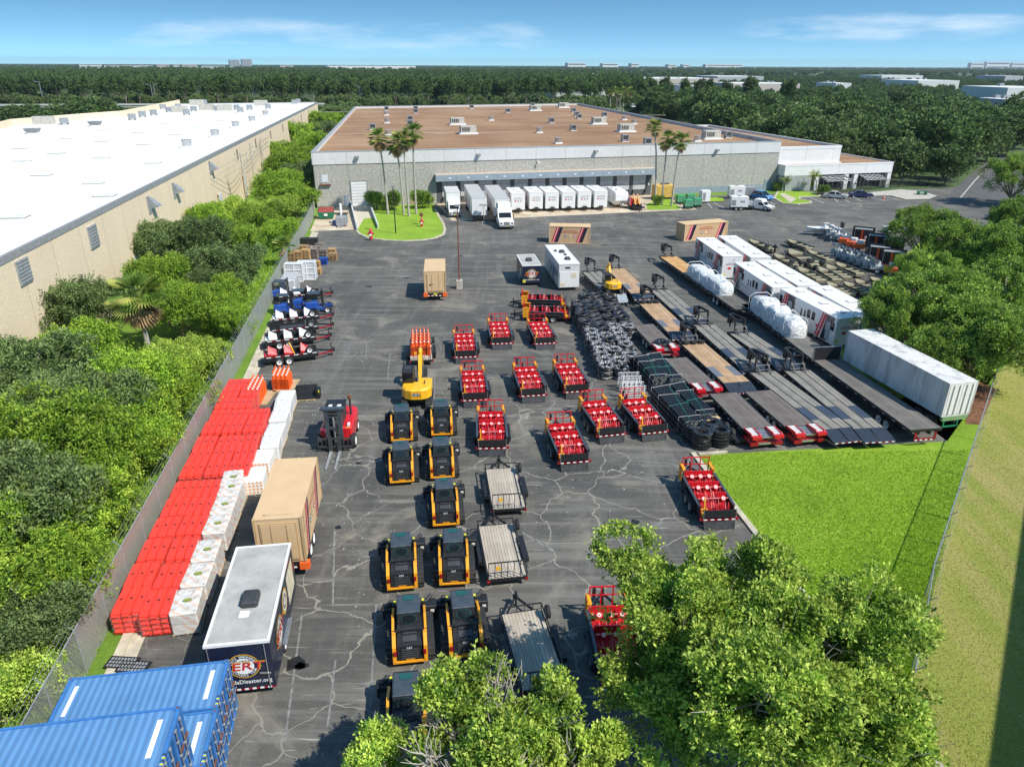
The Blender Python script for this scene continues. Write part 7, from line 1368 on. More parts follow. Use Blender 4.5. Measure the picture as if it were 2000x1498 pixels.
for px, py, x2_ in ((620, 220, 1000), (700, 256, 880), (660, 263, 860), (1000, 228, 1300), (850, 262, 1000), (1040, 247, 1180), (940, 212, 1080)):
    a, b = Vector(G(px, py, BZ)), Vector(G(x2_, py - 2, BZ)); m.bar((*a, BZ + .12), (*b, BZ + .12), .22, .1, mt('roof_pipe', (.5, .42, .36), .7))
o = m.build('roof_pipes', None); o['label'] = 'pale pipes crossing the brown roof between the units'; o['category'] = 'pipes'
# ================= fences =================
def m_mesh(alpha, col, sc):
    m, t, b = base_mat('chain_link_%d' % int(alpha * 100), .5, .3); b.inputs['Base Color'].default_value = (*col, 1)
    tr = t.nodes.new('ShaderNodeBsdfTransparent'); mx_ = t.nodes.new('ShaderNodeMixShader'); w = nd(t, 'ShaderNodeTexWave', bands_direction='DIAGONAL', Scale=sc); t.links.new(t.nodes.new('ShaderNodeTexCoord').outputs['Object'], w.inputs['Vector'])
    c_ = ramp(t, w.outputs['Fac'], [(.3, alpha + .18), (.7, alpha - .15)]); t.links.new(c_, mx_.inputs[0]); t.links.new(tr.outputs[0], mx_.inputs[1]); t.links.new(b.outputs[0], mx_.inputs[2]); t.links.new(mx_.outputs[0], t.nodes['Material Output'].inputs[0]); return m
FM1 = m_mesh(.42, (.46, .48, .47), 9); FM2 = m_mesh(.72, (.44, .47, .44), 5); FM3 = m_mesh(.6, (.50, .51, .51), 9)
def fence(label, pts, h, mats, step=3.05, arm=-1, name='chain_link_fence', col=GALV):
    P = [Vector(p) for p in pts]; t = T(name, label, 'fence', (0, 0)); S = []
    for a, b in zip(P, P[1:]):
        n = max(1, round((b - a).length / step)); S += [a + (b - a) * k / n for k in range(n)]
    S.append(P[-1]); D = [(S[min(i + 1, len(S) - 1)] - S[max(i - 1, 0)]).normalized() for i in range(len(S))]
    for k, (u0, u1, mat) in enumerate(mats):
        m = M(); I = range(int(u0 * (len(S) - 1)), int(u1 * (len(S) - 1)))
        for i in I: a, b = S[i], S[i + 1]; m.add([(a.x, a.y, .03), (b.x, b.y, .03), (b.x, b.y, h), (a.x, a.y, h)], [(0, 1, 2, 3)], mat)
        m.build('mesh_panel', t)
    m = M()
    for a, b in zip(S, S[1:]): m.cyl((a.x, a.y, h), (b.x, b.y, h), .035, col, 6)
    m.build('top_rail', t)
    for i, p in enumerate(S[:95]):
        m = M(); n = Vector((-D[i].y, D[i].x)) * arm * -1; m.cyl((0, 0, 0), (0, 0, h), .04, col, 6); m.bar((0, 0, h), (n.x * .32, n.y * .32, h + .35), .035, .035, col); o = m.build('post', t); o.location = (p.x, p.y, 0)
    m = M()
    for k in range(3):
        f = .1 + k * .11
        for i in range(len(S) - 1): a = S[i] + Vector((-D[i].y, D[i].x)) * f * -arm; b = S[i + 1] + Vector((-D[i + 1].y, D[i + 1].x)) * f * -arm; m.cyl((a.x, a.y, h + f * 1.1), (b.x, b.y, h + f * 1.1), .008, col, 3, caps=False)
    m.build('barbed_wire', t); return t
fpts = [along(-30, .95), along(0, .95), along(30, .95), along(60, .9), along(104, .9), (FW.a.x - .8, FW.a.y + 1.5)]
fence('tall chain-link fence with pale slats along the left side of the yard', fpts, 2.5, ((0, .22, FM1), (.22, .38, FM3), (.38, 1, FM2)), arm=-1)
fence('chain-link fence with barbed wire between the lawn and the mown verge', list(reversed(fr_pts[:6])), 2.1, ((0, 1, m_mesh(.15, (.6, .61, .61), 9)),), arm=1)
bf = [G(1594, 383), G(1640, 378), G(1700, 371), G(1755, 366), G(1830, 362), G(1870, 357)]
fence('black railing fence round the office patio', bf, 1.8, ((0, 1, m_mesh(.35, (.02, .02, .02), 8)),), arm=1, col=BLACK, name='railing_fence')

# ---- small things on the asphalt ----
for k, (px, py) in enumerate(((240, 1298), (262, 1306))):
    t = T('louvred_panel', 'black louvred steel panel lying on the asphalt behind the blue containers, %s one' % ('farther' if k == 0 else 'nearer'), 'panel', G(px, py), R_(-4), 'black panels'); m = M(); m.box(-.7, .7, -.35, .35, .1, .16, BLACK); m.build('plate', t); m = M()
    for q in range(8):
        for j in range(3): m.box(-.6 + q * .15, -.5 + q * .15, -.28 + j * .2, -.14 + j * .2, .162, .168, GREY)
    m.build('louvres', t); m = M(); m.box(-.6, .6, -.3, .3, 0, .1, WOODN); m.build('skid', t)
x, y = G(1202, 443); m = M(); disc(m, (0, 0, .02), (1, 0, 0), (0, 1, 0), .55, GALV, n=20); disc(m, (0, 0, .025), (1, 0, 0), (0, 1, 0), .42, DARK, n=20); o = m.build('manhole_cover'); o.location = (x, y, 0); tag(o, 'round manhole cover in front of the docked white trailers', 'manhole cover')
x, y = G(683, 462); m = M(); m.box(-.9, .9, -.35, .35, 0, .03, DARK); [m.box(-.85 + k * .2, -.78 + k * .2, -.3, .3, .03, .04, GREY) for k in range(9)]; o = m.build('drain_grate'); o.location = (x, y, 0); tag(o, 'rectangular drain grate in the asphalt below the loading ramp', 'drain grate')
OILM = mt('oil_stain', (.018, .017, .016), .35, var=.2)
m = M(); q = random.Random(4)
for px, py, r1_ in ((578, 1296, .55), (590, 1300, .3), (700, 905, .25), (640, 660, .4), (830, 980, .3), (660, 1030, .25), (1010, 700, .4), (1120, 700, .3), (880, 760, .35), (720, 560, .5), (900, 500, .4), (1180, 480, .5), (1240, 1020, .3)):
    x, y = G(px, py); m.add([(x + math.cos(a * .524) * r1_ * q.uniform(.6, 1.2), y + math.sin(a * .524) * r1_ * q.uniform(.5, 1), .019) for a in range(12)], [tuple(range(12))], OILM)
struct('oil_stains', m)
m = M(); q = random.Random(9); CH_ = mt('pale_chips', (.62, .61, .58), .8)
for cx_, cy_, sx_2, sy_2, n_2 in ((690, 690, 60, 25, 160), (760, 640, 120, 50, 110), (620, 800, 60, 60, 50), (700, 1000, 120, 200, 110), (1150, 950, 160, 80, 60), (900, 500, 300, 40, 140), (560, 640, 20, 80, 60)):
    for _ in range(n_2):
        px, py = q.gauss(cx_, sx_2 * .5), q.gauss(cy_, sy_2 * .5); x, y = G(px, py); w = q.uniform(.01, .03); l_ = q.uniform(.02, .09); a = q.uniform(0, 3.1); ca_, sa_ = math.cos(a), math.sin(a)
        m.add([(x - ca_ * l_, y - sa_ * l_, .02), (x + sa_ * w, y - ca_ * w, .02), (x + ca_ * l_, y + sa_ * l_, .02), (x - sa_ * w, y + ca_ * w, .02)], [(0, 1, 2, 3)], CH_)
o = m.build('litter'); tag(o, 'pale chips and grit scattered over the asphalt', 'litter', kind='stuff')
# ================= vegetation =================
def m_leaf(name, col, tr=.35, var=.35):
    m, t, b = base_mat(name, .55); b.inputs['Specular IOR Level'].default_value = .35
    oi = t.nodes.new('ShaderNodeObjectInfo'); c = ramp(t, noise(t, .9, 3, .6), [(.3, tuple(x * (1 - var) for x in col)), (.7, tuple(x * (1 + var) for x in col))])
    hs_ = nd(t, 'ShaderNodeHueSaturation'); mr = nd(t, 'ShaderNodeMapRange'); mr.inputs[3].default_value = .8; mr.inputs[4].default_value = 1.2; t.links.new(oi.outputs['Random'], mr.inputs[0]); t.links.new(mr.outputs[0], hs_.inputs['Value']); t.links.new(c, hs_.inputs['Color'])
    t.links.new(hs_.outputs[0], b.inputs['Base Color']); tl = t.nodes.new('ShaderNodeBsdfTranslucent'); t.links.new(hs_.outputs[0], tl.inputs[0]); mx_ = t.nodes.new('ShaderNodeMixShader'); mx_.inputs[0].default_value = tr
    t.links.new(b.outputs[0], mx_.inputs[1]); t.links.new(tl.outputs[0], mx_.inputs[2]); t.links.new(mx_.outputs[0], t.nodes['Material Output'].inputs[0]); return m
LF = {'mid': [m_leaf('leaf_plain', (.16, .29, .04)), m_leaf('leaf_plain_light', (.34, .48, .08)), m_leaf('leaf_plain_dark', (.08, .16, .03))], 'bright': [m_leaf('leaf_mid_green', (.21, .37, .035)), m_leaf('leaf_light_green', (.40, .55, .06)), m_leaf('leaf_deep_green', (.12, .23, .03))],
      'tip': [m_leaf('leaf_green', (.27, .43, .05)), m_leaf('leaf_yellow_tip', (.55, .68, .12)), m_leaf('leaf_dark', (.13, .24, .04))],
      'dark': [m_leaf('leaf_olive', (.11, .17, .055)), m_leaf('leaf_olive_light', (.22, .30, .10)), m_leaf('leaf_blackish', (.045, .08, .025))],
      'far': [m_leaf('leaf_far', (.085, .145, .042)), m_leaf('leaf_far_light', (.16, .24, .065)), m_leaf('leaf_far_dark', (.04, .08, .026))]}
BARK = mt('bark', (.22, .18, .14), .9, var=.35, scale=4); BARKG = mt('grey_bark', (.42, .39, .34), .9, var=.3, scale=4)
def crown_data(lobes, ncl, per, leaf, mats, seed, shell=.55, spread=.28, light=.35, gap=-1.3, cell=1.0):
    r = np.random.default_rng(seed); lb = np.array(lobes, float); vol = lb[:, 3] * lb[:, 4]; k = r.choice(len(lb), ncl, p=vol / vol.sum())
    d = r.normal(size=(ncl, 3)); d /= np.linalg.norm(d, axis=1)[:, None]; d[:, 2] = np.where(r.random(ncl) < .7, np.abs(d[:, 2]), d[:, 2]); rad = shell + (1 - shell) * r.random(ncl) ** .6
    bmp_ = 1 + .16 * np.sin(d[:, 0] * 7 + k) * np.sin(d[:, 1] * 6 + k * 2) + .10 * np.sin(d[:, 2] * 9 + d[:, 0] * 5)
    c = lb[k, :3] + d * lb[k, 3:6] * (rad * bmp_)[:, None]
    q = np.zeros(ncl)
    for _ in range(7): w_ = r.normal(size=3) * 1.9 / cell; q += np.sin(c @ w_ + r.uniform(0, 6.28))
    keep = q > gap; c, d, rad, k = c[keep], d[keep], rad[keep], k[keep]; ncl = len(c)
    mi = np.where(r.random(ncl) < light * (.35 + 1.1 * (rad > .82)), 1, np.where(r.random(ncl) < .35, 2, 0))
    c = np.repeat(c, per, 0); mi = np.repeat(mi, per); dd = np.repeat(d, per, 0); n = len(c)
    a = r.normal(size=(n, 3)) + dd * .5 + np.array([0, 0, .25]); a /= np.linalg.norm(a, axis=1)[:, None]
    b = np.cross(a, r.normal(size=(n, 3))); b /= np.linalg.norm(b, axis=1)[:, None]
    c = c + a * spread * .25 + r.normal(size=(n, 3)) * spread * .22; L = (leaf * (.7 + .6 * r.random(n)))[:, None]; w = L * .26
    v = np.stack([c, c + a * L * .5 + b * w, c + a * L, c + a * L * .5 - b * w], 1).reshape(-1, 3); return v, mi
def crown_mesh(name, *args, **kw):
    mats = kw.get('mats') or args[4]; v, mi = crown_data(*args, **kw); n = len(mi); me = bpy.data.meshes.new(name); me.vertices.add(4 * n); me.vertices.foreach_set('co', v.astype(np.float32).ravel())
    me.loops.add(4 * n); me.loops.foreach_set('vertex_index', np.arange(4 * n, dtype=np.int32)); me.polygons.add(n); me.polygons.foreach_set('loop_start', np.arange(0, 4 * n, 4, dtype=np.int32))
    try: me.polygons.foreach_set('loop_total', np.full(n, 4, np.int32))
    except Exception: pass
    for m in LF[mats]: me.materials.append(m)
    me.polygons.foreach_set('material_index', mi.astype(np.int32)); me.update(calc_edges=True); return me
def blob(R, H0, H1, n, seed, squash=.8, top=0):   # lobes filling a crown
    r = random.Random(seed); out = [(0, 0, (H0 + H1) / 2, R * .62, R * .62, (H1 - H0) / 2 * .85)]
    for i in range(n): a = 2 * math.pi * (i + r.random() * .6) / n; q = R * r.uniform(.45, .68); out.append((math.cos(a) * q, math.sin(a) * q, H0 + (H1 - H0) * r.uniform(.3, .72), R * r.uniform(.32, .48), R * r.uniform(.32, .48), (H1 - H0) * r.uniform(.22, .34)))
    return out
def trunk_mesh(name, lobes, h0, r, mat, twigs=0, seed=1):
    rr = random.Random(seed); m = M(); m.tube([(0, 0, 0), (.1, 0, h0 * .5), (0, .1, h0)], [r, r * .8, r * .7], mat, 8)
    for lb in lobes[1:]:
        mid = (lb[0] * .45 + rr.uniform(-.2, .2), lb[1] * .45, h0 + (lb[2] - h0) * .35); m.tube([(0, .1, h0 * .9), mid, (lb[0], lb[1], lb[2])], [r * .55, r * .32, r * .12], mat, 6)
        for k in range(twigs):
            e = (lb[0] + rr.uniform(-1, 1) * lb[3], lb[1] + rr.uniform(-1, 1) * lb[4], lb[2] + rr.uniform(-.5, .95) * lb[5]); f = rr.uniform(.4, 1); s_ = (mid[0] + (lb[0] - mid[0]) * f, mid[1] + (lb[1] - mid[1]) * f, mid[2] + (lb[2] - mid[2]) * f)
            m.tube([s_, ((s_[0] + e[0]) / 2 + rr.uniform(-.15, .15), (s_[1] + e[1]) / 2, (s_[2] + e[2]) / 2 - .1), e], [r * .16, r * .1, r * .04], mat, 4)
    o = m.build(name); me = o.data; bpy.data.objects.remove(o); return me
TM = {}
def tree_kind(key, R, H0, H1, nl, ncl, per, leaf, mats, seed, r=.18, bark=None, twigs=0, **kw):
    lobes = blob(R, H0, H1, nl, seed); TM[key] = (crown_mesh('crown', lobes, ncl, per, leaf, mats, seed, **kw), trunk_mesh('trunk', lobes, max(H0 * .9, .8), r, bark or BARK, twigs, seed), R, H1)
def tree(key, x, y, s, label, group, name='tree', rz=None, sz=None):
    cm_, tm, R, H = TM[key]; t = T(name, label, 'tree', (x, y), random.uniform(0, 6.28) if rz is None else rz, group); t.scale = (s, s, sz or s); child('crown', cm_, t); child('trunk', tm, t); return t
tree_kind('b1', 4.2, 1.0, 6.4, 7, 7500, 6, .18, 'bright', 1); tree_kind('b2', 4.0, .8, 5.6, 8, 7500, 6, .18, 'bright', 2); tree_kind('b3', 3.4, .5, 4.6, 6, 6000, 6, .17, 'tip', 3, light=.45)
tree_kind('d1', 4.4, 1.2, 7.0, 8, 7500, 6, .18, 'dark', 4, twigs=4, bark=BARKG); tree_kind('d2', 4.2, 1.0, 6.4, 7, 7000, 6, .18, 'dark', 5, twigs=4, bark=BARKG, light=.5)
LT = [  # crown centre px, h, radius m, kind, note
 (45, 735, 4.5, 4.6, 'd1'), (140, 700, 4, 3.9, 'b1'), (60, 850, 4.5, 4.6, 'b1'), (165, 800, 4.2, 4.1, 'd2'), (255, 760, 3.8, 3.9, 'b2'), (330, 745, 3.2, 3.1, 'b1'), (180, 905, 3.8, 3.9, 'b1'), (285, 850, 3.2, 3.2, 'b2'), (40, 980, 4.2, 4.2, 'd2'), (135, 1005, 3.4, 3.5, 'b2'), (215, 975, 2.6, 2.4, 'b1'),
 (50, 1110, 3.2, 3.2, 'b1'), (130, 1120, 2.2, 2.3, 'b2'), (20, 1230, 2.4, 2.9, 'd2'), (90, 1205, 1.8, 1.8, 'b3'), (-20, 1340, 2, 2.2, 'b3'), (30, 1330, 1.4, 1.3, 'b3'),
 (110, 600, 4.5, 4.4, 'd1'), (185, 600, 4.2, 3.6, 'd2'), (345, 700, 2.6, 2.6, 'b3'), (395, 690, 2.4, 2.2, 'b3'), (345, 600, 3.4, 3.6, 'b2'), (420, 590, 3, 3.2, 'b2'), (455, 620, 2.4, 2.2, 'b1'), (300, 545, 4, 3.6, 'b1'),
 (300, 480, 4.6, 4.2, 'd2'), (380, 470, 4.6, 4.6, 'd1'), (445, 520, 4, 4.4, 'd1'), (470, 470, 3.6, 3.8, 'b1'), (400, 430, 3.6, 3.6, 'b2'), (452, 415, 3.2, 3.6, 'b3'), (510, 430, 3.2, 3.8, 'b1'), (545, 450, 2.4, 2.6, 'b2'), (545, 405, 2.8, 3.4, 'b3'), (430, 560, 3, 3, 'd2'),
 (540, 365, 4.6, 5.2, 'b1'), (575, 385, 3.6, 4.2, 'b2'), (570, 330, 5, 5.6, 'b2'), (545, 330, 4.4, 4.2, 'b1'), (600, 345, 4.5, 5.0, 'd2'), (595, 310, 5, 5.4, 'b1'), (560, 300, 4.6, 5.0, 'b2'), (600, 280, 5.2, 5.6, 'b1'), (585, 258, 6.5, 6.0, 'b2'), (625, 262, 5.5, 5.8, 'd2'), (640, 240, 5.5, 6.5, 'b2'), (665, 225, 5.5, 6.5, 'd2')]
random.seed(21)
KN = {'b1': 'leafy green tree', 'b2': 'rounded bright green tree', 'b3': 'low light-green shrubby tree', 'd1': 'dark olive tree', 'd2': 'dull dark green tree'}
LTS = sorted(LT, key=lambda q: -q[1]); cnt = {}
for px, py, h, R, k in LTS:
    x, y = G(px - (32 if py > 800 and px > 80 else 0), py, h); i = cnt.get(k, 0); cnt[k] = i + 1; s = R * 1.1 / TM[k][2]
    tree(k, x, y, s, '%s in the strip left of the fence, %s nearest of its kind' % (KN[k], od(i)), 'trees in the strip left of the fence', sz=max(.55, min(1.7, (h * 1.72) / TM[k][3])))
# ---- foreground trees ----
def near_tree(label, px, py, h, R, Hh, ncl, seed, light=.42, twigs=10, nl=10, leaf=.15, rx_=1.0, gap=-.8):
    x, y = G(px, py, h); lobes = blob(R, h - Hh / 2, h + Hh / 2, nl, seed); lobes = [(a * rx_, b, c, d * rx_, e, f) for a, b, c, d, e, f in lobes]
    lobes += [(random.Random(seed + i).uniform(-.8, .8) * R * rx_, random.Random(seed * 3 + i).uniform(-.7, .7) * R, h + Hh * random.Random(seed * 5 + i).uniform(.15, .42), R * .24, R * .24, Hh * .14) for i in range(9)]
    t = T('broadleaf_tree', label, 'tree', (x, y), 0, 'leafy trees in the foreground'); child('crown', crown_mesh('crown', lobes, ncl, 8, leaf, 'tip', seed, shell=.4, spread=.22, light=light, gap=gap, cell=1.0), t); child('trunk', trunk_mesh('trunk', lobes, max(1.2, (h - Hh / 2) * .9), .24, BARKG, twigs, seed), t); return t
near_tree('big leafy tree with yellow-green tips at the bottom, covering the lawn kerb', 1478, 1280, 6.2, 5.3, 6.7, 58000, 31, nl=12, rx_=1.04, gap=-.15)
near_tree('leafy tree at the bottom centre with bare pale branches showing', 968, 1478, 5.0, 3.1, 4.6, 16000, 32, twigs=30, nl=9, rx_=1.05, gap=.2)
near_tree('bright light-green tree top at the bottom edge between the two larger ones', 1175, 1570, 4.4, 2.1, 3.2, 10000, 33, light=.7)
near_tree('leafy branch tips at the bottom edge left of the bare-branched tree', 745, 1490, 4.0, 1.4, 2.0, 2200, 34, light=.6)
near_tree('leafy tree low at the bottom right, leaning over the chain-link fence', 1690, 1470, 4.4, 2.3, 3.6, 11000, 35, light=.4)
# ---- trees at the right edge ----
tree_kind('r1', 6.0, 1.6, 9.0, 9, 19000, 6, .21, 'mid', 41, r=.3, twigs=6, light=.42, gap=-.2, cell=1.5); tree_kind('r2', 5.6, 1.4, 8.4, 9, 17000, 6, .21, 'mid', 42, r=.3, twigs=12, bark=BARKG, light=.35, gap=.1, cell=1.4)
RT = [(1815, 440, 5.5, 5.2, 'r1', 'bright green tree behind the message boards'), (1880, 470, 5.5, 5.0, 'r2', 'green tree right of the one behind the message boards'), (1760, 610, 5, 4.0, 'r1', 'green tree leaning over the end of the back bunk trailer'), (1850, 585, 6, 5.6, 'r2', 'large green tree with pale bare twigs, behind the old white container'), (1930, 640, 5.5, 5.2, 'r1', 'large green tree at the end of the lawn fence'), (1880, 680, 4, 3.6, 'r1', 'green tree right beside the old white container roof'), (1985, 560, 6, 5.4, 'r2', 'green tree cut off by the right edge, above the fence'), (1800, 520, 4.5, 3.6, 'r1', 'green tree between the message boards and the big tree'), (1990, 330, 7, 6.5, 'r1', 'green tree cut off by the right edge beside the access road'), (1955, 480, 6, 4.6, 'r2', 'darker green tree at the right edge over the parked cars'), (1990, 420, 6, 4.6, 'r2', 'green tree at the right edge between the road and the cars')]
for px, py, h, R, k, l in RT: x, y = G(px, py, h); tree(k, x, y, R / TM[k][2], l, 'trees at the right edge of the lot', name='broadleaf_tree', sz=(h * 1.5) / TM[k][3])
# ---- bushes ----
tree_kind('bush', 1.3, .1, 1.9, 5, 2600, 5, .13, 'mid', 51, r=.08)
for px, py, l in ((735, 411, 'round green bush at the warehouse wall, nearest the ramp'), (767, 411, 'round green bush at the warehouse wall, in the middle'), (824, 408, 'round green bush at the warehouse wall, nearest the dock'), (1283, 402, 'round bush at the foot of the right palms'), (1534, 372, 'bush beside the small palm at the office'), (1560, 372, 'bush in the middle of the office planting'), (1578, 371, 'bush right of the office planting'), (1607, 381, 'small bush behind the silver sedan'), (1521, 374, 'bush at the office corner')):
    x, y = G(px, py); tree('bush', x, y, 1.7 if py > 405 else 1.0, l, 'bushes against the buildings', name='bush'); 
for o in [o for o in C.objects if o.name.startswith('bush') and o.get('category') == 'tree']: o['category'] = 'bush'
# ---- palms ----
FG = m_leaf('palm_green', (.16, .27, .045)); FD_ = m_leaf('palm_dead', (.42, .28, .14), .15); FY = m_leaf('palm_yellow', (.42, .44, .10))
def palm_crown(R, n, dead, seed, fan=True, feather=False):
    r = random.Random(seed); g = M(); d = M()
    for i in range(n + dead):
        isd = i >= n; a = r.uniform(0, 6.28); e = r.uniform(-.35, 1.35) if not isd else r.uniform(-1.45, -.7); L = R * r.uniform(.75, 1.05) * (1 if not isd else .95); m = d if isd else g; mat = FD_ if isd else (FY if r.random() < .4 else FG)
        dx, dy = math.cos(a), math.sin(a); ce, se = math.cos(e), math.sin(e); base = Vector((0, 0, 0)); tip = Vector((dx * ce, dy * ce, se)) * L * .45; side = Vector((-dy, dx, 0)); m.bar(base, tip, .05, .03, mat)
        k = 14
        for j in range(k):
            u = (j / (k - 1) - .5) * 2; f = math.cos(u * 1.2) if not feather else 1
            if feather: o_ = tip * (.4 + 1.6 * j / k); q = o_ + side * L * .16 * (1 if j % 2 else -1) + Vector((dx, dy, -.6)) * L * .12
            else: o_ = tip; q = tip + (Vector((dx * ce, dy * ce, se - .5)).normalized() * math.cos(u * 1.3) + side * math.sin(u * 1.3)) * L * .55
            w = side.cross((q - o_).normalized()) * .06 + side * .07; m.add([o_ - w * .6, o_ + w * .6, (o_ + q) / 2 + w * 1.1 + Vector((0, 0, .05)), q, (o_ + q) / 2 - w * 1.1], [(0, 1, 2, 3, 4)], mat)
    return g, d
def palm(label, px, py, topx, topy, R, seed, dead=20, n=34, r=.17, feather=False, group=None, h=None):
    x, y = G(px, py); h = h or HT(px, py, topy, topx); v = ray(topx, topy); tt = (h - CH) / v[2] if abs(h - CH) > .01 else 1; dist = math.hypot(x, y) / math.hypot(v[0], v[1]); tx, ty = v[0] * dist - x, v[1] * dist - y
    t = T('palm_tree', label, 'palm', (x, y), 0, group); m = M(); m.tube([(0, 0, 0), (tx * .15, ty * .15, h * .3), (tx * .5, ty * .5, h * .7), (tx, ty, h - .2)], [r * 1.4, r, r * .85, r * .8], BARKG, 8); m.build('trunk', t)
    g, d = palm_crown(R, n, dead, seed, feather=feather); o = g.build('crown', t); o.location = (tx, ty, h)
    if dead: o = d.build('dead_fronds', t); o.location = (tx, ty, h)
    return t
PG = 'tall palms in front of the warehouse'
palm('tall palm with a leaning trunk, left of its group on the grass island', 758, 420, 740, 272, 2.5, 61, group=PG); palm('tall palm second from the left in the group on the grass island', 789, 420, 774, 284, 2.5, 62, group=PG); palm('tall palm third from the left in the group on the grass island', 799, 424, 787, 275, 2.5, 63, group=PG); palm('tall palm at the right of the group on the grass island', 813, 419, 806, 262, 2.6, 64, group=PG)
palm('tall straight palm left of the three by the yellow generator', 1279, 402, 1279, 252, 2.2, 65, dead=3, n=34, group=PG); palm('tall palm in the middle of the three by the yellow generator', 1292, 402, 1303, 275, 2.4, 66, dead=8, n=32, group=PG); palm('tall leaning palm at the right of the three by the yellow generator', 1311, 404, 1330, 278, 2.5, 67, dead=6, n=34, group=PG)
palm('fan palm with a big skirt of dead fronds in the left tree strip', 297, 714, 272, 590, 3.0, 68, dead=60, n=44, r=.24, h=6.3)
palm('young palm beside the wooden pallets, outside the fence', 556, 520, 553, 485, 1.9, 69, dead=6, n=26, h=2.6)
palm('small feathery palm at the office corner', 1533, 375, 1534, 352, 1.7, 70, dead=0, n=30, feather=True, h=2.6); palm('feathery palm in front of the office column', 1594, 377, 1593, 345, 2.0, 71, dead=2, n=34, feather=True, h=3.4)
# ---- woods beyond ----
tree_kind('w1', 6.0, 1.5, 14, 8, 1900, 4, .75, 'far', 81, r=.3, shell=.5); tree_kind('w2', 6.5, 2, 12, 8, 1900, 4, .8, 'far', 82, r=.3, light=.5, shell=.5); tree_kind('w3', 3.6, 7, 19, 6, 1000, 4, .75, 'far', 83, r=.28, shell=.5); tree_kind('w4', 6.0, 1.5, 11, 7, 1700, 4, .7, 'dark', 84, r=.3, light=.5)
WD = []
def polyin(x, y, P):
    c = False; j = len(P) - 1
    for i in range(len(P)):
        if (P[i][1] > y) != (P[j][1] > y) and x < (P[j][0] - P[i][0]) * (y - P[i][1]) / (P[j][1] - P[i][1]) + P[i][0]: c = not c
        j = i
    return c
random.seed(5)
Pw = [G(*p) for p in ((1725, 366), (1850, 372), (1880, 352), (1930, 312), (2000, 300), (2040, 262), (1750, 240), (1500, 234), (1320, 226), (1215, 226))] 
bx = (min(p[0] for p in Pw), max(p[0] for p in Pw), min(p[1] for p in Pw), max(p[1] for p in Pw)); tr_ = 0
wall_r = [(57.3, 161.2), FWp(X2 + 2, -3), FWp(X2 + 2, 42), FWp(X1 + 2, 62), (27.4, 325)]
while len(WD) < 130 and tr_ < 6000:
    tr_ += 1; x, y = random.uniform(bx[0], bx[1]), random.uniform(bx[2], bx[3])
    lx, ly = FW.loc(x, y)
    if not polyin(x, y, Pw) or (lx < LC + 4 and ly > -5) or (ly > -3 and lx < LC + X1 + 5 and ly < 66) or (lx < LC + X2 + 6 and -8 < ly < 44): continue
    dmin = 6.5 + (y - 150) * .025
    if any((x - a) ** 2 + (y - b) ** 2 < dmin ** 2 for a, b in WD): continue
    WD.append((x, y))
WD.sort(key=lambda p: p[1])
for i, (x, y) in enumerate(WD):
    k = random.choice(['w1', 'w2', 'w4', 'w1', 'w4']); s = random.uniform(.85, 1.25) * (1.08 if y > 190 else .8); nm = {'w1': 'dark spreading oak', 'w2': 'mid-green oak', 'w4': 'olive-green oak'}[k]
    tree(k, x, y, s, '%s in the wood right of the warehouse, %s counting away from the camera' % (nm, od(i)), 'oaks in the wood right of the warehouse', name='oak_tree', sz=s * random.uniform(.75, 1.0))
def scatter_rows(n, x0, x1, y0, y1, avoid=None, ang=.75):
    out = []
    while len(out) < n:
        y = y0 + (y1 - y0) * random.random() ** 1.2; x = random.uniform(x0, x1)
        if abs(x) > y * ang + 30 or (avoid and avoid(x, y)): continue
        out.append((x, y))
    return out
def forest(name, label, pts, key, smin, smax, group=None):
    me = bpy.data.meshes.new(name); me.from_pydata([(x, y, 0) for x, y in pts], [], []); o = bpy.data.objects.new(name, me); C.objects.link(o); tag(o, label, 'wood', kind='stuff')
    src = bpy.data.objects.new('crown', TM[key][0]); src2 = None
    ng = bpy.data.node_groups.new('scatter_' + name, 'GeometryNodeTree'); ng.interface.new_socket('Geometry', in_out='INPUT', socket_type='NodeSocketGeometry'); ng.interface.new_socket('Geometry', in_out='OUTPUT', socket_type='NodeSocketGeometry')
    gi, go = ng.nodes.new('NodeGroupInput'), ng.nodes.new('NodeGroupOutput'); ip = ng.nodes.new('GeometryNodeInstanceOnPoints'); oi = ng.nodes.new('GeometryNodeObjectInfo'); oi.inputs[0].default_value = [q for q in C.objects if q.data is TM[key][0]][0]
    rv = ng.nodes.new('FunctionNodeRandomValue'); rv.data_type = 'FLOAT_VECTOR'; rv.inputs[0].default_value = (0, 0, 0); rv.inputs[1].default_value = (0, 0, 6.28); rs = ng.nodes.new('FunctionNodeRandomValue'); rs.data_type = 'FLOAT'; rs.inputs[2].default_value = smin; rs.inputs[3].default_value = smax
    l = ng.links.new; l(gi.outputs[0], ip.inputs['Points']); l(oi.outputs['Geometry'], ip.inputs['Instance']); l(rv.outputs[0], ip.inputs['Rotation']); l(rs.outputs[1], ip.inputs['Scale']); l(ip.outputs[0], go.inputs[0])
    md = o.modifiers.new('scatter', 'NODES'); md.node_group = ng; return o
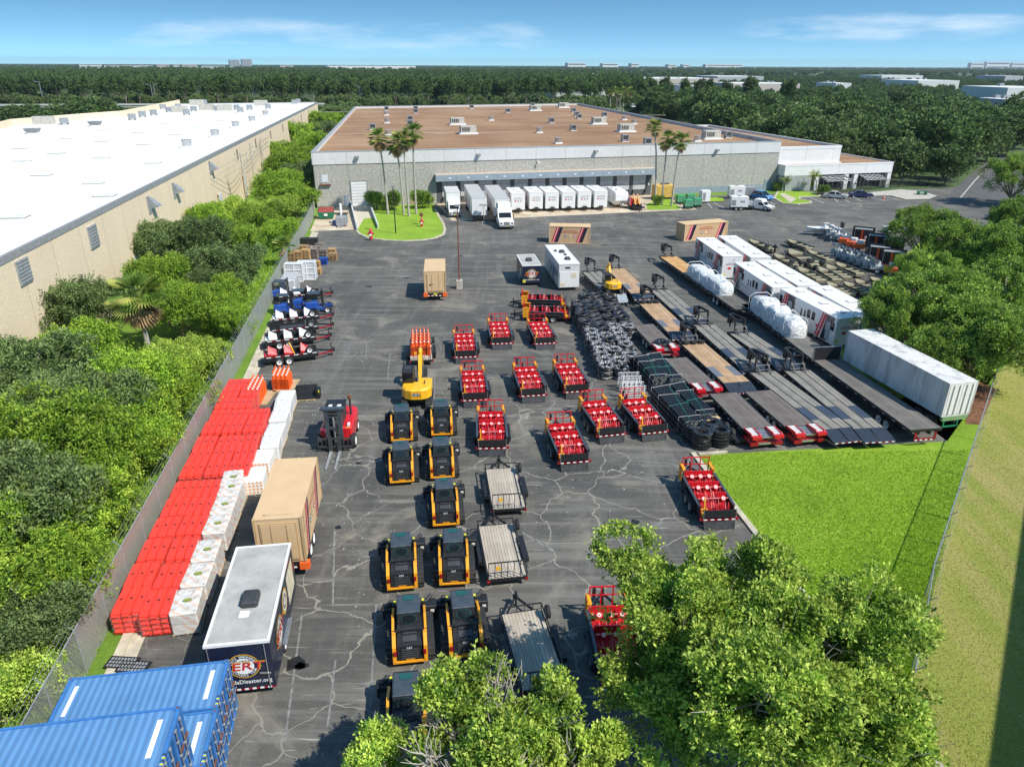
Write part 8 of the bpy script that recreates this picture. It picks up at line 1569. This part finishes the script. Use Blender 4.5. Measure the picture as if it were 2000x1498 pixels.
# pine row standing at the front of the far wood
y0 = 470
pr = 0
for i in range(60):
    x = -330 + i * 8.2 + random.uniform(-3, 3); y = 455 + random.uniform(-12, 25) - (i * .6 if i > 40 else 0)
    tree('w3', x, y, random.uniform(.85, 1.05), 'tall slim pine in the front row of the far wood, %s from the left' % od(i), 'pines at the front of the far wood', name='pine_tree')
av = lambda x, y: (x > 95 + (y - 470) * .10 and y < 1500) or (x > 20 and y < 520)
forest('far_wood', 'dense dark pine wood filling the distance behind both warehouses', scatter_rows(5600, -1100, 1200, 470, 1500, av), 'w3', .68, .93)
forest('forest_undergrowth', 'dark undergrowth along the foot of the far wood', scatter_rows(420, -420, 130, 447, 500, None, 2), 'w4', .45, .8)
forest('distant_wood', 'hazy distant woods reaching to the horizon', scatter_rows(4200, -4500, 4500, 1450, 5600), 'w2', .85, 1.3)
bld = []
def av2(x, y):
    return any(a - 8 < x < b + 8 and c - 25 < y < d + 6 for a, b, c, d in bld) or (x < 60 + (y - 400) * .1)
# ---- distant buildings: photo x0, x1, base y, top y ----
DW = [mt('far_white_wall', (.62, .63, .63), .8, var=.1), mt('far_grey_wall', (.40, .42, .44), .8, var=.1), mt('far_beige_wall', (.52, .46, .42), .8, var=.1)]; RWH = mt('far_white_roof', (.74, .75, .74), .7, var=.08, scale=.05)
def farb(x0, x1, yb, yt, depth, k, label, rows=0, cat='building', name='far_building', group='distant buildings'):
    a, b = Vector(G(x0, yb)), Vector(G(x1, yb)); h = HT((x0 + x1) / 2, yb, yt - (0 if yb > 200 else (4 if yb > 145 else 2.5))); L = (b - a).length; t = T(name, label, cat, (a.x, a.y), math.atan2((b - a).y, (b - a).x), group)
    m = M(); m.box(0, L, 0, depth, 0, h, DW[k]); m.build('wall', t); m = M(); m.box(.5, L - .5, .5, depth - .5, h + .02, h + .1, RWH); m.build('roof', t)
    if rows:
        m = M()
        for r_ in range(rows): z = h * (r_ + .35) / rows; m.box(L * .03, L * .97, -.2, -.02, z, z + h / rows * .4, mt('far_window', (.10, .12, .14), .3))
        m.build('window_band', t)
    m = M(); q = random.Random(int(x0))
    for i in range(max(2, int(L / 22))): xx = q.uniform(2, L - 4); yy = q.uniform(2, depth - 4); m.box(xx, xx + 2.5, yy, yy + 2.5, h + .1, h + 1.6, GREY)
    m.build('roof_units', t); bld.append((min(a.x, b.x), max(a.x, b.x), min(a.y, b.y), max(a.y, b.y) + depth)); return t
farb(1085, 1290, 193, 176, 60, 0, 'long white warehouse behind the palms, nearest of the far business park'); farb(1092, 1232, 168, 151, 170, 0, 'long white-roofed warehouse at the back left of the far business park'); farb(1240, 1400, 176, 158, 90, 2, 'grey-beige warehouse in the middle of the far business park'); farb(1333, 1372, 192, 172, 30, 0, 'small bright white building with a blue-grey corner'); farb(1400, 1490, 167, 154, 80, 1, 'white-roofed warehouse right of the middle of the business park'); farb(1430, 1560, 184, 168, 60, 2, 'beige warehouse showing above the oaks on the right'); farb(1630, 1660, 182, 167, 40, 0, 'small white building above the oaks'); farb(1720, 1800, 162, 152, 60, 0, 'low white building far right above the trees'); farb(1790, 1870, 178, 162, 70, 0, 'white warehouse partly hidden by the oaks, far right')
farb(1955, 2060, 226, 172, 40, 0, 'large white warehouse at the right edge above the wood', 0); farb(2000, 2060, 238, 198, 40, 1, 'grey-blue building cut by the right edge'); farb(1960, 1995, 165, 153, 60, 1, 'grey building above the large white one')
m = M(); a, b = G(150, 206), G(700, 204)
HB = [(450, 470, 139, 120, 'left of two grey apartment towers on the horizon'), (474, 494, 139, 119, 'right of two grey apartment towers on the horizon')]
for x0, x1, yb, yt, l in HB: farb(x0, x1, yb - 3, yt, 18, 1, l, 9, 'tower', 'apartment_tower')
for i, (x0, x1, yt) in enumerate(((157, 200, 128), (205, 260, 131), (262, 300, 131), (308, 332, 129), (340, 352, 130), (357, 387, 129), (395, 440, 132), (548, 574, 130))): farb(x0, x1, 137, yt, 30, 0 if i % 2 == 0 else 2, 'low white building on the left horizon, %s from the left' % od(i), 3)
for i, (x0, x1, yt) in enumerate(((1109, 1144, 126), (1177, 1207, 127), (1233, 1247, 127), (1305, 1320, 129), (1334, 1346, 129), (1378, 1450, 129), (1895, 1920, 126), (1925, 1970, 124), (1975, 2000, 126))): farb(x0, x1, 136, yt, 30, 0, 'pale building on the right horizon, %s from the left' % od(i), 2)
t = farb(640, 812, 139, 132, 40, 0, 'long white arched roof on the horizon behind the far wood')
forest('business_park_trees', 'mixed oaks and palms standing between the far warehouses', scatter_rows(2600, 40, 1300, 330, 1600, lambda x, y: av2(x, y) or y < 430 and x < 60), 'w1', .38, .68)
# highway behind the left warehouse
m = M(); a, b, c_, d_ = G(-60, 214), G(330, 207), G(330, 203), G(-60, 208)
hw = T('viaduct', 'pale concrete highway behind the left warehouse', 'bridge', (0, 0)); H_ = 3.0; A = [(*G(-80, 206, H_), H_), (*G(720, 203, H_), H_)]; m.bar((A[0][0], A[0][1], H_ - .6), (A[1][0], A[1][1], H_ - .6), 14, 1.2, CONC); m.bar((A[0][0], A[0][1] - 7.3, H_ + .4), (A[1][0], A[1][1] - 7.3, H_ + .4), .3, .9, mt('pale_barrier', (.55, .54, .50), .8)); m.build('deck', hw)
m = M(); m.box(0, 0, 0, 0, 0, 0, CONC) if False else [m.box(A[0][0] + (A[1][0] - A[0][0]) * u - 1, A[0][0] + (A[1][0] - A[0][0]) * u + 1, A[0][1] + (A[1][1] - A[0][1]) * u - 5, A[0][1] + (A[1][1] - A[0][1]) * u + 5, 0, H_ - 1.2, CONC) for u in (.1, .3, .5, .7, .9)]; m.build('pier', hw)
LPS = [(88, 205, 163), (96, 204, 162), (302, 205, 169), (307, 205, 168), (496, 204, 171), (500, 204, 170), (625, 205, 170), (705, 205, 173), (709, 205, 173), (868, 206, 172), (873, 206, 172)]
for i, (px, yb, yt) in enumerate(LPS):
    x, y = G(px, yb + 5); h = HT(px, yb + 5, yt - 2); t = T('highway_lamp', 'tall highway lamp against the far wood, %s from the left' % od(i), 'street lamp', (x, y), 0, 'highway lamps against the far wood'); m = M(); m.cyl((0, 0, 0), (0, 0, h), .32, SILV, 6, .22); m.build('pole', t); m = M(); s = -1 if i % 2 == 0 else 1; m.bar((0, 0, h), (s * 3, 0, h + .6), .35, .35, SILV); m.build('arm', t)
for i, (px, yb, yt) in enumerate(((126, 206, 187), (264, 207, 186), (281, 207, 186), (412, 206, 188), (525, 206, 186), (651, 213, 198), (657, 208, 183), (663, 208, 185), (824, 206, 176), (883, 207, 181), (887, 207, 181), (1048, 213, 180))):
    x, y = G(px, yb + 2); h = HT(px, yb + 2, yt); upole_t = T('utility_pole', 'power-line pole in front of the far wood, %s from the left' % od(i), 'utility pole', (x, y), 0, 'power-line poles before the far wood'); m = M(); m.cyl((0, 0, 0), (0, 0, h), .3, GALV, 6, .2); m.build('pole', upole_t); m = M(); m.box(-1.6, 1.6, -.1, .1, h - 1.2, h - .9, GALV); m.build('crossarm', upole_t)
m = M()
for k in range(4):
    a, b = G(0, 205.5), G(1050, 206); P = [(a[0] + (b[0] - a[0]) * u / 24, a[1] + (b[1] - a[1]) * u / 24, 8.0 + k * 1.1 - .7 * abs(math.sin(u * 1.57))) for u in range(25)]; m.tube(P, .07, WIRE, 3)
o = m.build('power_lines'); tag(o, 'power lines running along the front of the far wood', 'power lines')
# roadside trees left, behind the white roof
for i, (px, py, h, R) in enumerate(((10, 222, 6, 8), (60, 214, 6, 8), (105, 216, 6, 9), (150, 208, 7, 9), (188, 206, 8, 10), (215, 212, 6, 8), (30, 212, 5, 8), (130, 222, 4, 7), (245, 214, 4, 6))):
    x, y = G(px, py + 6, h); tree('w1', x, y, R / 6.0, 'dark tree behind the white roof on the left, %s from the left edge' % od([10, 30, 60, 105, 130, 150, 188, 215, 245].index(px)), 'trees behind the white roof', name='oak_tree', sz=h * 1.6 / 14)
for i, (px, py, h) in enumerate(((640, 215, 5), (665, 210, 6), (690, 208, 5), (655, 228, 4), (1060, 208, 6), (1090, 205, 7), (1150, 206, 8), (1170, 205, 8), (1135, 207, 7))):
    x, y = G(px, py, h); tree('w4', x, y, .95, 'dark tree just behind the warehouses, %s from the left' % od([640, 655, 665, 690, 1060, 1090, 1135, 1150, 1170].index(px)), 'trees just behind the warehouses', name='oak_tree', sz=h * 1.5 / 11)
for i, (px, py, ty) in enumerate(((1192, 222, 182), (1204, 220, 178), (1210, 222, 183), (1217, 220, 177), (1226, 221, 181), (1232, 220, 178))):
    palm('distant palm above the roof edge, %s from the left of its clump' % od(i), px, py, px, ty, 3.2, 90 + i, dead=6, n=22, r=.25, group='distant palms beyond the roof edge')
# access road at the right
m = M(); m.quad([G(*p) + (.022,) for p in ((1835, 398), (2100, 430), (2100, 330), (1945, 300), (1925, 318), (1880, 355))], mt('road_asphalt', (.10, .10, .098), .85, var=.3, scale=.5)); struct('road', m); kerb('kerb', [G(*p) for p in ((1875, 388), (1900, 358), (1925, 330))], .25, .1, CONC)
# fringe of grass and weeds along the fence
r_ = np.random.default_rng(3); n = 26000; d = r_.random(n) * 118 - 14; o_ = 1.0 + r_.random(n) ** 1.6 * 5.5; fx_ = fl0.x + FD.x * d + FN.x * o_; fy_ = fl0.y + FD.y * d + FN.y * o_
def tufts(name, label, X_, Y_, hmin, hmax, mats, seed, w=.035):
    r = np.random.default_rng(seed); n = len(X_); c = np.stack([X_, Y_, np.full(n, .02)], 1); a = r.normal(size=(n, 3)) * .5; a[:, 2] = 1; a /= np.linalg.norm(a, axis=1)[:, None]; L = (hmin + (hmax - hmin) * r.random(n))[:, None]; b = np.cross(a, r.normal(size=(n, 3))); b /= np.linalg.norm(b, axis=1)[:, None]
    v = np.stack([c - b * w, c + b * w, c + a * L * .6 + b * w, c + a * L], 1).reshape(-1, 3); me = bpy.data.meshes.new(name); me.vertices.add(4 * n); me.vertices.foreach_set('co', v.astype(np.float32).ravel()); me.loops.add(4 * n); me.loops.foreach_set('vertex_index', np.arange(4 * n, dtype=np.int32)); me.polygons.add(n); me.polygons.foreach_set('loop_start', np.arange(0, 4 * n, 4, dtype=np.int32))
    for m_ in mats: me.materials.append(m_)
    me.polygons.foreach_set('material_index', r.integers(0, len(mats), n).astype(np.int32)); me.update(calc_edges=True); o = bpy.data.objects.new(name, me); C.objects.link(o); tag(o, label, 'grass', kind='stuff')
tufts('grass', 'rough bright grass and weeds outside the left fence', fx_, fy_, .15, .5, [LF['bright'][0], LF['bright'][1]], 4)
px_ = r_.random(60000); py_ = r_.random(60000); A_, B_, C_, D_ = [np.array(p) for p in ((kc.x, kc.y), G(1893, 880), (ke.x, ke.y), fr_pts[-2])]
P_ = (A_[None] * (1 - px_)[:, None] + B_[None] * px_[:, None]) * (1 - py_)[:, None] + (C_[None] * (1 - px_)[:, None] + D_[None] * px_[:, None]) * py_[:, None]
tufts('grass', 'bright lawn grass between the kerb and the chain-link fence', P_[:, 0], P_[:, 1], .05, .14, [m_leaf('lawn_blade', (.31, .48, .03), var=.12)], 6, .02)

r9 = np.random.default_rng(12); n9 = 45000; vy = 8 + r9.random(n9) ** 1.3 * 50; fl_x = np.interp(vy, [p[1] for p in reversed(fr_pts)], [p[0] for p in reversed(fr_pts)]); vx = fl_x + .3 + r9.random(n9) * (6 + vy * .25)
tufts('grass', 'dry yellowish mown grass beyond the chain-link fence', vx, vy, .04, .1, [m_leaf('verge_blade', (.40, .46, .07), var=.2), m_leaf('verge_blade_dry', (.55, .48, .18), var=.2)], 15, .02)
# ---------------- haze ----------------
hm = bpy.data.materials.new('haze'); hm.use_nodes = True; ht = hm.node_tree; ht.nodes.clear(); ho = ht.nodes.new('ShaderNodeOutputMaterial'); pv = ht.nodes.new('ShaderNodeVolumePrincipled')
pv.inputs['Color'].default_value = (.75, .86, 1, 1); pv.inputs['Density'].default_value = .00007; pv.inputs['Anisotropy'].default_value = .3; ht.links.new(pv.outputs[0], ho.inputs['Volume'])
m = M(); m.box(-8800, 8800, -150, 9000, -1.5, 70, hm); o = m.build('haze'); tag(o, 'thin pale haze over the whole scene', 'haze', kind='stuff')
